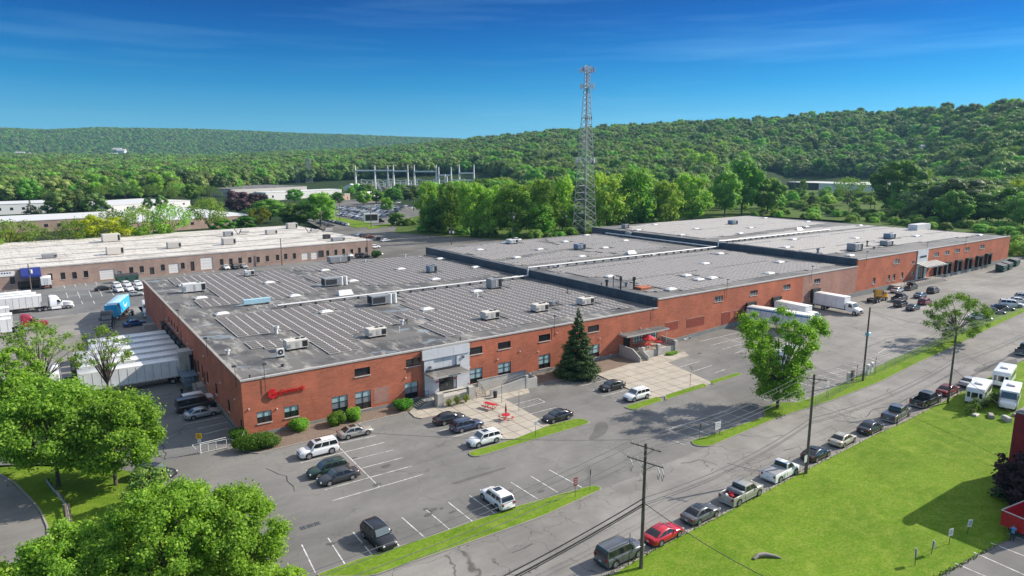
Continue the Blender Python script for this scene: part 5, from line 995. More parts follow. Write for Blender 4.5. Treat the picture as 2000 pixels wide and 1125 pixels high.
for z, R_, h, n, mt in ((TH-1.5, 3.4, 2.3, 12, 'barn'), (TH-8.7, 3.1, 2.4, 12, 'greymetal'), (TH-22.7, 2.4, 2.0, 5, 'greymetal'), (TH-42, 4.8, 2.8, 12, 'whitemetal')):
    m = MB()
    for k in range(12): a0, a1 = 2*math.pi*k/12, 2*math.pi*(k+1)/12; m.tube((R_*.9*math.cos(a0), R_*.9*math.sin(a0), z), (R_*.9*math.cos(a1), R_*.9*math.sin(a1), z), .07, M['galv'], n=4)
    for k in range(3): a0 = 2*math.pi*k/3; m.tube((0, 0, z), (R_*math.cos(a0), R_*math.sin(a0), z), .09, M['galv'], n=4)
    pf = m.build('antenna_platform', tw)
    for k in range(n):
        a0 = 2*math.pi*k/n+.13 if n > 6 else -.9+k*.45; x, y = R_*math.cos(a0), R_*math.sin(a0); m = MB(); c, s_ = math.cos(a0), math.sin(a0); hh = h*(.8+.3*((k*7) % 3)/2); bb = MB(); bb.box(-.12, .12, -.2, .2, -hh/2, hh/2, M['whitemetal' if (k % 3 or mt == 'whitemetal') else mt]); m.add(bb, (x, y, z+.1), a0); m.tube((x*.95, y*.95, z-hh/2-.2), (x*.95, y*.95, z+hh/2+.2), .05, M['galv'], n=4); m.build('antenna', pf)
# power pylons
def pylon(px, py, top, lab, dist=None):
    g = G(px, py) if dist is None else None
    if g is None: r = ray(px, py); k = dist/math.hypot(r.x, r.y); g = Vector((CX+r.x*k, CY+r.y*k, -1.5))
    d = math.hypot(g.x-CX, g.y-CY); h = CZ+d*tanel(px, top)-g.z
    t = thing('power_pylon', lab, 'pylon', g, -YAW+.5); m = MB(); lattice(m, 0, h*.24, h*.035, h, 9, .3, M['galv']); m.build('lattice', t)
    for f in (.66, .78, .9):
        w_ = h*.15; m = MB(); m.tube((-w_, 0, h*f), (w_, 0, h*f), .28, M['galv'], n=4); m.tube((-w_, 0, h*f), (0, 0, h*f+h*.04), .2, M['galv'], n=4); m.tube((w_, 0, h*f), (0, 0, h*f+h*.04), .2, M['galv'], n=4)
        for s_ in (-1, 1): m.tube((s_*w_, 0, h*f), (s_*w_, 0, h*f-h*.05), .16, M['dark'], n=4)
        m.build('cross_arm', t)
pylon(604, 363, 307, 'dark steel power pylon in front of the woods left of the substation'); pylon(582, 363, 326, 'fainter steel pylon just left of the dark one'); pylon(509, 345, 318, 'small distant pylon among the trees, left of the pair', 1500); pylon(746, 352, 318, 'thin pylon seen through the first substation gantry', 1100); pylon(484, 338, 322, 'tiny pylon in the far woods, farthest left', 1900)
# substation
def gantry(posts, beams, py0, lab, tops=None):
    g0_ = G(posts[0][0], py0); t = thing('substation_gantry', lab, 'gantry', g0_); d = math.hypot(g0_.x-CX, g0_.y-CY)
    def wp(px, py): r = ray(px, py); k = d/math.hypot(r.x, r.y); return Vector((CX+r.x*k, CY+r.y*k, CZ+r.z*k))-g0_
    for px, top in posts: a = wp(px, top); m = MB(); m.tube((a.x, a.y, 0), tuple(a), 1.35, M['skylight'], r2=.55, n=6); m.build('post', t)
    for x0_, x1_, py in beams: m = MB(); a, b = wp(x0_, py), wp(x1_, py); m.tube(a, b, 1.0, M['skylight'], n=4); m.build('beam', t)
gantry([(693.7, 323), (731.7, 323), (757, 323), (768, 322), (796, 322)], [(693.7, 768, 333), (768, 798, 334)], 372, 'leftmost pale steel substation gantry with tall tapered posts')
gantry([(808.7, 322), (852, 322), (856.5, 326), (881, 326)], [(808.7, 852, 335), (856.5, 881, 342)], 374, 'middle pale steel substation gantry with two crossbeams')
gantry([(896.7, 321), (925.5, 321), (869, 340), (873, 344)], [(896.7, 925.5, 338), (881, 945, 352), (881, 945, 361)], 376, 'rightmost pale steel substation gantry behind the woods')
t = thing('substation', 'low tangle of pale switchgear, insulators and busbars between the gantries', 'substation', G(760, 375)); g0_ = t.location
for row, (py, n, ztop) in enumerate(((368, 16, 9), (371, 15, 7), (374, 14, 5))):
    m = MB()
    for i in range(n):
        px = 706+i*(880-706)/n; p = G(px, py)-Vector(g0_); h = ztop+random.uniform(-1, 2.5); m.tube((p.x, p.y, 0), (p.x, p.y, h), 0.6, M['skylight'], n=4)
        if i: m.tube(q, (p.x, p.y, h*.95), .5, M['skylight'], n=4); m.tube((q[0], q[1], q[2]*.6), (p.x, p.y, h*.6), .22, M['galv'], n=4)
        q = (p.x, p.y, h)
        m.box(p.x-1.4, p.x+1.4, p.y-1, p.y+1, 0, 2.8, M['coping'] if i % 2 else M['orange'])
    tagp(m.build('switchgear', t), kind='stuff')
for px in (686, 698): p = G(px, 373); m = MB(); m.side([(-7, 0), (7, 0), (7, 5), (0, 8), (-7, 5)], 6, M['skylight']); tagp(m.build('substation_hut', None, p, -YAW), 'small white hut at the %s end of the substation' % ('left' if px < 690 else 'inner left'), 'hut')
# ------------------------------------------------------------------ utility poles and wires
def upole(name, px, py, top, lab, arms=((.25, 2.6),), extra=None, rz=math.radians(20), r=.17, g=None):
    g = g or G(px, py); d = math.hypot(g.x-CX, g.y-CY)
    lo, hi = 0, 90
    for _ in range(40):
        mid = (lo+hi)/2; v = Vector((g.x, g.y, g.z+mid))-Vector((CX, CY, CZ)); yy = 562.5-_f*v.dot(UP)/v.dot(FW)
        if yy > top: lo = mid
        else: hi = mid
    h = lo; t = thing(name, lab, 'utility pole', g, 0); m = MB(); m.tube((0, 0, -.3), (0, 0, h), r, M['wood'], r2=r*.68, n=10); m.build('shaft', t)
    c, s_ = math.cos(rz), math.sin(rz); pts = []
    for dz, L in arms:
        z = h-dz; m = MB(); m.tube((-c*L/2, -s_*L/2, z), (c*L/2, s_*L/2, z), .07, M['wood'], n=4); m.tube((-c*L*.28, -s_*L*.28, z), (0, 0, z-.75), .03, M['dark'], n=4); m.tube((c*L*.28, s_*L*.28, z), (0, 0, z-.75), .03, M['dark'], n=4); ar = m.build('cross_arm', t)
        for f in (-.94, -.45, .5, .94):
            m = MB(); x, y = c*L/2*f, s_*L/2*f; m.tube((x, y, z+.05), (x, y, z+.30), .045, M['whitemetal'], n=6); m.build('insulator', ar); pts.append(Vector((g.x+x, g.y+y, g.z+z+.3)))
    return t, h, pts, g
P1 = upole('utility_pole', 1252, 1110, 866, 'tall weathered wooden pole with two cross-arms by the dark grey SUV', ((.35, 3.0), (1.75, 3.6)), rz=math.radians(-75), r=.19)
for k, (a, b) in enumerate(((-1.5, 1.0), (-.3, 1.2), (1.2, 1.5), (1.6, .2))):
    m = MB(); c_, s_ = math.cos(math.radians(-75)), math.sin(math.radians(-75)); x, y = c_*a, s_*a; z = P1[1]-1.9; m.tube((x, y, z), (x+.18, y-.1, z-.55), .06, M['skylight'], n=6); m.path([(x+.18, y-.1, z-.55), (x+.3, y, z-.9), (x+.15, y, z-1.2), (x, y, z-.7)], .02, M['dark'], 4); m.build('fuse_cutout', P1[0])
P2 = upole('utility_pole', 1574, 925, 731, 'tall wooden pole in the lawn edge between the white pickup and the black sedan', ((.55, 2.7),), rz=math.radians(-60), r=.18)
P3 = upole('utility_pole', 1685, 745, 600, 'bare leaning wooden pole by the chain link fence, without cross-arms', (), r=.17)
P4 = upole('utility_pole', 1851, 788, 637, 'wooden pole in front of the red sedan parked on the right', ((.6, 2.6),), rz=math.radians(-60), r=.17)
P5 = upole('utility_pole', 139, 1090, 985, 'short wooden pole stub by the guard rail at the lower left', (), r=.2)
m = MB(); m.box(.15, .6, -.05, .02, P5[1]*.3, P5[1]*.3+.7, M['whitemetal']); m.build('plate', P5[0])
m = MB(); x = .45; m.box(-.1, .5, -.35, .35, P3[1]*.62, P3[1]*.62+.55, M['bluetop'], .05); m.build('transformer', P3[0])
bgp = []
for px, py, top, lab in ((882, 478, 444, 'wooden pole with white transformers on the far parking lot, behind the slate step'), (1001, 468, 415, 'tall pole with a white drum beside the far corner of the middle roof'), (1055, 462, 417, 'left of two transformer poles in front of the woods, left of the tower'), (1103, 460, 414, 'right of two transformer poles, close to the tower'), (551, 518, 466, 'thin brown pole in front of the tan brick building, middle of the photo'), (718, 503, 458, 'thin dark pole at the right end of the tan brick building'),
   (62, 573, 516, 'dark pole with a small drum in front of the blue awning'), (664, 430, 387, 'thin grey pole on the lawn by the car lot'), (725, 445, 405, 'thin grey pole at the end of the lawn beside the truck'), (808, 412, 388, 'short pole with a drum at the right of the car lot'), (1657, 425, 358, 'grey pole behind the highest roof, left of a pair'), (1699, 418, 355, 'dark leaning pole left of the tall grey pole on the right'), (1707, 416, 338, 'tall pale pole behind the highest roof, right of a pair'), (1978, 450, 378, 'tall pale pole at the right edge above the bushes'), (1992, 356, 340, 'small pole with drums at the extreme right among trees'), (432, 385, 371, 'thin pale pole beside the dark purple trees'), (558, 394, 381, 'small lamp pole among the purple trees'), (762, 420, 400, 'thin pole among the parked cars of the storage lot')):
    q = upole('utility_pole', px, py, top, lab, (((.4, 3.2),) if px in (882, 1001, 1055, 1103, 808, 1657, 1992) else ()), rz=-YAW, r=.2); bgp.append(q)
    if px in (882, 1001, 1055, 1103, 62, 808, 1992):
        for s_ in ((-.55, .55) if px == 882 else (.5,)): m = MB(); z = q[1]-2.6; m.tube((s_*ca, -s_*.6, z), (s_*ca, -s_*.6, z+1.0), .32, M['whitemetal'], n=10); m.build('transformer', q[0])
def wire(name, a, b, sag, lab, r=.022, mat='wire', n=14):
    m = MB(); a = Vector(a); b = Vector(b); P = []
    for i in range(n+1): t = i/n; p = a.lerp(b, t); p.z -= sag*4*t*(1-t); P.append(p)
    m.path(P, r, M[mat], 4); o = m.build(name); tagp(o, lab, 'cable', 'overhead cables along the street'); return o
nxt = P1[3]+Vector((-46, -2.5, 0)); q1 = P1[2]; far = P4[3]+Vector((46, 2, 0))
for i, dy in enumerate((-1.4, -.5, .6, 1.4)):
    z = P1[1]-.1; wire('overhead_wire', q1[i], (nxt.x, nxt.y-dy, z+.3), 1.2, 'power wire from the front pole to the lower left, strand %s from kerb' % ['one', 'two', 'three', 'four'][i])
for i in range(4): wire('overhead_wire', q1[i], P2[2][i], .7, 'power wire between the two front wooden poles, %s from the kerb' % ['first', 'second', 'third', 'fourth'][i])
for i in range(4): wire('overhead_wire', P2[2][i], P4[2][i], .9, 'power wire from second pole to the red sedan pole, %s from the kerb' % ['first', 'second', 'third', 'fourth'][i])
for i in range(4): wire('overhead_wire', P4[2][i], (far.x, far.y+i*.6-1, P4[1]+P4[3].z), .9, 'power wire from the right hand pole to the edge, %s from the kerb' % ['first', 'second', 'third', 'fourth'][i])
def hp(P, h, dx=0, dy=0): return (P[3].x+dx, P[3].y+dy, P[3].z+h)
for k, (h, r_) in enumerate(((6.9, .05), (6.4, .065), (6.2, .04))):
    wire('telecom_cable', hp(P1, h, .2), (nxt.x, nxt.y, h-.2), 1.3, 'dark %s communication cable from the front pole to the lower left' % ['upper', 'thick middle', 'lower'][k], r_, 'wire_dark'); wire('telecom_cable', hp(P1, h, .2), hp(P2, h), .9, '%s communication cable between the two front poles' % ['upper', 'thick middle', 'lower'][k], .035, 'wire')
    wire('telecom_cable', hp(P2, h), hp(P4, h), 1.0, '%s communication cable from the second pole to the right hand pole' % ['upper', 'thick middle', 'lower'][k], .035, 'wire'); wire('telecom_cable', hp(P4, h), (far.x, far.y, far.z+h), 1.0, '%s communication cable leaving the right hand pole' % ['upper', 'thick middle', 'lower'][k], .035, 'wire')
gA = G(1540, 1150); wire('guy_cable', hp(P1, 6.3, .2), (gA.x, gA.y, .1), .5, 'dark cable crossing the lawn from the front pole towards the bottom right', .035, 'wire_dark')
wire('service_wire', P1[2][0], P1[3]+Vector((-20, 24, 10)), .4, 'thin service wire from the front pole towards the parking lot sign', .02)
wire('service_wire', P4[2][0], P3[3]+Vector((0, 0, P3[1]-.5)), .4, 'thin service wire between the right hand pole and the leaning pole', .02)
wire('guy_cable', hp(P4, 5.6), hp(P2, 3.2, 26, -17), .6, 'dark cable crossing the upper lawn from the red building to the pole', .03, 'wire_dark')
for a, b in ((1, 2), (2, 3)):
    for k in range(2): A_, B_ = bgp[a], bgp[b]; wire('overhead_wire', A_[2][k*3], B_[2][k*3], .8, 'far power wire before the woods left of the tower, span %d, %s strand' % (a, 'left' if k else 'right'), .05)
for k in range(3): a = bgp[10]; b = bgp[13]; wire('overhead_wire', hp(a, a[1]-1-k*2.2), hp(b, b[1]-1-k*2.2), 2.0, 'pale power line in front of the right hand woods, %s strand' % ['top', 'middle', 'bottom'][k], .07)
# ------------------------------------------------------------------ chain link fence, gate, guard rail
def fence(name, pts, lab, h=1.6, sp=3.0, mesh=True):
    g0_ = Vector((pts[0][0], pts[0][1], gz(*pts[0]))); t = thing(name, lab, 'fence', g0_); prev = None
    for a, b in zip(pts, pts[1:]):
        a, b = Vector(a), Vector(b); L = (b-a).length; n = max(1, int(L/sp))
        for i in range(n+(b == Vector(pts[-1]))):
            p = a.lerp(b, i/n); z = gz(p.x, p.y)-g0_.z; q = (p.x-g0_.x, p.y-g0_.y, z); m = MB(); m.tube((q[0], q[1], z), (q[0], q[1], z+h), .035, M['galv'], n=6); m.build('post', t)
            if prev is not None:
                m = MB(); m.tube((prev[0], prev[1], prev[2]+h-.03), (q[0], q[1], q[2]+h-.03), .025, M['galv'], n=4)
                if mesh:
                    Lp = math.hypot(q[0]-prev[0], q[1]-prev[1]); k = int(Lp/.22)
                    for j in range(-6, k):
                        for s_ in (1, -1):
                            u0 = j/k; u1 = (j+h/.22)/k; v0, v1 = 0, h
                            if u0 < 0: v0 = -u0*k*.22; u0 = 0
                            if u1 > 1: v1 = h-(u1-1)*k*.22; u1 = 1
                            if v1 <= v0: continue
                            U = (u0, u1) if s_ > 0 else (1-u0, 1-u1); A_ = [prev[c]+(q[c]-prev[c])*U[0] for c in range(3)]; B_ = [prev[c]+(q[c]-prev[c])*U[1] for c in range(3)]; A_[2] += v0; B_[2] += v1
                            m.tube(A_, B_, .004, M['galv'], n=3, caps=False, smooth=False)
                m.build('mesh_panel', t)
            prev = q
    return t
fence('chain_link_fence', GP([(1592, 795), (1640, 768), (1690, 741), (1747, 715), (1800, 691), (1850, 668), (1900, 642), (1950, 620), (2010, 592)]), 'long chain link fence between the street verge and the right hand parking')
gp = GP([(382, 890), (392, 886), (443, 875)]); gt = thing('swing_gate', 'white metal swing gate closing the dock yard beside the yellow sign', 'gate', (gp[1][0], gp[1][1], 0)); L = math.hypot(gp[2][0]-gp[1][0], gp[2][1]-gp[1][1]); gt.rotation_euler.z = math.atan2(gp[2][1]-gp[1][1], gp[2][0]-gp[1][0])
m = MB(); m.path([(0, 0, .1), (0, 0, 1.2), (L, 0, 1.2), (L, 0, .1), (0, 0, .1)], .04, M['whitemetal'], 6); m.path([(L*.3, 0, .1), (L*.3, 0, 1.2)], .03, M['whitemetal'], 6); m.path([(L*.6, 0, .1), (L*.6, 0, 1.2)], .03, M['whitemetal'], 6); m.build('frame', gt)
m = MB(); m.path([(-.05, 0, 0), (-.9, 0, 1.35), (L, 0, 1.45)], .045, M['whitemetal'], 6); m.build('brace', gt); m = MB(); [m.tube((i*.16, 0, .1), (i*.16, 0, 1.2), .006, M['galv'], n=3) for i in range(int(L/.16))]; tagp(m.build('wire_mesh', gt), kind='stuff')
m = MB(); m.tube((0, 0, 0), (0, 0, 1.6), .07, M['whitemetal'], n=8); m.build('post', gt)
fence('gate_side_fence', [gp[2], (-1.3, -3.2), (-.2, -.4)], 'short chain link fence joining the white gate to the brick corner', 1.3, 1.6)
sp = gp[1]; t = thing('caution_sign', 'square yellow sign on a white board at the swing gate', 'sign', (sp[0]-.05, sp[1]-.1, 0), -.35); m = MB(); m.tube((0, 0, 0), (0, 0, 2.7), .03, M['galv'], n=6); m.build('post', t); m = MB(); m.box(-.35, .35, -.06, -.035, 2.05, 2.75, M['yellow']); b_ = m.build('plate', t); m = MB(); m.box(-.22, .22, -.068, -.061, 2.2, 2.28, M['dark']); m.box(-.17, .17, -.068, -.061, 2.36, 2.44, M['signred']); m.box(-.2, .2, -.068, -.061, 2.52, 2.6, M['dark']); tagp(m.build('lettering', b_), kind='stuff'); m = MB(); m.box(-.2, .2, -.06, -.035, 1.45, 2.0, M['whitemetal']); m.build('white_plate', t)
gr = GP([(92, 948), (105, 965), (120, 982), (132, 1000), (136, 1020), (137, 1042)]); t = thing('guard_rail', 'curved galvanised guard rail on wooden posts along the side road', 'guard rail', (gr[0][0], gr[0][1], 0)); o_ = t.location
m = MB()
for k in range(3):
    for a, b in zip(gr, gr[1:]): m.tube((a[0]-o_.x, a[1]-o_.y, .5+k*.11), (b[0]-o_.x, b[1]-o_.y, .5+k*.11), .055, M['galv'], n=6)
m.build('rail', t)
for a, b in zip(gr, gr[1:]):
    for f in (0, .5): x, y = a[0]+(b[0]-a[0])*f-o_.x+.18, a[1]+(b[1]-a[1])*f-o_.y; m = MB(); m.box(x-.09, x+.09, y-.09, y+.09, 0, .85, M['wood']); m.build('post', t)
# ------------------------------------------------------------------ small signs and posts
def sign(px, py, h, w_, sh, mat, lab, rz=0, post='dark', two=False, tilt=0, inner=None):
    g = G(px, py); g.z += .12 if mat != 'x' else 0; t = thing('small_sign', lab, 'sign', g, rz); t.rotation_euler.y = tilt
    m = MB(); m.tube((0, 0, -.1), (0, 0, h), .03, M[post], n=6); m.build('post', t)
    if two: m = MB(); m.tube((w_-.1, 0, -.1), (w_-.1, 0, h), .03, M[post], n=6); m.build('post', t)
    if sh:
        x0_ = 0 if two else -w_/2; m = MB(); m.box(x0_, x0_+w_, -.055, -.032, h-sh, h, M[mat]); b_ = m.build('plate', t)
        if inner: m = MB(); [m.box(x0_+w_*.15, x0_+w_*.85, -.064, -.056, h-sh*(.22+.22*k)-.04, h-sh*(.22+.22*k)+.03, M[inner]) for k in range(3)]; tagp(m.build('lettering', b_), kind='stuff')
    return t
sign(1123, 973, 2.3, .55, .95, 'barn', 'dark red sign on a post at the end of the long grass strip', inner='coping'); sign(1152, 958, 2.4, .15, .6, 'dark', 'bare dark post at the tip of the long grass strip')
sign(1046, 854, 2.2, .5, .7, 'whitemetal', 'white sign on a black post in the island below the red tables', inner='greymetal'); sign(1094, 832, 1.3, .8, .5, 'dark', 'low black two-post sign beside the black sedan on the island', two=True)
sign(979.8, 788, 3.0, .22, .0, 'dark', 'dark slim post on the plaza, left of the folded umbrella', post='dark'); sign(1013.5, 804, 3.0, .22, 0, 'dark', 'dark slim post on the plaza edge beside the hatched bay')
sign(1366, 859, 2.2, .3, .75, 'dark', 'dark post sign in the end of the second grass strip', ); sign(1395, 856, 2.1, 1.15, 1.1, 'whitemetal', 'white two-post sign board near the end of the second grass strip', two=True, inner='bluemetal')
sign(1614, 778, 2.6, .75, .9, 'whitemetal', 'white sign with blue marks in the verge, right of the leafy tree', inner='bluemetal'); sign(1347.5, 757, 2.2, .1, .3, 'dark', 'thin dark post in the small island by the wide plaza')
sign(1570, 932, 2.6, .55, .85, 'whitemetal', 'white street sign beside the second wooden pole'); sign(1228, 1105, 3.1, .15, .5, 'greymetal', 'thin grey sign post beside the dark grey SUV')
sign(1787, 1105, 1.5, .4, .75, 'skylight', 'white lawn sign, leftmost and nearest of the four', .9, tilt=.12); sign(1819, 1083, 1.35, .4, .75, 'skylight', 'white lawn sign, second from the left, seen edge on', 1.0, tilt=-.08); sign(1853.5, 1064, 1.6, .62, .75, 'skylight', 'white lawn sign, third from the left, facing the camera', -.2, inner='bluemetal'); sign(1888.5, 1044.5, 1.5, .62, .75, 'skylight', 'white leaning lawn sign, farthest right of the four', -.25, tilt=.16, inner='bluemetal')
for i, (px, py, h) in enumerate(((1708, 732, 2.9), (1672, 744, 2.7))): sign(px, py, h, .12, .5, 'dark', ['dark post by the fence right of the leaning pole', 'dark post by the fence left of the leaning pole'][i])
for i, (px, py, mt) in enumerate(((1656, 750, 'yellow'), (1664, 745, 'wood'), (1694, 733, 'whitemetal'), (1701, 728, 'whitemetal'))):
    p = G(px, py); m = MB(); m.box(-.25, .25, -.2, .2, 0, 1.9, M['cream' if mt == 'yellow' else mt], .04); t = thing('utility_cabinet', ['pale yellow meter post by the fence under the leaning pole', 'brown meter cabinet by the fence under the leaning pole', 'white meter rack right of the leaning pole', 'white meter rack farthest right by the fence'][i], 'cabinet', p); m.build('housing', t); m = MB(); m.box(-.2, .2, -.26, -.205, 1.1, 1.6, M['greymetal']); m.build('meter', t)
# lawn scar: half buried log-like rock edge
g = G(1495, 1090); m = MB(); P = [(-1.2, -.3, .1), (-.7, .05, .25), (0, .15, .3), (.9, .0, .2), (1.4, -.15, .08)]
for a, b, r0, r1 in zip(P, P[1:], (.14, .2, .19, .14), (.2, .19, .14, .07)): m.tube(a, b, r0, M['stone'], r2=r1, n=7)
tagp(m.build('fallen_log', None, g, -.6), 'bleached curved log lying on the bright lawn', 'log')
# ------------------------------------------------------------------ red building, dish, sheds at the right edge
rb = G(1961, 966); t = thing('red_building', 'dark red metal sided building at the right edge with a flat roof', 'building', (rb.x, rb.y, rb.z), 0)
H_ = 9.6; m = MB(); m.box(0, 14, -8, 0, -.2, H_, M['barn']); m.build('wall', t)
for i in range(5):
    m = MB(); m.box(-.05, -.001, -8+i*1.6+.02, -8+(i+1)*1.6-.02, 0, H_-.3, M['barn']); m.build('panel', t)
for i in range(8): m = MB(); m.box(i*1.75+.02, (i+1)*1.75-.02, .001, .05, 0, H_-.3, M['barn']); m.build('panel', t)
m = MB(); m.box(-.1, 14, -8.1, .1, H_+.001, H_+.12, M['coping'], 0, M['roof']); m.build('roof', t)
p = Vector((rb.x+1.6, rb.y-1.2, rb.z+H_+.1)); t = thing('satellite_dish', 'pale round satellite dish on the corner of the red building roof', 'satellite dish', p, 2.4); m = MB(); n = 16
vs = [(0, 0, 0)]+[(.28*r*r, r*math.cos(2*math.pi*k/n)*.85, r*math.sin(2*math.pi*k/n)*.85) for r in (.5, 1.0) for k in range(n)]
fs = [(0, 1+k, 1+(k+1) % n) for k in range(n)]+[(1+k, 1+n+k, 1+n+(k+1) % n, 1+(k+1) % n) for k in range(n)]
vs = [(x*.8-z*.3, y, 1.0+z*.95+x*.3) for x, y, z in vs]; m.mesh(vs, fs, M['coping'], True); m.build('reflector', t); m = MB(); m.tube((0, 0, 0), (.0, 0, 1.0), .05, M['galv'], n=6); m.tube((0, 0, .7), (1.0, 0, .9), .025, M['galv'], n=4); m.box(.95, 1.1, -.06, .06, .85, 1.0, M['greymetal']); m.build('mount', t)
# pallets and clutter by the section two wall; dumpsters
M['dgreen'] = simple('dumpster_green', (.03, .09, .07), .6)
def dumpster(p, rz, lab, s_=1):
    t = thing('dumpster', lab, 'dumpster', p, rz, 'dark green dumpsters'); m = MB(); m.side([(-1.6*s_, .25), (1.6*s_, .25), (1.9*s_, 2.0), (-1.9*s_, 2.0)], 1.1, M['dgreen'], .03); m.build('body', t)
    for a in (-1, 1): m = MB(); m.mesh([(-1.9*s_ if a < 0 else .03, -1.12, 2.01), (-.03 if a < 0 else 1.9*s_, -1.12, 2.01), (-.03 if a < 0 else 1.9*s_, 1.12, 2.5), (-1.9*s_ if a < 0 else .03, 1.12, 2.5), (-1.9*s_ if a < 0 else .03, 1.12, 2.01), (-.03 if a < 0 else 1.9*s_, 1.12, 2.01)], [(0, 1, 2, 3), (3, 2, 5, 4), (0, 3, 4), (1, 5, 2)], M['dark']); m.build('lid', t)
    for x in (-1.5, 1.5): m = MB(); m.box(x-.2, x+.2, -1.3, -1.101, 1.1, 1.4, M['dark']); m.build('fork_pocket', t)

for i, (px, py) in enumerate(((1955, 530), (1966, 526), (1980, 519))): dumpster(G(px, py), .1, ['nearest dark green dumpster by the right end of the warehouse', 'middle dark green dumpster at the right end of the warehouse', 'rightmost dark green dumpster beyond the warehouse corner'][i], 1.2)
for i, (px, py) in enumerate(((239, 551), (258, 549))): dumpster(G(px, py), LBA, ['left dumpster beside the big garage door of the tan building', 'right dumpster beside the big garage door of the tan building'][i])
for i, (px, py) in enumerate(((1336, 663), (1341, 661), (1345, 660))): p = G(px, py); m = MB(); m.box(-.5, .5, -.4, .4, 0, .25+.1*i, M['coping'], .05); tagp(m.build('broken_slab', None, p, .4*i), 'broken white slab lying against the stone footing of the middle section, %s' % ['leftmost', 'middle', 'rightmost'][i], 'slab')
# ------------------------------------------------------------------ picnic tables, umbrellas, bin
def rot(m, a):
    k = MB(); k.add(m, (0, 0, 0), a); return k
t = thing('picnic_table', 'long red mesh picnic table with two benches on the plaza', 'table', G(957, 799, 0)+Vector((0, 0, .13)), math.radians(-72)); m = MB(); m.box(-1.0, 1.0, -.38, .38, .72, .77, M['red']); m.build('table_top', t)
for y in (-.75, .75): m = MB(); m.box(-1.0, 1.0, y-.14, y+.14, .43, .47, M['red']); m.build('bench', t)
for x in (-.7, .7): m = MB(); m.path([(x, -.8, .42), (x, -.3, .02), (x, .3, .02), (x, .8, .42)], .03, M['dark']); m.path([(x, -.3, .02), (x, -.2, .7), (x, .2, .7), (x, .3, .02)], .03, M['dark']); m.build('leg', t)
def roundtable(p, lab, seats=4):
    t = thing('round_table', lab, 'table', p); m = MB(); n = 20; m.prism([(.62*math.cos(2*math.pi*k/n), .62*math.sin(2*math.pi*k/n)) for k in range(n)], .72, .76, M['red']); m.build('table_top', t)
    m = MB(); m.tube((0, 0, 0), (0, 0, .72), .05, M['red'], n=8); m.build('pedestal', t)
    for k in range(seats):
        a = math.pi/4+k*math.pi/2; c, s_ = math.cos(a), math.sin(a); m = MB(); m.prism([(c*.98+.22*math.cos(2*math.pi*j/10), s_*.98+.22*math.sin(2*math.pi*j/10)) for j in range(10)], .43, .47, M['red']); m.path([(0, 0, .2), (c*.98, s_*.98, .2), (c*.98, s_*.98, .43)], .025, M['red']); m.path([(c*.7, s_*.7, .2), (c*1.1, s_*1.1, .02)], .02, M['red']); m.build('seat', t)
pz = G(988, 821)+Vector((0, 0, .13)); roundtable(pz, 'round red mesh table with attached seats under the folded umbrella')
t = thing('umbrella', 'folded dark red umbrella standing in the round red table', 'umbrella', pz); m = MB(); m.tube((0, 0, .0), (0, 0, 2.5), .025, M['dark']); m.build('pole', t); m = MB(); m.tube((0, 0, 1.05), (0, 0, 1.4), .10, M['barn'], r2=.15, n=8); m.tube((0, 0, 1.4), (0, 0, 2.4), .15, M['barn'], r2=.03, n=8); m.build('canopy', t)
p0 = at_z(1266, 683, 1.16); t = thing('umbrella', 'open bright red umbrella on the raised patio', 'umbrella', (73.3, -2.3, 1.16)); m = MB(); m.tube((0, 0, 0), (0, 0, 2.7), .03, M['dark']); m.build('pole', t); m = MB(); n = 8; rr = 1.35; ap = (0, 0, 2.7)
ring = [(rr*math.cos(2*math.pi*k/n), rr*math.sin(2*math.pi*k/n), 2.0) for k in range(n)]; m.mesh([ap]+ring, [(0, 1+k, 1+(k+1) % n) for k in range(n)], M['red']); m.mesh(ring+[(x*1.0, y*1.0, z-.14) for x, y, z in ring], [(k, n+k, n+(k+1) % n, (k+1) % n) for k in range(n)], M['red']); m.build('canopy', t)
roundtable(Vector((73.3, -2.3, 1.16)), 'round red table under the open red umbrella on the patio')
roundtable(Vector((76.6, -1.9, 1.16)), 'round red table at the right end of the raised patio')
p = Vector((35.9, -5.9, .13)); t = thing('litter_bin', 'black slatted litter bin at the foot of the entrance stairs', 'bin', p); m = MB(); m.tube((0, 0, 0), (0, 0, .9), .28, M['dark'], r2=.34, n=10); m.build('body', t); m = MB(); m.tube((0, 0, .9), (0, 0, 1.0), .36, M['black'], r2=.3, n=10); m.build('rim', t)
# steel stairs on the shaded left wall
t = thing('steel_stairs', 'blue grey steel stair and landing beside the trailers on the shaded wall', 'stairs', (0, 0, 0)); m = MB(); m.box(-2.6, -.1, 29.6, 33.4, .95, 1.08, M['bluemetal']); m.build('landing', t)
for k in range(6): m = MB(); m.box(-2.6+.0, -1.3, 29.3-k*.33, 29.6-k*.33, .78-k*.16, .84-k*.16, M['bluemetal']); m.build('step', t)
for x in (-2.62, -1.25): m = MB(); m.path([(x, 33.4, 1.05), (x, 33.4, 2.05), (x, 29.6, 2.05), (x, 27.5, 1.0), (x, 27.5, 0)], .035, M['bluemetal']); m.path([(x, 33.4, 1.55), (x, 29.6, 1.55), (x, 27.5, .5)], .03, M['bluemetal']); m.path([(x, 31.5, 1.05), (x, 31.5, 2.05)], .03, M['bluemetal']); m.build('handrail', t)
t = thing('concrete_stairs', 'concrete stair with black handrail on the shaded left wall behind the parked van', 'stairs', (0, 0, 0)); zb = -.7
m = MB(); m.box(-1.6, -.1, 23.6, 26.6, -1.2, .78, M['kerb']); m.build('landing', t)
for k in range(7): m = MB(); m.box(-1.6, -.1, 23.6-(k+1)*.34, 23.6-k*.34-.01, -1.2, .78-(k+1)*.18, M['kerb']); m.build('step', t)
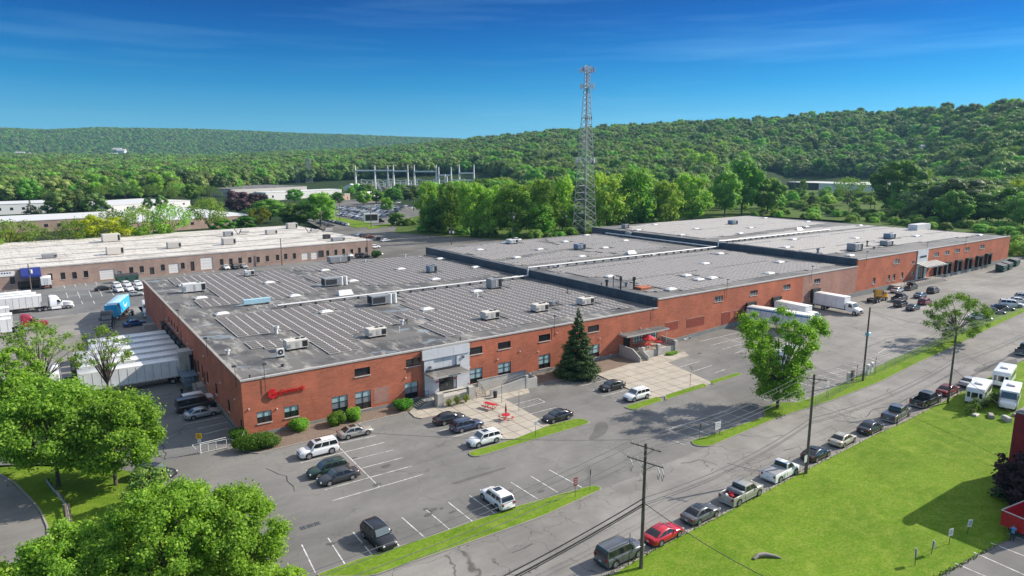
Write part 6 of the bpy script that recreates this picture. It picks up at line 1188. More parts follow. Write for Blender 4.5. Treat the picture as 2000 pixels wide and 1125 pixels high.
m = MB(); m.path([(-1.6, 26.6, .8), (-1.6, 26.6, 1.8), (-1.6, 23.6, 1.8), (-1.6, 21.2, .4), (-1.6, 21.2, -.6)], .04, M['dark']); m.path([(-1.6, 26.6, 1.3), (-1.6, 23.6, 1.3), (-1.6, 21.2, -.1)], .03, M['dark']); m.build('handrail', t)
m = MB(); m.box(-2.2, -.1, 33.5, 33.8, -1, 4.4, M['whitewall']); m.box(-2.2, -.1, 33.81, 36.0, 4.1, 4.4, M['whitewall']); m.build('dock_shelter', wh)
t = thing('concrete_stairs', 'grey steps on the shaded wall near the far left corner beside the white tractor', 'stairs', (0, 0, 0)); m = MB(); m.box(-2.4, -.1, 75.5, 78, -2.2, .6, M['kerb']); m.build('landing', t)
for k in range(8): m = MB(); m.box(-2.4, -.1, 75.5-(k+1)*.35, 75.5-k*.35-.01, -2.2, .6-(k+1)*.2, M['kerb']); m.build('step', t)
# ------------------------------------------------------------------ cars
M['tyre'] = simple('tyre_rubber', (.015, .015, .016), .8); M['rim'] = simple('alloy_rim', (.45, .46, .48), .35, metal=.5); M['lamp'] = glass('headlamp', (.55, .56, .56), .1); M['tail'] = simple('tail_lamp', (.30, .01, .012), .25); M['plate'] = simple('number_plate', (.62, .62, .58), .5); M['trim'] = simple('black_trim', (.02, .02, .022), .45)
PC = dict(white=(.78, .79, .79), silver=(.46, .47, .48), grey=(.12, .125, .13), dkgrey=(.05, .052, .056), black=(.012, .012, .014), navy=(.05, .075, .13), blue=(.03, .10, .28), green=(.025, .06, .045), red=(.50, .012, .025), dkred=(.20, .015, .018), cream=(.50, .46, .36), slate=(.10, .14, .19), champagne=(.36, .35, .31), lightgrey=(.36, .39, .41), orange=(.42, .10, .03), paleblue=(.30, .40, .50))
PM = {}
def pmat(c):
    if c not in PM: PM[c] = paint('paint_'+c, PC[c], metal=.0 if c in ('white', 'black', 'red', 'dkred') else .25)
    return PM[c]
# L W H belt clearance wheel-r wheelbase ; cabin base rear/front x, roof rear/front x ; hood z, trunk z
SPEC = {
 'sedan': dict(L=4.75, W=1.82, H=1.45, belt=.93, r=.33, wb=2.75, cb=(-1.85, 1.02), cr=(-.95, .22), hood=(.88, .70), trunk=.98),
 'coupe': dict(L=4.6, W=1.82, H=1.38, belt=.92, r=.34, wb=2.7, cb=(-1.95, 1.0), cr=(-.8, .15), hood=(.86, .68), trunk=.96),
 'suv': dict(L=4.7, W=1.88, H=1.70, belt=1.08, r=.37, wb=2.75, cb=(-2.2, 1.05), cr=(-1.85, .42), hood=(1.05, .85), trunk=1.02),
 'boxsuv': dict(L=5.0, W=1.98, H=1.86, belt=1.15, r=.40, wb=2.9, cb=(-2.42, 1.15), cr=(-2.2, .55), hood=(1.12, 1.0), trunk=1.1),
 'wagon': dict(L=4.8, W=1.84, H=1.60, belt=.98, r=.35, wb=2.75, cb=(-2.25, 1.05), cr=(-1.75, .3), hood=(.96, .78), trunk=.98),
 'pickup': dict(L=5.8, W=2.0, H=1.90, belt=1.20, r=.41, wb=3.7, cb=(-.75, 1.55), cr=(-.6, .8), hood=(1.18, 1.05), trunk=1.2, bed=1),
 'regcab': dict(L=5.4, W=2.0, H=1.88, belt=1.20, r=.41, wb=3.3, cb=(-.2, 1.45), cr=(-.05, .75), hood=(1.16, 1.02), trunk=1.2, bed=1),
 'minivan': dict(L=4.9, W=1.95, H=1.75, belt=1.0, r=.35, wb=3.0, cb=(-2.35, 1.5), cr=(-2.1, .75), hood=(1.0, .8), trunk=1.0),
 'van': dict(L=5.5, W=2.0, H=2.1, belt=1.15, r=.36, wb=3.3, cb=(-2.7, 1.75), cr=(-2.6, 1.2), hood=(1.1, .95), trunk=1.1)}
def ring(x, w_, zt, zb, zs):
    return [(x, 0, zt+.015), (x, .55*w_, zt+.01), (x, .84*w_, zt-.025), (x, .955*w_, zt-.10), (x, w_, zs), (x, .995*w_, (zs+zb)/2), (x, .96*w_, zb+.06), (x, .86*w_, zb), (x, 0, zb)]
def loft(m, rings, mat):
    full = [r+[(p[0], -p[1], p[2]) for p in r[-2:0:-1]] for r in rings]; n = len(full[0]); vs = sum(full, []); fs = []
    for i in range(len(full)-1):
        for j in range(n): k = (j+1) % n; fs.append((i*n+j, i*n+k, (i+1)*n+k, (i+1)*n+j))
    fs.append(tuple(range(n))[::-1]); fs.append(tuple(range((len(full)-1)*n, len(full)*n))); m.mesh(vs, fs, mat, True)
def car_parts(kind, col, opt=''):
    S = SPEC[kind]; L, W, H, belt, r, wb = S['L'], S['W']/2, S['H'], S['belt'], S['r'], S['wb']; h2 = L/2; body = pmat(col); parts = []
    (c0, c1), (r0, r1) = S['cb'], S['cr']; hb, hf = S['hood']; tr = S['trunk']; zb = r*.62
    m = MB()
    if S.get('bed'): prof = [(-h2, belt-.35, .90), (-h2+.05, belt-.02, .97), (c0-.02, belt-.02, 1.0)]
    else: prof = [(-h2, tr-.38, .80), (-h2+.06, tr-.10, .88), (-h2+.30, tr, .955), (c0+.1, max(tr, belt-.02), 1.0)]
    prof += [((c0+c1)/2, belt, 1.0), (c1-.05, belt-.01, 1.0), (c1+.35, hb, .985), ((c1+h2)/2+.15, hb-(hb-hf)*.35, .97), (h2-.30, hf, .92), (h2-.08, hf-.10, .82), (h2, hf-.28, .74)]
    if S.get('bed'):
        cab = [ring(x, W*f, z, zb+(.06 if abs(x) > h2-.1 else 0), min(z-.13, belt-.28)) for x, z, f in prof[2:]]; loft(m, cab, body)
        zf = .78; bx0, bx1 = -h2+.02, c0-.03
        m.box(bx0+.01, bx1, -W*.97, W*.97, zb, zf, body); 
        for s_ in (-1, 1): m.box(bx0, bx1, min(s_*W*.98, s_*(W-.16)), max(s_*W*.98, s_*(W-.16)), zf+.001, belt, body, .03)
        m.box(bx1-.08, bx1, -(W-.17), W-.17, zf+.001, belt-.01, body); parts.append(('body', m, []))
        g = MB(); g.box(bx0-.03, bx0+.06, -(W-.165), W-.165, zb+.12, belt-.01, body, .02); parts.append(('tailgate', g, []))
        g = MB()
        if 'cover' in opt: g.box(bx0+.08, bx1-.09, -(W-.10), W-.10, belt+.002, belt+.04, M['greymetal'] if col == 'white' else pmat('dkgrey')); nm = 'bed_cover'
        else: g.box(bx0+.08, bx1-.09, -(W-.17), W-.17, zf+.002, zf+.02, M['trim']); nm = 'bed_liner'
        parts.append((nm, g, []))
        if 'cargo' in opt: g = MB(); g.box(bx1-.6, bx1-.12, -(W-.05), W-.05, belt-.2, belt+.22, M['greymetal'], .04); parts.append(('toolbox', g, []))
    else: loft(m, [ring(x, W*f, z, zb+(.08 if abs(x) > h2-.12 else 0), min(z-.13, belt-.26)) for x, z, f in prof], body); parts.append(('body', m, []))
    # cabin
    wbt, wr = W*.93, W*.74 if H < 1.6 else W*.80
    ks = [(c0, belt-.02, 0), (c0+(r0-c0)*.55, belt+(H-belt)*.60, .6), (r0, H-.05, .93), (r0+(r1-r0)*.3, H, 1), (r0+(r1-r0)*.75, H, 1), (r1, H-.05, .95), (r1+(c1-r1)*.5, belt+(H-belt)*.55, .52), (c1, belt-.02, 0)]
    m = MB(); rings = []
    for x, z, f in ks:
        wt = wbt+(wr-wbt)*f; e = .03+.03*f; rings.append([(x, 0, z+.01), (x, wt*.7, z), (x, wt*.93, z-e*.5), (x, wt, z-e), (x, wbt+.0*f, belt-.04), (x, 0, belt-.06)])
    loft(m, rings, body); parts.append(('cabin', m, []))
    gm = M['carglass']
    def sideq(s_, xa0, xb0, xa1, xb1, t0=.10, t1=.86, off=.012):
        def P(x, t): y = wbt+(wr-wbt)*t; return (x, s_*(y+off), belt+(H-.06-belt)*t)
        g = MB(); q = [P(xa0, t0), P(xb0, t0), P(xb1, t1), P(xa1, t1)]; g.poly(q if s_ < 0 else q[::-1], gm); return g
    a0, b0 = c0+(r0-c0)*.12+.10, c1-(c1-r1)*.10-.12; a1, b1 = c0+(r0-c0)*.88+.12, c1-(c1-r1)*.88-.08
    n = {'sedan': 2, 'coupe': 2, 'regcab': 1, 'pickup': 2}.get(kind, 3)
    for s_ in (-1, 1):
        for i in range(n):
            f0, f1 = i/n, (i+1)/n; gp_ = .05
            parts.append(('side_window', sideq(s_, a0+(b0-a0)*f0+(gp_ if i else 0), a0+(b0-a0)*f1-(gp_ if i < n-1 else 0), a1+(b1-a1)*f0+(gp_ if i else 0), a1+(b1-a1)*f1-(gp_ if i < n-1 else 0)), []))
    def endq(xb_, xt, off, mat):
        g = MB(); z0_, z1_ = belt+.05, H-.10; f0, f1 = (z0_-belt)/(H-belt), (z1_-belt)/(H-belt); xm = xb_+(xt-xb_)*.55; zm = belt+(H-belt)*.60
        P = []
        for f in (f0, .6, f1): x = xb_+(xt-xb_)*(f*.917 if f <= .6 else .55+(f-.6)*1.29)+off; y = (wbt+(wr-wbt)*f)*.86; P.append((x, y, belt+(H-belt)*f+.012))
        for (p, q) in zip(P, P[1:]):
            qd = [(p[0], -p[1], p[2]), (p[0], p[1], p[2]), (q[0], q[1], q[2]), (q[0], -q[1], q[2])]; g.poly(qd if off > 0 else qd[::-1], mat, True)
        return g
    parts.append(('windscreen', endq(c1, r1, .025, M['windshield']), [])); parts.append(('rear_window', endq(c0, r0, -.025, gm), []))
    if 'roof' in opt: g = MB(); g.box(r1-1.0, r1-.25, -.42, .42, H+.012, H+.025, M['carglass']); parts.append(('sunroof', g, []))
    if kind in ('suv', 'boxsuv', 'wagon', 'minivan'):
        for s_ in (-1, 1): g = MB(); g.tube((r0+.15, s_*wr*.93, H+.03), (r1-.1, s_*wr*.93, H+.03), .022, M['trim'] if col != 'black' else M['rim'], n=4); parts.append(('roof_rail', g, []))
    for s_ in (-1, 1):
        g = MB(); y0, y1 = sorted((s_*W*.58, s_*W*.80)); zz = hf-.2; g.box(h2-.16, h2-.028, y0, y1, zz, zz+.14, M['lamp'], .03); parts.append(('headlight', g, []))
        y0, y1 = sorted((s_*W*.66, s_*W*.875)); zt = (belt-.42) if S.get('bed') else tr-.26; g = MB(); g.box(-h2-.015 if not S.get('bed') else -h2-.02, -h2+.12, y0, y1, zt, zt+(.30 if H > 1.65 else .17), M['tail'], .02); parts.append(('tail_light', g, []))
        g = MB(); y0, y1 = sorted((s_*(wbt+.02), s_*(wbt+.19))); g.box(c1-.42, c1-.28, y0, y1, belt-.01, belt+.14, body, .02); parts.append(('mirror', g, []))
    g = MB(); g.box(h2-.04, h2+.015, -W*.5, W*.5, hf-.38, hf-.2, M['trim']); g.box(h2-.05, h2+.012, -W*.62, W*.62, zb+.08, zb+.2, M['trim']); parts.append(('grille', g, []))
    g = MB(); g.box(-h2-.035, -h2-.001, -.16, .16, tr-.5 if not S.get('bed') else .6, tr-.36 if not S.get('bed') else .74, M['plate']); parts.append(('number_plate', g, []))
    g = MB(); g.box(-h2-.03, -h2+.05, -W*.86, W*.86, zb+.02, zb+.18, M['rim'] if S.get('bed') else M['trim'], .02); parts.append(('bumper', g, []))
    for s_ in (-1, 1): g = MB(); y0, y1 = sorted((s_*W*.9, s_*W*1.003)); g.box(-wb/2+r+.05, wb/2-r-.05, y0, y1, zb-.02, zb+.06, M['trim']); parts.append(('sill', g, []))
    for sx in (-1, 1):
        for s_ in (-1, 1):
            x, y = sx*wb/2, s_*(W-.10); a = MB(); nn = 12; yo = s_*(W+.004); A = [(x+(r+.07)*math.cos(math.pi*k/nn), yo, r+.03+(r+.05)*math.sin(math.pi*k/nn)) for k in range(nn+1)]; Bq = [(p[0], s_*(W-.3), p[2]) for p in A]
            base = [(x+r+.07, yo, .2), (x-r-.07, yo, .2)]; q = A+base[::-1]; a.poly(A if s_ > 0 else A[::-1], M['trim']); parts.append(('wheel_arch', a, []))
            t = MB(); yi, yq = s_*(W-.20), s_*(W+.02); t.tube((0, yi-y, 0), (0, yq-y, 0), r, M['tyre'], n=16); k = MB(); k.tube((0, yq-y, 0), (0, yq-y+s_*.008, 0), r*.66, M['rim'], n=12, smooth=False)
            for j in range(5): aa = 2*math.pi*j/5; k.mesh([(r*.15*math.cos(aa+1), yq-y+s_*.012, r*.15*math.sin(aa+1)), (r*.6*math.cos(aa+.25), yq-y+s_*.012, r*.6*math.sin(aa+.25)), (r*.6*math.cos(aa-.25+.9), yq-y+s_*.012, r*.6*math.sin(aa-.25+.9))], [(0, 1, 2), (2, 1, 0)], M['trim'])
            parts.append(('wheel', t, [('rim', k)], (x, y, r)))
    return parts
PROTO = {}
def make(kind, col, opt, parts=None):
    key = (kind, col, opt)
    if key not in PROTO: PROTO[key] = [(p[0], p[1].me(p[0], 50), [(n, q.me(n)) for n, q in p[2]], p[3] if len(p) > 3 else None) for p in (parts or car_parts(kind, col, opt))]
    return PROTO[key]
def place(name, kind, col, opt, loc, rz, label, cat, group=None, parts=None, pitch=0):
    t = thing(name, label, cat, loc, rz, group)
    if pitch: t.rotation_euler.y = pitch
    for n, me, subs, lc in make(kind, col, opt, parts):
        o = link(n, me, t, lc)
        for sn, sm in subs: link(sn, sm, o)
    return t
CAT = {'sedan': 'car', 'coupe': 'car', 'suv': 'suv', 'boxsuv': 'suv', 'wagon': 'car', 'pickup': 'pickup truck', 'regcab': 'pickup truck', 'minivan': 'minivan', 'van': 'van'}
def wheels(kind, col, f, r_, label, near='R', opt='', group=None, hd=None):     # wheel contacts nearest the camera, pixels surveyed to the ground
    a, b = G(*f), G(*r_); d = (a-b); d.z = 0; h = math.atan2(d.y, d.x) if hd is None else math.radians(hd); S = SPEC[kind]; mid = (a+b)/2; u = Vector((math.cos(h), math.sin(h), 0)); left = Vector((-u.y, u.x, 0)); s_ = 1 if near == 'R' else -1
    c = mid+left*s_*(S['W']/2-.02); c.z = gz(c.x, c.y)+.02; zf = gz(c.x+u.x*1.4, c.y+u.y*1.4); zr = gz(c.x-u.x*1.4, c.y-u.y*1.4)
    return place('parked_'+CAT[kind].replace(' ', '_').replace('pickup_truck', 'pickup'), kind, col, opt, c, h, label, CAT[kind], group, pitch=-math.atan((zf-zr)/2.8))
def spot(kind, col, px, py, hd, label, group=None, opt=''):
    c = G(px, py); c.z += .02; return place('parked_'+CAT[kind].replace(' ', '_').replace('pickup_truck', 'pickup'), kind, col, opt, c, math.radians(hd), label, CAT[kind], group)
GL, GS, GR = 'vehicles parked in the front lot', 'vehicles parked along the lawn kerb', 'vehicles parked at the right end lot'
wheels('boxsuv', 'white', (604, 897.5), (649, 887), 'big white suv with sunroof facing left below the round bushes', 'L', 'roof', GL, hd=180)
wheels('sedan', 'champagne', (719, 850.5), (680, 859), 'dull grey sedan beside the gravel bed behind the big white suv', 'R', 'roof', GL, hd=-1); wheels('wagon', 'green', (624, 935), (667, 924), 'dark green wagon between the big white suv and the dark grey sedan', 'L', 'roof', GL, hd=180)
wheels('sedan', 'dkgrey', (645, 950), (688, 938), 'dark grey sedan at the front of the row of three facing left', 'L', '', GL, hd=180); wheels('sedan', 'black', (902, 823), (867, 832), 'black sedan with red tail lights behind the navy wagon by the plaza', 'R', '', GL, hd=0)
wheels('wagon', 'navy', (936, 837.5), (901.5, 846), 'navy blue wagon between the black sedan and the white suv by the plaza', 'R', '', GL, hd=0); wheels('suv', 'white', (935, 876), (970, 865), 'white suv with glass roof beside the pointed grass island and plaza', 'L', 'roof', GL, hd=180)
wheels('sedan', 'black', (1079.6, 828), (1111.5, 819.5), 'black sedan parked behind the low black sign in the grass island', 'L', '', GL, hd=180); wheels('sedan', 'black', (1189, 766), (1215, 760), 'black sedan parked left of the white suv by the wide concrete plaza', 'L', '', GL, hd=180)
wheels('suv', 'white', (1237.5, 786), (1265, 778.5), 'white suv nearest the small grass island below the wide plaza', 'L', '', GL, hd=180); wheels('suv', 'white', (943.8, 977.5), (969, 997), 'white suv seen from behind, backed against the long grass strip', 'L', 'roof', GL, hd=90)
wheels('suv', 'black', (737, 1074), (710, 1054), 'black suv facing the long grass strip near the bottom', 'R', '', GL, hd=-86)
wheels('boxsuv', 'grey', (1246, 1090.5), (1204, 1110), 'dark grey boxy suv by the front wooden pole, first in the kerb row', 'R', '', GS); wheels('coupe', 'red', (1326, 1050), (1292, 1068), 'bright red sedan parked right of the front wooden pole', 'R', '', GS)
wheels('sedan', 'grey', (1399, 1010), (1365.5, 1027), 'dark grey sedan between the bright red car and the silver pickup', 'R', 'roof', GS); pk = wheels('pickup', 'champagne', (1484, 969), (1442.5, 990.5), 'silver beige pickup with toolbox and red cargo in its open bed', 'R', 'cargo', GS)
wheels('regcab', 'white', (1554.5, 928), (1524, 944), 'white pickup with a grey bed cover left of the second wooden pole', 'R', 'cover', GS); wheels('coupe', 'black', (1619, 892), (1594, 904.5), 'black coupe right behind the second wooden pole', 'R', 'roof', GS)
wheels('sedan', 'cream', (1668, 864.5), (1649, 875), 'cream sedan in the middle of the kerb row', 'R', '', GS); wheels('sedan', 'black', (1722.7, 840.5), (1702.7, 850.7), 'black sedan between the cream sedan and the covered grey pickup', 'R', '', GS)
wheels('pickup', 'grey', (1775, 813), (1754, 826), 'dark grey pickup with a flat bed cover, fourth vehicle from the row end', 'R', 'cover', GS); wheels('pickup', 'dkgrey', (1834.7, 786.7), (1808.5, 798), 'black pickup with an open bed next to the red sedan', 'R', '', GS)
wheels('sedan', 'dkred', (1870.7, 766.7), (1855.5, 774.7), 'dark red sedan behind the right hand wooden pole', 'R', '', GS); spot('sedan', 'silver', 1893, 752, 4, 'silver sedan left of the white ivy covered bus', GS); spot('pickup', 'grey', 2003, 690, 3, 'grey pickup cut off by the right edge, alone on the street', GS)
for dx, dy, mt, s_ in ((-1.6, .2, 'red', .32), (-1.95, -.1, 'red', .25), (-1.3, -.35, 'dark', .3), (-2.2, .4, 'whitemetal', .22), (-1.2, .5, 'greymetal', .28)):
    p = pk.location; h = pk.rotation_euler.z; x, y = p.x+dx*math.cos(h)-dy*math.sin(h), p.y+dx*math.sin(h)+dy*math.cos(h); m = MB(); m.box(-s_, s_, -s_*.6, s_*.6, 0, s_*.9, M[mt], .05); tagp(m.build('cargo_box', None, (x, y, p.z+.81), h+dx), {'red': 'red box or can in the open bed of the silver beige pickup', 'dark': 'dark box in the open bed of the silver beige pickup', 'whitemetal': 'white container in the bed of the silver beige pickup', 'greymetal': 'grey box in the bed of the silver beige pickup'}[mt], 'box', 'cargo in the silver beige pickup')
# right-hand lot
for k, c, px, py, hd, lab in (('sedan', 'silver', 1752, 571, 4, 'silver sedan right of the yellow tractor, against the porch wall'), ('pickup', 'black', 1778, 565, 4, 'black pickup by the porch railing of the far entrance'), ('suv', 'dkgrey', 1822, 572, 4, 'dark grey suv at the foot of the porch stairs'), ('sedan', 'slate', 1797, 581, 4, 'blue grey sedan in the middle of the group by the yellow tractor'),
   ('pickup', 'black', 1757, 587, 4, 'black pickup immediately in front of the yellow tractor nose'), ('suv', 'black', 1759, 598, 4, 'black suv left of the front black sedan near the pale truck lane'), ('sedan', 'black', 1783, 605, 4, 'black sedan, nearest car of the group in front of the yellow tractor'), ('wagon', 'dkred', 1806, 594, 4, 'dark red wagon in front of the blue grey sedan')):
    spot(k, c, px, py, hd, lab, GR)
rowc = [('sedan', 'white', 1914, 625), ('sedan', 'dkgrey', 1940, 613), ('sedan', 'black', 1958, 606), ('boxsuv', 'white', 1975, 600), ('sedan', 'white', 1990, 592), ('suv', 'silver', 2003, 586), ('sedan', 'white', 2018, 580)]
for i, (k, c, px, py) in enumerate(rowc): spot(k, c, px, py, -62, ['white sedan half hidden behind the small verge tree', 'dark car with white glare by the fence, second from the tree', 'black sedan by the fence, third from the tree', 'large white suv facing the fence in the right hand row', 'white sedan right of the large white suv by the fence', 'silver suv near the right edge facing the fence', 'white sedan at the right edge facing the fence'][i], 'vehicles facing the chain link fence')
# shaded yard on the left
wheels('sedan', 'lightgrey', (419, 811), (377, 822), 'silver grey sedan parked nose to the shaded brick wall', 'R', '', 'vehicles in the shaded dock yard', hd=3); spot('van', 'dkgrey', 383, 799, 2, 'dark van with a white roof box in the shaded yard', 'vehicles in the shaded dock yard'); spot('boxsuv', 'white', 388, 788, 2, 'white suv at the foot of the concrete stairs in the shaded yard', 'vehicles in the shaded dock yard')
spot('sedan', 'blue', 264, 636, 10, 'blue sedan behind the trailers at the shaded wall', None); spot('wagon', 'black', 303, 933, -40, 'dark car half hidden under the trees beside the lot entrance', None)
for i, (k, c, px, py, hd) in enumerate((('suv', 'white', 228, 562, -80), ('suv', 'white', 247, 560, -80), ('sedan', 'white', 268, 557, -80), ('suv', 'white', 232, 570, -80), ('suv', 'white', 252, 568, -80), ('suv', 'white', 272, 566, -80), ('sedan', 'silver', 264, 578, -5), ('sedan', 'black', 203, 567, 5))):
    spot(k, c, px, py, hd, ['white suv, far row left, in the cluster by the shaded corner', 'white suv, far row middle, in the cluster by the shaded corner', 'white car, far row right, in the cluster by the shaded corner', 'white suv, near row left, in the cluster by the shaded corner', 'white suv, near row middle, in the cluster by the shaded corner', 'white suv, near row right, in the cluster by the shaded corner', 'silver sedan in front of the cluster of white cars', 'black car with an open boot left of the white cluster'][i], 'cars in front of the tan brick building')
for i, (k, c, px, py, hd) in enumerate((('suv', 'white', 441, 526, -85), ('suv', 'black', 459, 525, -85), ('sedan', 'silver', 476, 523, -85), ('suv', 'white', 682, 502, -85), ('boxsuv', 'dkgrey', 706, 503, 10), ('sedan', 'black', 714, 503, 5), ('sedan', 'white', 737, 499, 5), ('suv', 'white', 732, 485, 5), ('sedan', 'paleblue', 701, 461, 8), ('suv', 'dkgrey', 711, 463, 8), ('sedan', 'orange', 722, 464, 8), ('suv', 'black', 740, 469, 60), ('sedan', 'white', 753, 472, 12), ('pickup', 'white', 848, 445, 5), ('sedan', 'black', 902, 453, 5), ('sedan', 'black', 919, 454, 5), ('pickup', 'white', 1007, 472, 5))):
    spot(k, c, px, py, hd, ['white suv left of three parked at the tan building', 'black suv in the middle of three parked at the tan building', 'silver sedan right of three parked at the tan building', 'white suv by the last windows of the tan building', 'dark suv at the right end of the tan building', 'black sedan behind the hedge at the tan building corner', 'white sedan at the right corner of the tan building', 'white suv alone beyond the tan building corner', 'pale blue sedan, left of the colourful trio', 'dark suv, middle of the colourful trio', 'orange sedan, right of the colourful trio', 'black suv beside a white sedan on the far lot', 'white sedan beside a black suv on the far lot', 'white pickup alone near the woods on the far lot', 'left of two black cars by the woods', 'right of two black cars by the woods', 'white pickup behind the far corner of the middle roof'][i], 'cars on the far parking lot')
# packed storage lot: small copies, body and glass in one mesh each
SM = {}
def small(kind, col):
    if (kind, col) not in SM:
        big = MB()
        for p in car_parts(kind, col):
            if p[0] in ('body', 'cabin', 'side_window', 'windscreen', 'rear_window', 'tailgate', 'bed_liner'): big.add(p[1])
            if p[0] == 'wheel': big.add(p[1], p[3])
        SM[(kind, col)] = big.me('parked_car', 50)
    return SM[(kind, col)]
pal = ['white', 'silver', 'black', 'grey', 'white', 'lightgrey', 'dkgrey', 'slate', 'silver', 'champagne', 'navy', 'white', 'lightgrey']; kd = ['sedan', 'sedan', 'suv', 'wagon', 'sedan']
LOTP = GP([(655, 397), (664, 421), (722, 433), (768, 421), (782, 408), (762, 401), (742, 398), (700, 396)]); u = Vector((LOTP[2][0]-LOTP[1][0], LOTP[2][1]-LOTP[1][1])).normalized(); v = Vector((-u.y, u.x)); cnt = 0
for r_ in range(26):
    for c_ in range(-20, 44):
        p = Vector(LOTP[1])+u*(c_*3.1)+v*((r_//2)*16.5+(r_ % 2)*5.6+1)
        if inside((p.x, p.y), LOTP) and RNG.random() < .93 and cnt < 290:
            cl = pal[int(RNG.integers(len(pal)))]; o = link('parked_car', small(kd[int(RNG.integers(5))], cl), None, (p.x+RNG.normal(0, .2), p.y+RNG.normal(0, .3), gz(p.x, p.y)+.03), math.atan2(v.y, v.x)+(math.pi if r_ % 2 else 0)+RNG.normal(0, .03)); cnt += 1
            tagp(o, '%s car packed in the crowded storage lot beyond the lawn' % {'lightgrey': 'pale grey', 'dkgrey': 'dark grey'}.get(cl, cl), 'car', 'cars packed in the storage lot, %s' % cl)
for i in range(14):
    px, py = 632+i*3.6, 429.5+i*.85; p = G(px, py); cl = ['dkgrey', 'grey', 'slate', 'black', 'silver', 'grey', 'white'][i % 7] if i < 13 else 'white'; o = link('parked_car', small('sedan', cl), None, p, math.radians(60)); tagp(o, 'car in the diagonal line beside the far lawn, %s from the left' % ['first', 'second', 'third', 'fourth', 'fifth', 'sixth', 'seventh', 'eighth', 'ninth', 'tenth', 'eleventh', 'twelfth', 'thirteenth', 'fourteenth'][i], 'car', 'cars lined up beside the far lawn')
for i, (px, py, cl) in enumerate(((626, 437, 'black'), (632, 438, 'dkgrey'), (640, 440, 'grey'), (646, 442, 'dkgrey'), (786, 407, 'black'), (793, 404, 'silver'), (806, 408, 'white'), (770, 398, 'grey'), (778, 397, 'silver'))):
    o = link('parked_car', small('sedan', cl), None, G(px, py), math.radians(8)); tagp(o, ['black', 'dark grey', 'grey', 'second dark grey', 'black', 'silver', 'white', 'grey', 'pale silver'][i]+' car standing %s' % ('under the round tree by the tan building roof' if i < 4 else 'at the right side of the storage lot'), 'car')
# ------------------------------------------------------------------ trucks
M['trailer'] = simple('trailer_white', (.78, .81, .82), .4, var=.10, scale=.6); M['trailer2'] = simple('trailer_white_b', (.80, .81, .79), .4, var=.12, scale=.4); M['cabwhite'] = paint('cab_white', (.82, .83, .83)); M['cabred'] = paint('cab_red', (.26, .01, .03)); M['cabblack'] = paint('cab_black', (.018, .018, .022)); M['cabyellow'] = paint('cab_yellow', (.78, .38, .01))
def wheelset(parts, x, W, r=.50, dual=True, rim='rim'):
    for s_ in (-1, 1):
        t = MB(); t.tube((0, -.28*s_ if dual else -.14*s_, 0), (0, .14*s_, 0), r, M['tyre'], n=16); k = MB(); k.tube((0, .14*s_, 0), (0, .16*s_, 0), r*.6, M[rim], n=12, smooth=False); k.tube((0, .165*s_, 0), (0, .2*s_, 0), r*.2, M['rim'], n=8); parts.append(('wheel', t, [('rim', k)], (x, s_*(W-.16), r)))
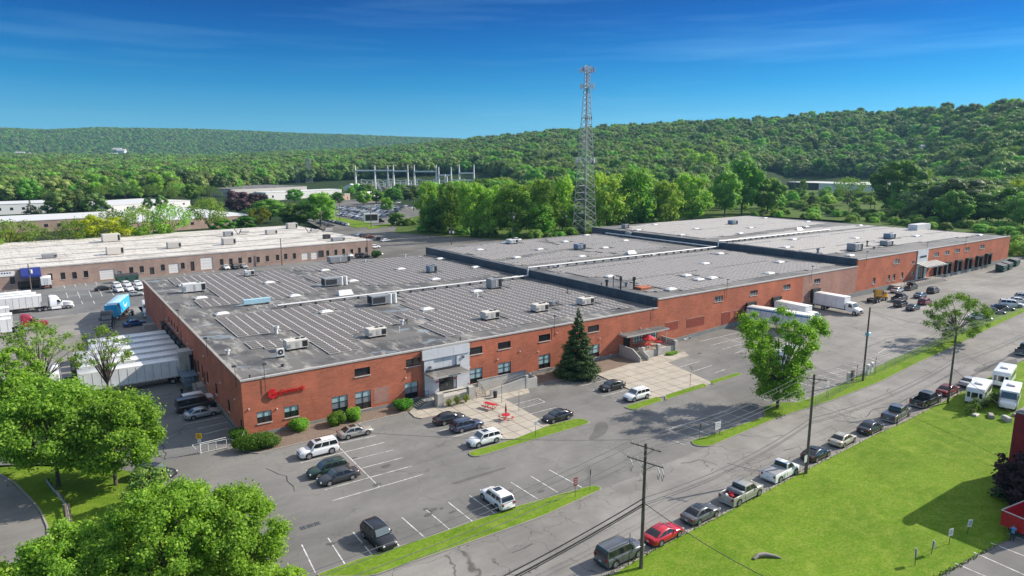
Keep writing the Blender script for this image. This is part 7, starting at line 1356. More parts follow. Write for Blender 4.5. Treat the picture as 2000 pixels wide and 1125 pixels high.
def trailer_parts(L=14.6, mat='trailer', top=None, H=4.05, zf=1.2, ribs=1, reefer=False, swoosh=False):     # x=0 rear, extends to +L
    P = []; W = 1.3; m = MB(); m.box(0, L, -W, W, zf, H-.001, M[mat]); P.append(('box', m, []))
    m = MB(); m.box(-.02, L+.02, -W-.01, W+.01, H, H+.05, M[top or 'trailer2'], .02); P.append(('roof', m, []))
    if ribs:
        n = int(L/1.22)
        for s_ in (-1, 1):
            m = MB()
            for i in range(n): x = L*(i+.5)/n; y0, y1 = sorted((s_*(W+.001), s_*(W+.02))); m.box(x-.025, x+.025, y0, y1, zf+.2, H-.15, M['greymetal'])
            P.append(('side_ribs', m, []))
            m = MB(); y0, y1 = sorted((s_*(W+.001), s_*(W+.04))); m.box(0, L, y0, y1, zf-.02, zf+.22, M['whitemetal'])
            for i in range(int(L/.5)): y2, y3 = sorted((s_*(W+.041), s_*(W+.055))); m.box(i*.5+.1, i*.5+.32, y2, y3, zf+.04, zf+.12, M['barn' if i % 2 else 'coping'])
            P.append(('side_rail', m, []))
    for s_ in (-1, 1): m = MB(); y0, y1 = sorted((s_*.03, s_*(W-.06))); m.box(-.04, -.001, y0, y1, zf+.1, H-.1, M['trailer2']); k = MB(); k.tube((-.07, s_*.35, zf+.15), (-.07, s_*.35, H-.15), .02, M['galv'], n=4); P.append(('rear_door', m, [('lock_rod', k)]))
    m = MB(); m.box(.4, L-1.2, -.45, .45, zf-.3, zf-.01, M['dark']); P.append(('chassis', m, []))
    for s_ in (-1, 1): m = MB(); m.box(L-3.2, L-3.05, s_*.8-.08, s_*.8+.08, .05, zf-.01, M['dark']); P.append(('landing_leg', m, []))
    for x in (1.4, 2.7): wheelset(P, x, W)
    m = MB(); m.box(.02, .12, -1.1, 1.1, .55, .7, M['barn']); m.box(.04, .10, -.9, -.8, .7, zf, M['dark']); m.box(.04, .10, .8, .9, .7, zf, M['dark']); P.append(('under_ride_guard', m, []))
    if reefer: m = MB(); m.box(L+.02, L+.65, -.85, .85, 1.9, H-.1, M['dark'], .1); k = MB(); k.box(L+.1, L+.68, -.6, .6, 2.2, 3.5, M['black']); P.append(('cooling_unit', m, [('grille', k)]))
    if swoosh:
        for s_ in (-1, 1):
            m = MB(); n = 14; c = (L*.34, 3.25); V = []
            for i in range(n+1):
                t = math.radians(200+i*140/n); w_ = .28*math.sin(math.pi*(i+.6)/(n+1.2)); 
                for q in (-1, 1): V.append((c[0]+(1.9+q*w_)*math.cos(t), s_*(W+.012), c[1]+(1.15+q*w_)*math.sin(t)))
            m.mesh(V, [(2*i, 2*i+2, 2*i+3, 2*i+1) for i in range(n)], M['skylight']); m.mesh([(c[0]+1.5, s_*(W+.013), 3.1), (c[0]+2.3, s_*(W+.013), 3.65), (c[0]+2.15, s_*(W+.013), 2.75)], [(0, 1, 2)], M['skylight']); P.append(('curved_arrow', m, []))
            m = MB(); m.poly([(L*.52, s_*(W+.011), zf+.25), (L*.60, s_*(W+.011), zf+.25), (L*.97, s_*(W+.011), H-.1), (L*.80, s_*(W+.011), H-.1)], M['navyblue']); P.append(('side_stripe', m, []))
    return P
M['navyblue'] = simple('mid_blue_paint', (.01, .22, .50), .5)
def cab_parts(mat, sleeper=True, L=6.6, daycab=False, short=False):       # x=0 rear axle group centre, faces +X
    P = []; b = M[mat]; W = 1.22
    x0 = 1.6 if sleeper and not daycab else 2.6; xn = L
    m = MB(); m.side([(xn-2.5, .9), (xn, .75), (xn+.05, 1.45), (xn-.35, 1.72), (xn-2.5, 2.05)], W*.86, b, .12); P.append(('hood', m, []))
    top = 3.75 if sleeper else 2.85
    m = MB(); m.side([(x0, .95), (xn-2.35, .95), (xn-2.3, 2.0), (xn-2.85, 2.85), (xn-3.3 if sleeper else xn-3.0, top-.25), (x0+.6 if sleeper else x0+.1, top), (x0, top-.1)], W, b, .12); P.append(('cab', m, []))
    m = MB(); m.poly([(xn-2.27, -W*.8, 2.08), (xn-2.27, W*.8, 2.08), (xn-2.80, W*.74, 2.84), (xn-2.80, -W*.74, 2.84)], M['windshield']); P.append(('windscreen', m, []))
    for s_ in (-1, 1):
        m = MB(); q = [(xn-2.55, s_*(W+.012), 1.95), (xn-3.4, s_*(W+.012), 1.95), (xn-3.4, s_*(W+.012), 2.65), (xn-2.95, s_*(W+.012), 2.65)]; m.poly(q if s_ > 0 else q[::-1], M['carglass']); P.append(('side_window', m, []))
        m = MB(); y0, y1 = sorted((s_*W*.5, s_*W*.84)); m.box(xn-.2, xn+.04, y0, y1, 1.1, 1.32, M['lamp'], .03); P.append(('headlight', m, []))
        m = MB(); y0, y1 = sorted((s_*(W+.1), s_*(W+.3))); m.box(xn-2.55, xn-2.4, y0, y1, 1.9, 2.5, M['dark']); P.append(('mirror', m, []))
        m = MB(); y0, y1 = sorted((s_*(W-.5), s_*(W-.02))); m.box(x0+.3, xn-2.6, y0, y1, .35, .93, M['galv' if mat != 'cabwhite' else 'cabwhite'], .06); P.append(('fuel_tank', m, []))
        m = MB(); m.tube((x0-.15, s_*.95, .9), (x0-.15, s_*.95, top-.2), .08, M['galv']); P.append(('exhaust_stack', m, []))
    m = MB(); m.box(xn+.03, xn+.09, -.55, .55, .85, 1.4, M['galv']); P.append(('grille', m, [])); m = MB(); m.box(xn-.1, xn+.22, -W*.95, W*.95, .35, .72, M['whitemetal' if mat == 'cabwhite' else ('galv' if mat != 'cabyellow' else 'coping')], .05); P.append(('bumper', m, []))
    m = MB(); m.box(-1.6, xn-.3, -.42, .42, .62, .92, M['dark']); m.box(-.5, .6, -.5, .5, .93, 1.08, M['black']); P.append(('chassis', m, []))
    wheelset(P, xn-1.15, W, dual=False)
    for x in ((-.65, .65) if not short else (0,)): wheelset(P, x, W)
    return P
def boxtruck_parts():         # rear at x=0, faces +X
    P = []; W = 1.27; m = MB(); m.box(0, 7.6, -W, W, 1.05, 3.75, M['trailer']); P.append(('box', m, [])); m = MB(); m.box(-.02, 7.65, -W-.02, W+.02, 3.751, 3.82, M['trailer2'], .02); P.append(('roof', m, []))
    for s_ in (-1, 1):
        k = MB(); y0, y1 = sorted((s_*(W+.001), s_*(W+.02))); k.box(4.6, 4.64, y0, y1, 1.2, 3.0, M['greymetal']); k.box(5.6, 5.64, y0, y1, 1.2, 3.0, M['greymetal']); k.box(4.641, 5.599, y0, y1, 2.96, 3.0, M['greymetal']); P.append(('side_door', k, []))
        k = MB(); k.box(0, 7.6, y0, y1, 1.02, 1.15, M['galv']); P.append(('side_rail', k, []))
    m = MB(); m.box(.2, 10, -.4, .4, .65, 1.0, M['dark']); P.append(('chassis', m, []))
    b = M['cabwhite']; m = MB(); m.side([(7.8, .7), (9.6, .7), (9.7, 1.7), (9.2, 2.65), (7.8, 2.7)], 1.12, b, .1); P.append(('cab', m, [])); m = MB(); m.side([(9.5, .7), (10.9, .6), (10.95, 1.25), (10.6, 1.45), (9.6, 1.72)], 1.02, b, .15); P.append(('hood', m, []))
    m = MB(); m.poly([(9.72, -.9, 1.75), (9.72, .9, 1.75), (9.27, .85, 2.58), (9.27, -.85, 2.58)], M['windshield']); P.append(('windscreen', m, []))
    for s_ in (-1, 1):
        m = MB(); q = [(9.45, s_*1.135, 1.65), (8.5, s_*1.135, 1.65), (8.5, s_*1.135, 2.4), (9.1, s_*1.135, 2.4)]; m.poly(q if s_ > 0 else q[::-1], M['carglass']); P.append(('side_window', m, []))
        m = MB(); y0, y1 = sorted((s_*.65, s_*.98)); m.box(10.7, 10.96, y0, y1, .95, 1.15, M['lamp'], .03); P.append(('headlight', m, [])); m = MB(); y0, y1 = sorted((s_*1.2, s_*1.42)); m.box(9.5, 9.62, y0, y1, 1.7, 2.35, M['coping']); P.append(('mirror', m, []))
    m = MB(); m.box(10.7, 11.08, -1.1, 1.1, .38, .68, M['trim'], .04); P.append(('bumper', m, [])); m = MB(); m.box(10.93, 10.99, -.5, .5, .72, 1.2, M['trim']); P.append(('grille', m, []))
    wheelset(P, 9.95, 1.22, .48, False); wheelset(P, 2.4, 1.25, .48); return P
def vehicle(name, key, parts, loc, hd, label, cat, group=None): return place(name, key, '', '', loc, math.radians(hd) if abs(hd) > 7 or hd == 0 else hd, label, cat, group, parts)
def V2(x, y, dz=.02): return Vector((x, y, gz(x, y)+dz))
# box trucks backed into the section-two docks
t1 = vehicle('box_truck', 'boxtruck', boxtruck_parts(), V2(DK2[0], -.75), -90, 'white box truck in the left dock, its cab beside the leafy tree', 'truck', 'white box trucks at the red brick docks'); t2 = vehicle('box_truck', 'boxtruck', None, V2(DK2[1], -.75), -90, 'white box truck in the right dock, against the faded pink brick', 'truck', 'white box trucks at the red brick docks')
vehicle('semi_trailer', 'tr_blue', trailer_parts(13.5, 'trailer', H=3.95), V2(DK2[2]-1.0, -.7), -78, 'white trailer with a blue top edge behind the leafy tree', 'trailer')
m = MB(); m.box(.05, 13.4, -1.345, -1.32, 3.5, 3.75, M['navyblue']); m.box(.05, 13.4, 1.32, 1.345, 3.5, 3.75, M['navyblue']); o = m.build('blue_stripe', [q for q in bpy.data.objects if q.name == 'semi_trailer'][0])
# white shuttle bus behind the leafy tree
def bus_parts(L=7.0):
    P = []; m = MB(); m.side([(0, .5), (L, .5), (L+.05, 1.6), (L-.2, 2.75), (.15, 2.85), (0, 2.6)], 1.15, M['cabwhite'], .12); P.append(('body', m, []))
    m = MB(); m.side([(L, .5), (L+1.0, .5), (L+1.05, 1.1), (L+.8, 1.3), (L, 1.5)], .95, M['cabwhite'], .1); P.append(('hood', m, []))
    m = MB(); m.poly([(L+.075, -.95, 1.65), (L+.075, .95, 1.65), (L-.12, .9, 2.55), (L-.12, -.9, 2.55)], M['windshield']); P.append(('windscreen', m, []))
    for s_ in (-1, 1):
        for i in range(5): x = .5+i*1.25; m = MB(); q = [(x, s_*1.165, 1.5), (x+.95, s_*1.165, 1.5), (x+.95, s_*1.165, 2.3), (x, s_*1.165, 2.3)]; m.poly(q if s_ < 0 else q[::-1], M['carglass']); P.append(('side_window', m, []))
        m = MB(); m.poly([(-.012, s_*.95, 1.4), (-.012, s_*.55, 1.4), (-.012, s_*.55, 2.2), (-.012, s_*.95, 2.2)][::s_], M['carglass']); P.append(('rear_window', m, []))
    m = MB(); m.poly([(-.012, .4, 1.3), (-.012, -.4, 1.3), (-.012, -.4, 2.2), (-.012, .4, 2.2)], M['carglass']); P.append(('rear_window', m, []))
    m = MB(); m.box(L*.35, L*.55, -.5, .5, 2.86, 3.05, M['whitemetal'], .05); P.append(('roof_unit', m, [])); m = MB(); m.box(-.1, .0, -1.1, 1.1, .45, .65, M['trim']); P.append(('bumper', m, []))
    wheelset(P, 1.5, 1.1, .4); wheelset(P, L-.1, 1.05, .4, False); return P
c = G(1542, 712); vehicle('shuttle_bus', 'bus', bus_parts(), c+Vector((-3, 0, .02)), 15, 'white bus seen through the crown of the leafy tree', 'bus')
c = G(1906, 799); vehicle('shuttle_bus', 'bus', None, c+Vector((.6, .6, .02)), 12, 'white shuttle bus body with ivy on its back end beside the lawn', 'bus'); c = G(1966, 770); vehicle('shuttle_bus', 'bus', None, c+Vector((1.5, 1.5, .02)), 12, 'second white shuttle bus behind the ivy covered one', 'bus')
c = G(1978, 802); vehicle('camper_van', 'camper', bus_parts(6.0), c+Vector((5.6, 2.2, .02)), 195, 'white van with a wide windscreen facing the lawn, roof unit on top', 'van')
# trailers backed to the shaded docks
dk = [h[0]+1.35 for h in docksL]; tk = [('tr_a', 'trailer', 0, 'nearest white trailer at the docks, its whole ribbed side visible'), ('tr_b', 'trailer2', 1, 'second white trailer from the camera at the docks'), ('tr_b', 'trailer2', 1, 'third white trailer from the camera at the docks'), ('tr_c', 'trailer2', 0, 'fourth white trailer from the camera at the docks'), ('tr_d', 'trailer', 0, 'fifth, shorter white trailer at the docks with a chalky roof'), ('tr_d', 'trailer', 0, 'sixth, shorter white trailer at the docks, farthest from the camera')]
for y, (k, mt, rf, lab) in zip(dk, tk): vehicle('semi_trailer', k, trailer_parts(13.2 if k == 'tr_d' else 16.0, mt, reefer=bool(rf)), V2(-.7, y), 180, lab, 'trailer', 'white trailers at the shaded docks')
vehicle('semi_tractor', 'cab_w', cab_parts('cabwhite'), V2(-17.5, dk[1]), 180, 'white tractor unit in front of the docked trailers, hidden by branches', 'truck'); vehicle('semi_tractor', 'cab_w', None, V2(-17.5, dk[2]+.3), 180, 'second white tractor unit in front of the docked trailers', 'truck')
def tp(px, py, z=0): return at_z(px, py, z-1.2)
# blue semi, facing the camera
a = tp(230, 632); p = Vector((-9.2, 78.0, gz(-9, 78)+.02)); a = tp(212, 645)
vehicle('semi_tractor', 'cab_k', cab_parts('cabblack'), (a.x+.7, a.y+6.3, -1.18), -100, 'black tractor unit pulling the sky blue trailer, facing the camera', 'truck'); vehicle('semi_trailer', 'tr_sky', trailer_parts(13.6, 'bluebox', 'bluetop', ribs=0, swoosh=True), (a.x+5.4, a.y+21.3, -1.18), -107, 'sky blue trailer with a white curved arrow on its side', 'trailer')
a = tp(147, 601); vehicle('semi_tractor', 'cab_w', None, (a.x-7.0, a.y+.4, -1.18), 3.0*math.pi/180, 'white sleeper tractor unit facing right, at the head of a white trailer', 'truck')
for i, (dx, dy) in enumerate(((-21.5, .4), (-22.5, 4.2), (-23.5, 8.0))): vehicle('semi_trailer', 'tr_f', trailer_parts(14.6, 'trailer2') if i == 0 else None, (a.x+dx, a.y+dy, -1.18), .05, ['white trailer coupled to the right facing white tractor', 'white trailer parked just behind the coupled one', 'white trailer farthest back in the left yard row'][i], 'trailer', 'white trailers in the left yard')
b = tp(104, 640); vehicle('semi_tractor', 'cab_r', cab_parts('cabred'), (b.x-7.4, b.y+.5, -1.18), .04, 'dark red sleeper tractor unit half hidden behind branches', 'truck'); vehicle('semi_trailer', 'tr_f', None, (b.x-21.8, b.y+.5, -1.18), .04, 'white trailer coupled to the dark red tractor', 'trailer', 'white trailers in the left yard')
vehicle('semi_trailer', 'tr_f', None, (b.x-22.0, b.y-4.5, -1.18), .04, 'white trailer nearest the trees in the left yard', 'trailer', 'white trailers in the left yard'); vehicle('semi_trailer', 'tr_f', None, (b.x-22.5, b.y+9.5, -1.18), .04, 'white trailer behind the dark red tractor', 'trailer', 'white trailers in the left yard')
c = tp(274, 622); vehicle('semi_tractor', 'cab_w', None, (c.x+2.5, c.y+6, -1.18), -96, 'white tractor unit at the shaded wall far corner, facing the camera', 'truck'); c = tp(92, 566); vehicle('box_trailer', 'tr_s', trailer_parts(5.5, 'trailer2', H=3.4, ribs=0), (c.x, c.y+1, -1.18), 90, 'small white box trailer right of the blue awning', 'trailer')
# flatbed chassis
c = tp(247, 622); t = thing('flatbed_chassis', 'dark empty trailer chassis standing in the shaded yard', 'trailer', (c.x, c.y, -1.18), 1.35); m = MB(); m.box(-5, 5, -.9, -.7, 1, 1.25, M['dark']); m.box(-5, 5, .7, .9, 1, 1.25, M['dark']); [m.box(x-.1, x+.1, -.7, .7, 1, 1.2, M['orange']) for x in (-4.8, -2, 1, 4.8)]; m.build('frame', t)
P = []; wheelset(P, 3, 1.2); wheelset(P, 4.2, 1.2)
for n, q, s_, lc in P: o = q.build(n, t, lc); [z[1].build(z[0], o) for z in s_]
# yellow day-cab tractor
c = G(1722, 590); vehicle('semi_tractor', 'cab_y', cab_parts('cabyellow', sleeper=False, L=5.6), (c.x-2.0, c.y+1.0, c.z+.02), 4*math.pi/180, 'bright yellow day cab tractor unit without trailer near the far entrance', 'truck')
# led-screen truck at the storage lot
c = G(728, 437); t = thing('screen_truck', 'dark truck carrying a large white framed black screen at the end of the far lawn', 'truck', c, -.15); m = MB(); m.box(-5, 3.2, -1.2, 1.2, 1, 6.0, M['skylight']); m.build('box', t); m = MB(); m.box(-4.4, 2.6, -1.24, -1.205, 1.9, 5.3, M['black']); m.build('screen', t); m = MB(); m.side([(3.4, .6), (6.6, .6), (6.6, 1.6), (5.3, 1.9), (4.8, 3.0), (3.4, 3.1)], 1.1, M['cabblack'], .1); m.build('cab', t)
# red dump trailer at the right edge with two people
c = G(1998, 1060); t = thing('dump_trailer', 'open topped bright red dump trailer at the right edge beside two people', 'trailer', c+Vector((3.1, .6, 0)), math.radians(-8)); B = 1.15; m = MB()
for y0, y1 in ((-B, -B+.06), (B-.06, B)): m.box(-3.0, 3.0, y0, y1, .85, 2.35, M['dumpred'] if 'dumpred' in M else M['red'])
m.box(-3.0, -2.94, -B+.061, B-.061, .85, 2.35, M['red']); m.box(2.94, 3.0, -B+.061, B-.061, .85, 2.35, M['red']); m.box(-2.93, 2.93, -B+.061, B-.061, .85, .95, M['barn']); m.build('tub', t)
m = MB()
for y in (-B-.05, B-.03): m.box(-3.05, 3.05, y, y+.08, 2.351, 2.43, M['coping'])
m.box(-3.05, -2.93, -B+.04, B-.04, 2.351, 2.42, M['coping']); m.build('top_rail', t); m = MB(); [m.box(x-.05, x+.05, -B-.06, -B-.001, .86, 2.34, M['red']) for x in (-2.4, -1.4, -.4, .6, 1.6, 2.6)]; m.build('side_post', t)
m = MB(); m.box(-2.8, 4.2, -.5, .5, .55, .84, M['dark']); m.build('chassis', t); P = []; wheelset(P, -.6, 1.2, .38, False); wheelset(P, .3, 1.2, .38, False)
for n, q, s_, lc in P: o = q.build(n, t, lc); [z[1].build(z[0], o) for z in s_]
# ------------------------------------------------------------------ people
def person(loc, rz, h, label, J, top, bottom, hair='cap', sc=1.0):
    V_ = {k: Vector(v) for k, v in J.items()}; E = [('pel', 'chest'), ('chest', 'neck'), ('neck', 'head'), ('head', 'crown'), ('pel', 'hipL'), ('pel', 'hipR'), ('hipL', 'kneeL'), ('kneeL', 'ankL'), ('ankL', 'toeL'), ('hipR', 'kneeR'), ('kneeR', 'ankR'), ('ankR', 'toeR'), ('chest', 'shL'), ('chest', 'shR'), ('shL', 'elL'), ('elL', 'wrL'), ('wrL', 'haL'), ('shR', 'elR'), ('elR', 'wrR'), ('wrR', 'haR')]
    R_ = dict(pel=.15, chest=.165, neck=.06, head=.095, crown=.085, hipL=.1, hipR=.1, kneeL=.065, kneeR=.065, ankL=.045, ankR=.045, toeL=.04, toeR=.04, shL=.07, shR=.07, elL=.05, elR=.05, wrL=.034, wrR=.034, haL=.035, haR=.035)
    ks = list(V_); me = bpy.data.meshes.new('body'); me.from_pydata([V_[k] for k in ks], [(ks.index(a), ks.index(b)) for a, b in E], []); o = link('tmp', me)
    md = o.modifiers.new('s', 'SKIN'); md.use_smooth_shade = True
    for k, sv in zip(ks, me.skin_vertices[0].data): sv.radius = (R_[k], R_[k]*.85); sv.use_root = (k == 'pel')
    s2 = o.modifiers.new('d', 'SUBSURF'); s2.levels = s2.render_levels = 1; bpy.context.view_layer.update(); dg = bpy.context.evaluated_depsgraph_get(); em = bpy.data.meshes.new_from_object(o.evaluated_get(dg)); bpy.data.objects.remove(o)
    em.materials.clear(); [em.materials.append(M[x]) for x in ('skin', top, bottom, 'black')]
    for p in em.polygons:
        c = p.center; hand = min((c-V_['haL']).length, (c-V_['haR']).length, (c-V_['wrL']).length, (c-V_['wrR']).length)
        p.material_index = 0 if (c.z > V_['neck'].z+.02 or hand < .11) else (1 if c.z > V_['pel'].z-.04 or min((c-V_['elL']).length, (c-V_['elR']).length) < .18 else (3 if c.z < V_['ankL'].z+.01 else 2)); p.use_smooth = True
    t = thing('person', label, 'person', loc, rz); link('body', em, t); hd = V_['head']
    m = MB(); n = 10; vs = [(0, 0, .13)]+[(.105*s_*math.cos(2*math.pi*k/n)-.01, .1*s_*math.sin(2*math.pi*k/n), z) for s_, z in ((.6, .115), (1, .07), (1.02, .02)) for k in range(n)]; fs = [(0, 1+k, 1+(k+1) % n) for k in range(n)]+[(1+r*n+k, 1+(r+1)*n+k, 1+(r+1)*n+(k+1) % n, 1+r*n+(k+1) % n) for r in (0, 1) for k in range(n)]
    m.mesh([(x+hd.x, y+hd.y, z+hd.z) for x, y, z in vs], fs, M['cap' if hair == 'cap' else 'bark'], True); m.build('hat' if hair == 'cap' else 'hair', t)
    m = MB(); m.box(hd.x+.085, hd.x+.12, hd.y-.018, hd.y+.018, hd.z-.03, hd.z+.02, M['skin'], .01); m.build('nose', t)
    m = MB()
    for s_ in ('L', 'R'):
        ha = V_['ha'+s_]; d = (ha-V_['wr'+s_]).normalized(); sd_ = d.cross(Vector((1, 0, 0))); sd_ = sd_.normalized() if sd_.length > .1 else Vector((0, 1, 0))
        for i in range(4): b_ = ha+sd_*(i-1.5)*.018; m.tube(b_, b_+d*(.07-.01*abs(i-1.3)), .009, M['skin'], r2=.007, n=5)
        m.tube(ha-sd_*.035-d*.02, ha-sd_*.06+d*.03, .010, M['skin'], r2=.008, n=5)
    m.build('fingers', t); return t
base = dict(pel=(0, 0, .95), chest=(.03, 0, 1.28), neck=(.05, 0, 1.48), head=(.08, 0, 1.62), crown=(.08, 0, 1.70), hipL=(0, .09, .9), hipR=(0, -.09, .9), kneeL=(.05, .11, .5), kneeR=(.0, -.11, .5), ankL=(0, .12, .08), ankR=(-.03, -.12, .08), toeL=(.15, .13, .04), toeR=(.12, -.13, .04), shL=(.03, .19, 1.40), shR=(.03, -.19, 1.40), elL=(.0, .26, 1.12), elR=(.02, -.26, 1.12), wrL=(.1, .24, .9), wrR=(.12, -.24, .9), haL=(.14, .23, .82), haR=(.16, -.23, .82))
b1 = dict(base, chest=(.12, 0, 1.25), neck=(.2, 0, 1.42), head=(.27, 0, 1.52), crown=(.31, 0, 1.59), elR=(.3, -.28, 1.2), wrR=(.5, -.2, 1.25), haR=(.57, -.18, 1.27), elL=(.28, .26, 1.15), wrL=(.45, .2, 1.1), haL=(.52, .18, 1.1))
c = G(1976, 1058); person(c+Vector((0, 0, .02)), math.radians(20), 1.7, 'person in a light blue shirt and navy trousers at the red dump trailer, leaning forward', b1, 'shirt_blue', 'navycloth', 'hair'); c = G(1984, 1050); person(c+Vector((.1, .2, .02)), math.radians(-60), 1.7, 'person in a pale cap and dark top standing against the red dump trailer', base, 'blackcloth', 'navycloth')
c = G(356, 776); person(c+Vector((0, 0, .02)), math.radians(40), 1.7, 'person in dark clothes standing behind the vans in the shaded yard', base, 'blackcloth', 'blackcloth', 'hair')
# ------------------------------------------------------------------ foliage
def leaves(cl, n, leaf, mats, core=.0, seed=0, flat=.35, hang=0, shell=.5, fuzz=.12):
    """cl: clusters (x,y,z,rx,ry,rz); leaf-shaped quads spread through every cluster."""
    R = np.random.default_rng(seed); C_ = np.array(cl, float); wt = C_[:, 3]*C_[:, 4]+C_[:, 3]*C_[:, 5]; wt /= wt.sum(); k = R.choice(len(C_), n, p=wt); d = R.normal(size=(n, 3)); d /= np.linalg.norm(d, axis=1)[:, None]
    r = (shell+(1-shell)*R.random(n)**.7)*(1+fuzz*R.normal(size=n)); p = C_[k, :3]+d*C_[k, 3:]*r[:, None]
    nr = d*.75+R.normal(size=(n, 3))*.55+np.array([0, 0, flat]); nr /= np.linalg.norm(nr, axis=1)[:, None]
    t = np.cross(nr, R.normal(size=(n, 3))); t /= np.linalg.norm(t, axis=1)[:, None]+1e-9; 
    if hang: t = t*(1-hang)+np.array([0, 0, -1.])*hang; t /= np.linalg.norm(t, axis=1)[:, None]; 
    b = np.cross(nr, t); s_ = leaf*(.6+.8*R.random(n))[:, None]
    V = np.stack([p-t*s_*.55, p+b*s_*.34, p+t*s_*.55, p-b*s_*.34], 1).reshape(-1, 3); F = np.arange(4*n).reshape(-1, 4)
    vs = V; nf = n; faces = F; mi = R.integers(0, len(mats), n) if len(mats) > 1 else np.zeros(n, int)
    cv, cf = [], []
    if core:
        for c in C_:
            o_ = 4*n+len(cv); ph = R.random(); m_ = 5; nn = 7
            for i in range(1, m_):
                for j in range(nn): a, e = 2*math.pi*(j+ph)/nn, math.pi*i/m_; q = core*(.82+.3*R.random()); cv.append((c[0]+c[3]*q*math.sin(e)*math.cos(a), c[1]+c[4]*q*math.sin(e)*math.sin(a), c[2]+c[5]*q*math.cos(e)))
            cv += [(c[0], c[1], c[2]+c[5]*core), (c[0], c[1], c[2]-c[5]*core)]; T, B_ = o_+(m_-1)*nn, o_+(m_-1)*nn+1
            for i in range(m_-2):
                for j in range(nn): cf.append((o_+i*nn+j, o_+(i+1)*nn+j, o_+(i+1)*nn+(j+1) % nn, o_+i*nn+(j+1) % nn))
            for j in range(nn): cf.append((T, o_+j, o_+(j+1) % nn)); cf.append((B_, o_+(m_-2)*nn+(j+1) % nn, o_+(m_-2)*nn+j))
        vs = np.concatenate([V, np.array(cv)])
    me = bpy.data.meshes.new('crown'); me.vertices.add(len(vs)); me.vertices.foreach_set('co', vs.ravel()); lt = [4]*n+[len(f) for f in cf]; me.loops.add(sum(lt)); me.polygons.add(len(lt))
    li = np.concatenate([faces.ravel(), np.array([i for f in cf for i in f], int)]) if cf else faces.ravel(); me.loops.foreach_set('vertex_index', li.astype(np.int32)); ls = np.concatenate([[0], np.cumsum(lt)[:-1]]); me.polygons.foreach_set('loop_start', ls.astype(np.int32)); me.polygons.foreach_set('loop_total', np.array(lt, np.int32))
    for m in mats: me.materials.append(M[m])
    me.polygons.foreach_set('material_index', np.concatenate([mi, np.zeros(len(cf), int)]).astype(np.int32)); me.update(calc_edges=True); return me
def crown_clusters(seed, n, w_, z0, z1, cr, shape='round', jit=.5):
    R = np.random.default_rng(seed); out = []; a = 0
    for i in range(n):
        f = (i+.5)/n; a += 2.4+R.normal()*.3; e = z0+(z1-z0)*f
        prof = {'round': math.sin(math.pi*(.12+.80*f))**.7, 'vase': (.35+.65*f)*math.sqrt(max(0, 1-max(0, f-.72)**2*8)), 'dome': math.sqrt(max(.02, 1-f**2.2)), 'tall': math.sin(math.pi*(.15+.75*f))**.6}[shape]
        rr = w_/2*prof*(.35+.65*R.random()**.45)*(1-.1*R.random()); q = cr*(.7+.6*R.random()); out.append((rr*math.cos(a), rr*math.sin(a), e, q, q*(.8+.4*R.random()), q*(.62+.25*R.random())))
    return out
def trunk_mesh(cl, h, r, fork, seed, nl=9, twig=True):
    R = random.Random(seed); m = MB(); m.tube((0, 0, -.3 if h > 2 else 0), (0, 0, h*fork), r, M['bark'], r2=r*.62, n=7); base = Vector((0, 0, h*fork)); cs = list(cl); R.shuffle(cs)
    for c in cs[:nl]:
        c = Vector(c[:3]); mid = base.lerp(c, .5)+Vector((R.uniform(-.04, .04)*h, R.uniform(-.04, .04)*h, .05*h)); st = Vector((0, 0, h*fork*R.uniform(.7, 1))); m.tube(st, mid, r*.45, M['bark'], r2=r*.26, n=5); m.tube(mid, c, r*.26, M['bark'], r2=r*.08, n=4)
        if twig:
            for _ in range(3): e = c+Vector((R.uniform(-1, 1), R.uniform(-1, 1), R.uniform(-.3, .8)))*h*.09; m.tube(mid.lerp(c, R.uniform(.3, 1)), e, r*.10, M['bark'], r2=r*.04, n=3)
    return m.me('trunk')
KIND = {}
def kind(name, seed, n, w_, z0, z1, cr, shape, nleaf, leaf, mats, core=.72, trunk_r=.022, fork=.3, flat=.35, nl=7):
    L = []
    for v_ in range(seed[1]):
        cl = crown_clusters(seed[0]+v_, n, w_, z0, z1, cr, shape); L.append((leaves(cl, nleaf, leaf, mats, core, seed[0]+v_, flat), trunk_mesh(cl, 1, trunk_r, fork, v_, nl, False)))
    KIND[name] = L
kind('green', (10, 4), 26, .78, .24, .90, .155, 'round', 2600, .042, ['leafC', 'leafB']); kind('bright', (20, 3), 30, .66, .14, .92, .125, 'tall', 3200, .036, ['leafA', 'leafC', 'leafO'], core=.55); kind('woods', (30, 3), 18, .85, .30, .88, .19, 'round', 1500, .055, ['leafW']); kind('dark', (40, 2), 24, .8, .1, .88, .16, 'round', 2200, .045, ['leafD', 'leafW'])
kind('locust', (50, 3), 24, 1.15, .42, .90, .14, 'dome', 2300, .038, ['leafO', 'leafC'], core=.0, nl=14); kind('sparse', (60, 2), 16, 1.1, .42, .9, .15, 'dome', 480, .036, ['leafO'], core=0, nl=16); kind('yellow', (70, 2), 20, 1.0, .3, .88, .16, 'round', 2000, .038, ['leafY'], core=.5); kind('purple', (80, 2), 22, .95, .12, .88, .18, 'round', 1900, .05, ['leafP']); kind('ball', (90, 2), 20, .92, .1, .86, .18, 'round', 2400, .045, ['leafB']); kind('shrub', (100, 3), 14, 1.5, .18, .72, .34, 'dome', 1500, .085, ['leafC', 'leafO'])
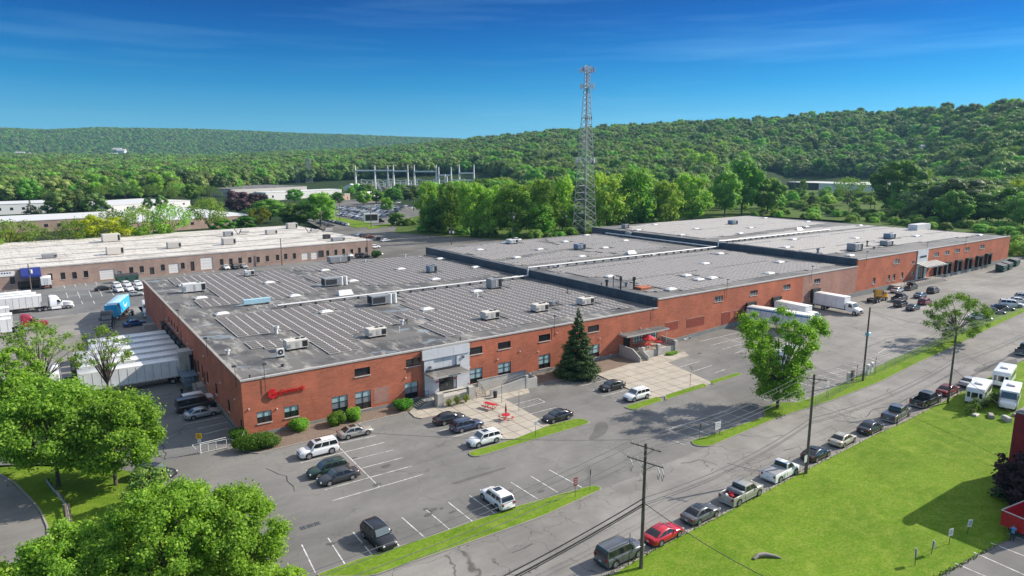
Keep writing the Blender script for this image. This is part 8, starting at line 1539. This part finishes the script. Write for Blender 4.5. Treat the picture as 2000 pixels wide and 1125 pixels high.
def conifer(seed, tiers, per, mat, w_, n, leaf):
    R = np.random.default_rng(seed); cl = []
    for i in range(tiers):
        f = i/(tiers-1); z = .07+.90*f; rad = w_/2*(1-f)**.9*(.86+.2*R.random())+.012
        for j in range(max(3, int(per*(1-f*.72)))):
            a = R.random()*6.28; q = rad*(.80+.28*R.random()); s_ = max(.012, rad*.30); cl.append((q*.66*math.cos(a), q*.66*math.sin(a), z-.030*(1-f), q*.36*abs(math.cos(a))+s_*.5, q*.36*abs(math.sin(a))+s_*.5, .026))
    m = MB(); m.tube((0, 0, 0), (0, 0, .97), .02, M['bark'], r2=.003, n=6); return leaves(cl, n, leaf, [mat], .55, seed, .15, .35, .3), m.me('trunk')
KIND['conifer'] = [conifer(5, 15, 9, 'needle', .46, 2200, .045)]
TREES = []
def tree(name, kd_, loc, h, rz, label, group=None, wx=1.0, v_=None, cat='tree'):
    L = KIND[kd_]; cr_, tr_ = L[(v_ if v_ is not None else len(TREES)) % len(L)]; t = thing(name, label, cat, loc, rz, group); t.scale = (h*wx, h*wx, h); link('crown', cr_, t); link('trunk', tr_, t); TREES.append(t); return t
def hgt(g, top):
    d = math.hypot(g.x-CX, g.y-CY); r = None; lo, hi = 0, 80
    for _ in range(30):
        mid = (lo+hi)/2; v = Vector((g.x, g.y, g.z+mid))-Vector((CX, CY, CZ)); yy = 562.5-_f*v.dot(UP)/v.dot(FW)
        if yy > top: lo = mid
        else: hi = mid
    return lo
def tpx(kd_, px, pb, pt, wpx, label, group=None, name='tree'):
    g = G(px, pb); h = hgt(g, pt)*(1.08 if kd_ in ('locust', 'sparse', 'yellow') else 1.0); wpx *= 1.18 if kd_ in ('locust', 'sparse', 'yellow') else 1.12; d = math.hypot(g.x-CX, g.y-CY); w0 = {'green': .95, 'bright': .82, 'woods': 1.0, 'dark': .98, 'locust': 1.3, 'sparse': 1.25, 'yellow': 1.15, 'purple': 1.15, 'ball': 1.1, 'shrub': 1.8, 'conifer': .48}[kd_]
    return tree(name, kd_, g, h, RNG.uniform(0, 6.28), label, group, (wpx*d/_f/1.0)/(h*w0))
# big near trees, each with its own mesh
def bigtree(px, py, zc, w_, h, kd_, mats, nleaf, leaf, seed, label, shape='round', core=.35, ncl=60, cr=.10, z0=.28, name='deciduous_tree', base=None, nl=26, tr=.24, group=None):
    c = at_z(px, py, zc); c = Vector((c.x, c.y, gz(c.x, c.y))) if base is None else base
    cl = [tuple(v*1.0 for v in q) for q in crown_clusters(seed, ncl, w_, h*z0, h*.93, w_*cr, shape)]
    t = thing(name, label, 'tree', c, 0, group); link('crown', leaves(cl, nleaf, leaf, mats, core, seed, .3, 0, .25, .3), t); link('trunk', trunk_mesh(cl, h, tr, .30, seed, nl), t); return t
bigtree(100, 835, 7, 13, 12.5, '', ['leafN', 'leafM'], 46000, .29, 201, 'broad leafy green tree at the left edge beside the shaded yard', ncl=110, cr=.09, core=0); bigtree(215, 850, 6, 12, 11, '', ['leafN', 'leafM', 'leafM'], 40000, .29, 202, 'leafy green tree reaching over the yard entrance, right of the broad one', ncl=100, cr=.09, core=0)
bigtree(20, 800, 7, 10, 12, '', ['leafM', 'leafN'], 16000, .36, 207, 'leafy green tree cut off by the left edge, below the trailers')
bigtree(200, 660, 9.5, 8.0, 13.0, '', ['leafM', 'leafO'], 1500, .32, 203, 'airy tree with bare forked limbs in front of the trailers', 'dome', 0, 34, .085, .5, nl=34, tr=.2); bigtree(70, 665, 9.5, 12, 14, '', ['leafM', 'leafO'], 3600, .32, 204, 'thin airy tree at the left edge in front of the red tractor', 'dome', 0, 44, .085, .42, nl=40, tr=.22); bigtree(8, 720, 8.5, 9, 12.5, '', ['leafM', 'leafN'], 7000, .34, 208, 'light foliage tree cut by the left edge, halfway up the photo', 'round', 0, 40, .09, .3)
bigtree(140, 1125, 5.5, 9, 9.5, '', ['leafN', 'leafN', 'leafM'], 60000, .21, 211, 'bright young green maple at the bottom left corner', ncl=130, cr=.075, core=0); bigtree(325, 1060, 7, 10, 12, '', ['leafN', 'leafN', 'leafM'], 60000, .21, 212, 'bright green maple in the middle of the bottom left foliage', ncl=130, cr=.075, core=0); bigtree(455, 1050, 6.3, 8.4, 10.6, '', ['leafN', 'leafN', 'leafM'], 44000, .20, 213, 'bright green maple, rightmost of the bottom left trees, over the parking lot', ncl=110, cr=.085, core=0)
bigtree(-10, 1200, 4.5, 7, 8.0, '', ['leafN'], 14000, .27, 214, 'bright green foliage at the very bottom left corner'); bigtree(545, 1180, 5, 5.5, 8, '', ['leafN'], 9000, .26, 215, 'bright green small crown cut by the bottom edge at the left'); bigtree(290, 955, 2.2, 5.0, 4.2, '', ['leafO', 'leafD'], 6000, .28, 216, 'low brownish green juniper between the big left trees', core=.6, ncl=30, cr=.13, z0=.1)
g = G(1518, 796); h = hgt(g, 603); bigtree(0, 0, 0, 14.5, h, '', ['leafN', 'leafM', 'leafM'], 30000, .28, 231, 'broad leafy green tree alone in the grass strip in front of the bus', 'vase', .0, 90, .070, .14, base=g, nl=36, tr=.26)
g = G(1865, 668); h = hgt(g, 572); bigtree(0, 0, 0, 12.5, h, '', ['leafO', 'leafO', 'leafA'], 9500, .26, 232, 'smaller olive green tree in the verge in front of the right hand car row', 'round', .0, 60, .075, .16, base=g, nl=34, tr=.2)
g = Vector((53.3, -5.0, 0)); h = hgt(g, 601); m_ = conifer(77, 30, 15, 'needle', .64, 34000, .020); t = thing('spruce_tree', 'tall dark spruce standing close to the brick front between two windows', 'tree', g); t.scale = (h*1.0, h*1.0, h); link('crown', m_[0], t); link('trunk', m_[1], t)
# clipped shrubs and planting along the front
def shrub(px, py, w_, d, h, mats, label, seed, n=4500, leaf=.17, rz=0, name='shrub', core=.86):
    R = random.Random(seed); c = G(px, py); cl = [(0, 0, h*.46, w_/2*.86, d/2*.86, h*.46)]+[(R.uniform(-.36, .36)*w_, R.uniform(-.36, .36)*d, h*R.uniform(.35, .66), w_*.22, d*.22, h*.28) for _ in range(9)]
    t = thing(name, label, 'shrub', c+Vector((0, 0, .1)), rz); link('foliage', leaves(cl, n, leaf, mats, core, seed, .4, 0, .85), t); m = MB(); m.tube((0, 0, -.1), (0, 0, h*.5), .06, M['bark']); link('stem', m.me('stem'), t)
shrub(503, 876, 5.4, 3.0, 2.1, ['leafB'], 'largest rounded shrub at the left end of the gravel bed', 1, 9000, rz=.1); shrub(470, 858, 2.6, 2.2, 1.6, ['leafB'], 'low shrub at the brick corner beside the fence', 2); shrub(587, 842, 2.5, 2.3, 1.9, ['leafB'], 'round clipped shrub below the second front window', 3)
shrub(656, 830, 2.6, 2.3, 1.9, ['leafB'], 'round clipped shrub below the third window, left of a pair', 4); shrub(691, 822, 2.2, 2.0, 1.9, ['leafB'], 'round clipped shrub right of a pair below the big windows', 5); shrub(789, 801, 2.9, 2.2, 1.8, ['leafB'], 'round clipped shrub left of the entrance stairs', 6); shrub(1312, 503+190, 2.8, 1.2, .6, ['leafO', 'leafB'], 'low planting strip in front of the raised patio', 8, 2500); shrub(734, 503, 4, 3, 3, ['leafD'], 'dark hedge ball at the right corner of the tan building', 9, 2200, .3)
for i, (px, py, s_) in enumerate(((877, 795, .9), (893, 792, 1.1), (910, 787, 1.0))):
    R = np.random.default_rng(i); m = MB(); c = G(px, py)
    for k in range(170): a = R.random()*6.28; r_ = .15*R.random(); q = (.3+.75*R.random())*s_; z = (.6+.7*R.random())*s_; b_ = (r_*math.cos(a), r_*math.sin(a), 0); mid = (q*.55*math.cos(a), q*.55*math.sin(a), z); tip = (q*math.cos(a), q*math.sin(a), z*.72); w_ = (-.025*math.sin(a), .025*math.cos(a), 0); m.mesh([b_, (mid[0]-w_[0], mid[1]-w_[1], z), tip, (mid[0]+w_[0], mid[1]+w_[1], z)], [(0, 1, 2, 3)], M['ornament'])
    t = thing('ornamental_grass', ['left clump of tall ornamental grass below the entrance wall', 'middle clump of tall ornamental grass below the entrance wall', 'right clump of tall ornamental grass below the entrance wall'][i], 'grass clump', c+Vector((0, 0, .1))); link('blades', m.me('blades'), t)
# dark red shrubs by the red building
bigtree(2006, 935, 3.5, 4.8, 6.0, '', ['leafP'], 9000, .3, 241, 'dark purple tree against the red building at the right edge', core=.7, ncl=34, cr=.15, z0=.15); bigtree(1968, 952, 1.3, 2.5, 2.3, '', ['leafP', 'leafD'], 3500, .26, 242, 'low dark purple bush in front of the red building corner', core=.7, ncl=18, cr=.2, z0=.1); bigtree(1957, 908, 2.0, 1.2, 3.6, '', ['leafP'], 350, .25, 243, 'thin dark seedling left of the red building corner', core=0, ncl=7, cr=.3, z0=.5, nl=5, tr=.04)
cl = [(x, -x*.05+RNG.normal()*.25, .5+RNG.random()*1.3, .8, .4, .5) for x in np.linspace(0, 12, 30)]; g = G(1890, 812); t = thing('ivy', 'tangled ivy and brush growing over the white buses', 'ivy', g); link('foliage', leaves(cl, 4200, .18, ['leafB', 'leafP', 'leafO'], 0, 9), t)
for i, (px, py, s_) in enumerate(((1905, 812, .8), (1935, 815, 1.0), (1965, 822, .9), (1990, 815, 1.1))): m = MB(); m.box(-s_*.7, s_*.7, -.35, .35, 0, .3+.2*i % .5, M['kerb' if i % 2 else 'coping'], .1); tagp(m.build('rubble_block', None, G(px, py), i*.5), ['leftmost', 'second', 'third', 'rightmost'][i]+' pale concrete block lying under the ivy by the white buses', 'block')
# named middle-distance trees
for k, px, pb, pt, w_, lab in (('locust', 20, 502, 430, 100, 'green spreading tree at the left edge behind the white roof'), ('yellow', 4, 490, 448, 60, 'yellow green tree at the very left edge behind the white roof'), ('sparse', 72, 500, 448, 70, 'nearly bare grey tree, second crown from the left behind the white roof'), ('sparse', 112, 498, 442, 70, 'nearly bare grey tree between the left green crown and the yellow one'), ('locust', 152, 494, 430, 55, 'olive thin tree just left of the yellow crown'), ('yellow', 205, 490, 422, 88, 'large yellow green crown behind the white roof'),
   ('locust', 226, 478, 410, 60, 'olive crown rising behind the yellow green crown'), ('locust', 282, 484, 405, 75, 'olive spreading locust right of the yellow crown'), ('bright', 275, 486, 438, 45, 'low bright green tree beneath the spreading locust'), ('locust', 335, 480, 398, 70, 'olive locust left of the bare forked one'), ('bright', 325, 482, 435, 42, 'small bright tree below the olive locusts'), ('locust', 410, 462, 390, 72, 'lone locust with forked grey limbs above the white roofs'),
   ('ball', 435, 452, 424, 42, 'dark round tree, left of a pair, behind the white roof'), ('ball', 480, 449, 420, 42, 'dark round tree, right of a pair, behind the white roof'), ('yellow', 510, 446, 405, 40, 'bright yellow tree right of the round pair'), ('green', 528, 430, 387, 66, 'dense mid green crown behind the yellow tree'), ('green', 580, 444, 396, 64, 'big green tree left of the trunked one by the car lot'), ('green', 626, 442, 373, 66, 'tall green tree with a visible trunk at the left of the car lot'),
   ('purple', 465, 415, 372, 50, 'dark purple tree, left one of the purple group'), ('purple', 495, 412, 376, 45, 'dark purple tree, middle of the purple group'), ('purple', 515, 408, 378, 34, 'dark purple tree, right one of the purple group'), ('dark', 118, 428, 372, 46, 'dark evergreen tree, left of the dark group by the white building'), ('dark', 148, 426, 366, 52, 'dark evergreen tree, tallest of the dark group by the white building'), ('dark', 188, 426, 374, 42, 'dark evergreen tree, right of the dark group by the white building'), ('conifer', 62, 424, 388, 24, 'single spruce in front of the far white building'), ('conifer', 78, 423, 403, 14, 'small spruce right of the single spruce by the white building'),
   ('dark', 290, 410, 384, 16, 'small conifer silhouette against the white roofs, left'), ('dark', 316, 412, 380, 22, 'small conifer silhouette against the white roofs, right'), ('green', 576, 396, 368, 32, 'small green tree among the shed roofs'), ('ball', 755, 412, 384, 24, 'round tree inside the packed car lot'), ('green', 710, 402, 372, 30, 'small tree behind the brick office'), ('green', 735, 398, 370, 34, 'small tree at the back of the car lot, left'), ('green', 770, 396, 366, 36, 'small tree at the back of the car lot, right'), ('ball', 660, 396, 374, 28, 'small green tree in front of the brick office'), ('dark', 800, 392, 360, 46, 'dark tree at the far right corner of the car lot'),
   ('ball', 775, 440, 414, 36, 'rounded tree at the near right corner of the car lot'), ('shrub', 800, 440, 424, 30, 'low shrubby tree right of the car lot corner'), ('bright', 838, 452, 352, 56, 'tall light green tree at the left end of the woods'), ('bright', 878, 458, 350, 52, 'light green tree with a slender top near the left end of the woods'), ('bright', 920, 462, 350, 60, 'light green tree in front of the right substation gantry'), ('bright', 1003, 462, 352, 92, 'largest pale green crown in the woods left of the tower'), ('bright', 955, 462, 356, 66, 'pale green crown left of the largest one in the woods'),
   ('bright', 1060, 460, 345, 70, 'pale crown in the woods left of the transformer poles'), ('bright', 1098, 456, 340, 60, 'pale crown directly left of the tower'), ('bright', 1185, 452, 330, 80, 'tall pale crown directly right of the tower'), ('bright', 1240, 446, 322, 84, 'tall pale crown, second right of the tower'), ('bright', 1300, 442, 350, 62, 'pale crown, third right of the tower'), ('bright', 1350, 434, 332, 78, 'tall pale crown at the right end of the tower woods'), ('bright', 1365, 372, 294, 66, 'bright green tall tree standing above the right woods'), ('green', 1448, 418, 302, 70, 'tall green tree, right of the bright one'), ('green', 1415, 424, 330, 56, 'green tree between the bright tall trees at right'), ('green', 1498, 418, 344, 60, 'round green tree left of the nursery'), ('green', 1410, 410, 345, 46, 'green tree behind the round one'),
   ('conifer', 1585, 402, 374, 20, 'small cone shaped tree in the nursery field'), ('locust', 1655, 400, 346, 52, 'airy tree in front of the distant white warehouse'), ('green', 1748, 418, 308, 84, 'big green tree right of the tall poles'), ('bright', 1790, 410, 326, 50, 'lighter tree behind the big green one'), ('green', 1752, 420, 358, 40, 'small ivy clad tree at the foot of the big green one'), ('dark', 1815, 428, 348, 100, 'huge dark round tree in the right hand woods'), ('dark', 1870, 434, 344, 96, 'huge dark tree right of the dark round one'), ('green', 1925, 438, 368, 80, 'lighter tree right of the huge dark ones'), ('green', 1985, 440, 360, 70, 'tree at the right edge above the bushes'), ('yellow', 1990, 410, 350, 46, 'yellowish tree behind, at the right edge'), ('ball', 1895, 372, 312, 90, 'wide green tree behind the huge dark ones')):
    tpx(k, px, pb, pt, w_, lab, None, {'conifer': 'conifer_tree', 'locust': 'locust_tree', 'sparse': 'bare_tree'}.get(k, 'deciduous_tree'))
def scatter(poly, n, mind, kinds, hr, label, group, name='tree', cat='tree', wx=1.0):
    W_ = GP(poly); xs = [p[0] for p in W_]; ys = [p[1] for p in W_]; pts = []; tries = 0
    while len(pts) < n and tries < n*60:
        tries += 1; p = (RNG.uniform(min(xs), max(xs)), RNG.uniform(min(ys), max(ys)))
        if inside(p, W_) and all((p[0]-q[0])**2+(p[1]-q[1])**2 > mind**2 for q in pts): pts.append(p); tree(name, kinds[int(RNG.integers(len(kinds)))], (p[0], p[1], gz(*p)), RNG.uniform(*hr), RNG.uniform(0, 6.28), label, group, wx*RNG.uniform(.85, 1.2), int(RNG.integers(4)), cat)
    return pts
scatter([(815, 452), (1000, 466), (1175, 456), (1400, 428), (1440, 400), (1300, 388), (1000, 384), (900, 388), (810, 400)], 95, 8, ['bright', 'green', 'bright', 'green', 'woods'], (13, 20), 'leafy tree in the dense woods behind the middle roof', 'trees of the woods behind the middle roof', 'deciduous_tree', wx=1.3)
scatter([(1425, 420), (1570, 410), (1570, 396), (1420, 396)], 12, 8, ['green', 'bright', 'green'], (9, 15), 'green tree between the bright tall trees and the nursery', 'trees left of the nursery', 'deciduous_tree'); scatter([(1500, 380), (1760, 382), (1760, 374), (1500, 372)], 12, 9, ['green', 'conifer', 'bright'], (8, 14), 'tree in front of the distant white warehouse', 'trees in front of the distant white warehouse', 'deciduous_tree'); scatter([(1760, 436), (2080, 462), (2080, 405), (1800, 395)], 34, 9, ['dark', 'green', 'woods'], (15, 22), 'leafy tree in the dark woods at the right behind the bushes', 'trees of the right hand woods', 'deciduous_tree'); scatter([(-60, 402), (370, 400), (440, 392), (380, 384), (-60, 386)], 34, 11, ['locust', 'green', 'locust'], (13, 18), 'olive tree in the long row behind the far white buildings', 'olive trees behind the far white buildings', 'locust_tree')
scatter([(1470, 424), (1760, 440), (2080, 474), (2080, 452), (1900, 440), (1760, 424), (1600, 408), (1500, 412)], 70, 4.5, ['shrub'], (3.2, 5.2), 'rounded bush in the thicket behind the highest roof', 'bushes behind the highest roof', 'bush', 'bush'); scatter([(1440, 405), (1760, 410), (1900, 396), (1760, 384), (1500, 384)], 46, 8, ['shrub', 'ball', 'shrub'], (4, 9), 'leafy bush in the green nursery land before the distant white warehouse', 'bushes of the nursery land', 'bush', 'bush'); scatter([(1996, 500), (2060, 515), (2060, 478), (1985, 480)], 8, 4, ['shrub'], (4, 6), 'rounded bush beside the right end of the warehouse', 'bushes at the right end of the warehouse', 'bush', 'bush')
scatter([(815, 453), (1000, 469), (1180, 462), (1190, 455), (1000, 462), (850, 449)], 24, 4, ['shrub'], (3, 5), 'low bush at the edge of the woods by the far lot', 'bushes at the edge of the woods', 'bush', 'bush', 1.1); scatter([(630, 384), (790, 384), (940, 384), (940, 376), (680, 376)], 20, 9, ['green', 'shrub'], (6, 11), 'small tree in front of the substation', 'small trees in front of the substation', 'deciduous_tree'); scatter([(1500, 404), (1740, 404), (1740, 392), (1500, 390)], 26, 7, ['shrub', 'yellow', 'shrub'], (3, 5), 'small nursery shrub in the field before the white warehouse', 'nursery shrubs', 'bush', 'bush')
# ------------------------------------------------------------------ far forest: one object, uncountable
BND = [(-900, 386), (0, 386), (440, 378), (560, 367), (690, 363), (940, 363), (1000, 380), (1180, 393), (1430, 385), (1500, 362), (1760, 362), (1800, 392), (2000, 398), (2900, 400)]
P_, S_, I_ = [], [], []
for (d0, d1, sp) in ((430, 1100, 12), (1100, 2400, 14), (2400, 3250, 15), (3250, 4650, 14.5)):
    d = d0
    while d < d1:
        st = sp/d; a = -math.radians(47)
        while a < math.radians(45):
            az = YAW+a+RNG.normal()*st*.3; dd = d+RNG.normal()*sp*.3; a += st; px = px_of(az); 
            if dd > lerp(NEARD, px)+70 and dd < 3200 and px > 450: continue
            if dd > lerp(NEARD, px) and px > 900: continue
            x, y = CX+dd*math.sin(az), CY+dd*math.cos(az)
            if dd < 1000:
                e = 311+_f*1.035*(CZ+1.4)/dd
                if e > lerp(BND, px): continue
            P_.append((x, y, hill(x, y)-.8)); S_.append(RNG.uniform(11, 23)*(1.12 if dd < 2400 else 1.0)); I_.append(int(RNG.choice(8, p=[.19, .18, .18, .13, .12, .05, .10, .05])))
        d += sp*.93
me = bpy.data.meshes.new('forest'); me.from_pydata(P_, [], []); a = me.attributes.new('sc', 'FLOAT', 'POINT'); a.data.foreach_set('value', S_); a = me.attributes.new('ix', 'INT', 'POINT'); a.data.foreach_set('value', I_)
fo = link('forest', me); tagp(fo, 'dense green forest covering the plain and the hillsides to the skyline', 'forest', kind='stuff')
ng = bpy.data.node_groups.new('forest', 'GeometryNodeTree'); ng.interface.new_socket('Geometry', in_out='INPUT', socket_type='NodeSocketGeometry'); ng.interface.new_socket('Geometry', in_out='OUTPUT', socket_type='NodeSocketGeometry'); N_ = ng.nodes
gi = N_.new('NodeGroupInput'); go = N_.new('NodeGroupOutput'); ip = N_.new('GeometryNodeInstanceOnPoints'); jn = N_.new('GeometryNodeJoinGeometry'); ip.inputs['Pick Instance'].default_value = True
src = {}
for t in TREES:
    for c in t.children:
        if c.name.startswith('crown') and c.data.name not in src: src[c.data.name] = c
want = [KIND['woods'][0][0], KIND['woods'][1][0], KIND['woods'][2][0], KIND['green'][1][0], KIND['green'][2][0], KIND['dark'][0][0], KIND['bright'][0][0], KIND['ball'][0][0]]
for me_ in want[::-1]:
    oi = N_.new('GeometryNodeObjectInfo'); ob_ = src.get(me_.name)
    if ob_ is None: t = tree('deciduous_tree', 'woods', (CX+500, CY+560, -1.5), 14, 0, 'leafy tree at the foot of the wooded slope'); ob_ = [c for c in t.children if c.name.startswith('crown')][0]; ob_.data = me_
    oi.inputs['Object'].default_value = ob_; oi.inputs['As Instance'].default_value = True; oi.transform_space = 'ORIGINAL'; ng.links.new(oi.outputs['Geometry'], jn.inputs[0])
ng.links.new(gi.outputs[0], ip.inputs['Points']); ng.links.new(jn.outputs[0], ip.inputs['Instance'])
a1 = N_.new('GeometryNodeInputNamedAttribute'); a1.data_type = 'FLOAT'; a1.inputs[0].default_value = 'sc'; a2 = N_.new('GeometryNodeInputNamedAttribute'); a2.data_type = 'INT'; a2.inputs[0].default_value = 'ix'
ng.links.new(a2.outputs[0], ip.inputs['Instance Index']); rv = N_.new('FunctionNodeRandomValue'); rv.data_type = 'FLOAT_VECTOR'; rv.inputs[0].default_value = (0, 0, 0); rv.inputs[1].default_value = (.12, .12, 6.28); ng.links.new(rv.outputs[0], ip.inputs['Rotation']); ng.links.new(a1.outputs[0], ip.inputs['Scale']); ng.links.new(ip.outputs[0], go.inputs[0])
md = fo.modifiers.new('forest', 'NODES'); md.node_group = ng
print('forest', len(P_), 'trees', len(TREES))
# ------------------------------------------------------------------ air
HAZE = 0.00006
if HAZE:
    m = bpy.data.materials.new('haze'); m.use_nodes = True; t_ = m.node_tree; t_.nodes.clear(); pv = t_.nodes.new('ShaderNodeVolumePrincipled'); pv.inputs['Color'].default_value = (.36, .74, 1.0, 1); pv.inputs['Density'].default_value = HAZE; pv.inputs['Anisotropy'].default_value = .2
    o_ = t_.nodes.new('ShaderNodeOutputMaterial'); t_.links.new(pv.outputs[0], o_.inputs['Volume']); hb = MB(); hb.box(-6500, 7000, -1500, 6800, -420, 250, m); ho = hb.build('haze'); tagp(ho, 'pale blue air between the camera and the hills', 'haze', kind='stuff')
# ------------------------------------------------------------------ labels of small groups: count them off across the photograph
def scr(o): v = o.location-Vector((CX, CY, CZ)); return v.dot(RT)/v.dot(FW)
bpy.context.view_layer.update(); GRP = {}
for o in COL.objects:
    if o.parent is None and o.get('group') and o.get('label'): GRP.setdefault((o['group'], o['label']), []).append(o)
for (g, l), L in GRP.items():
    if not 1 < len(L) <= 26 or any(abs(o.location.x)+abs(o.location.y) < 1e-6 for o in L): continue
    for i, o in enumerate(sorted(L, key=scr)):
        w_ = l.split(); n = i+1; o['label'] = ' '.join(w_[:11])+', %d%s from the left' % (n, 'th' if 10 < n < 20 else {1: 'st', 2: 'nd', 3: 'rd'}.get(n % 10, 'th'))
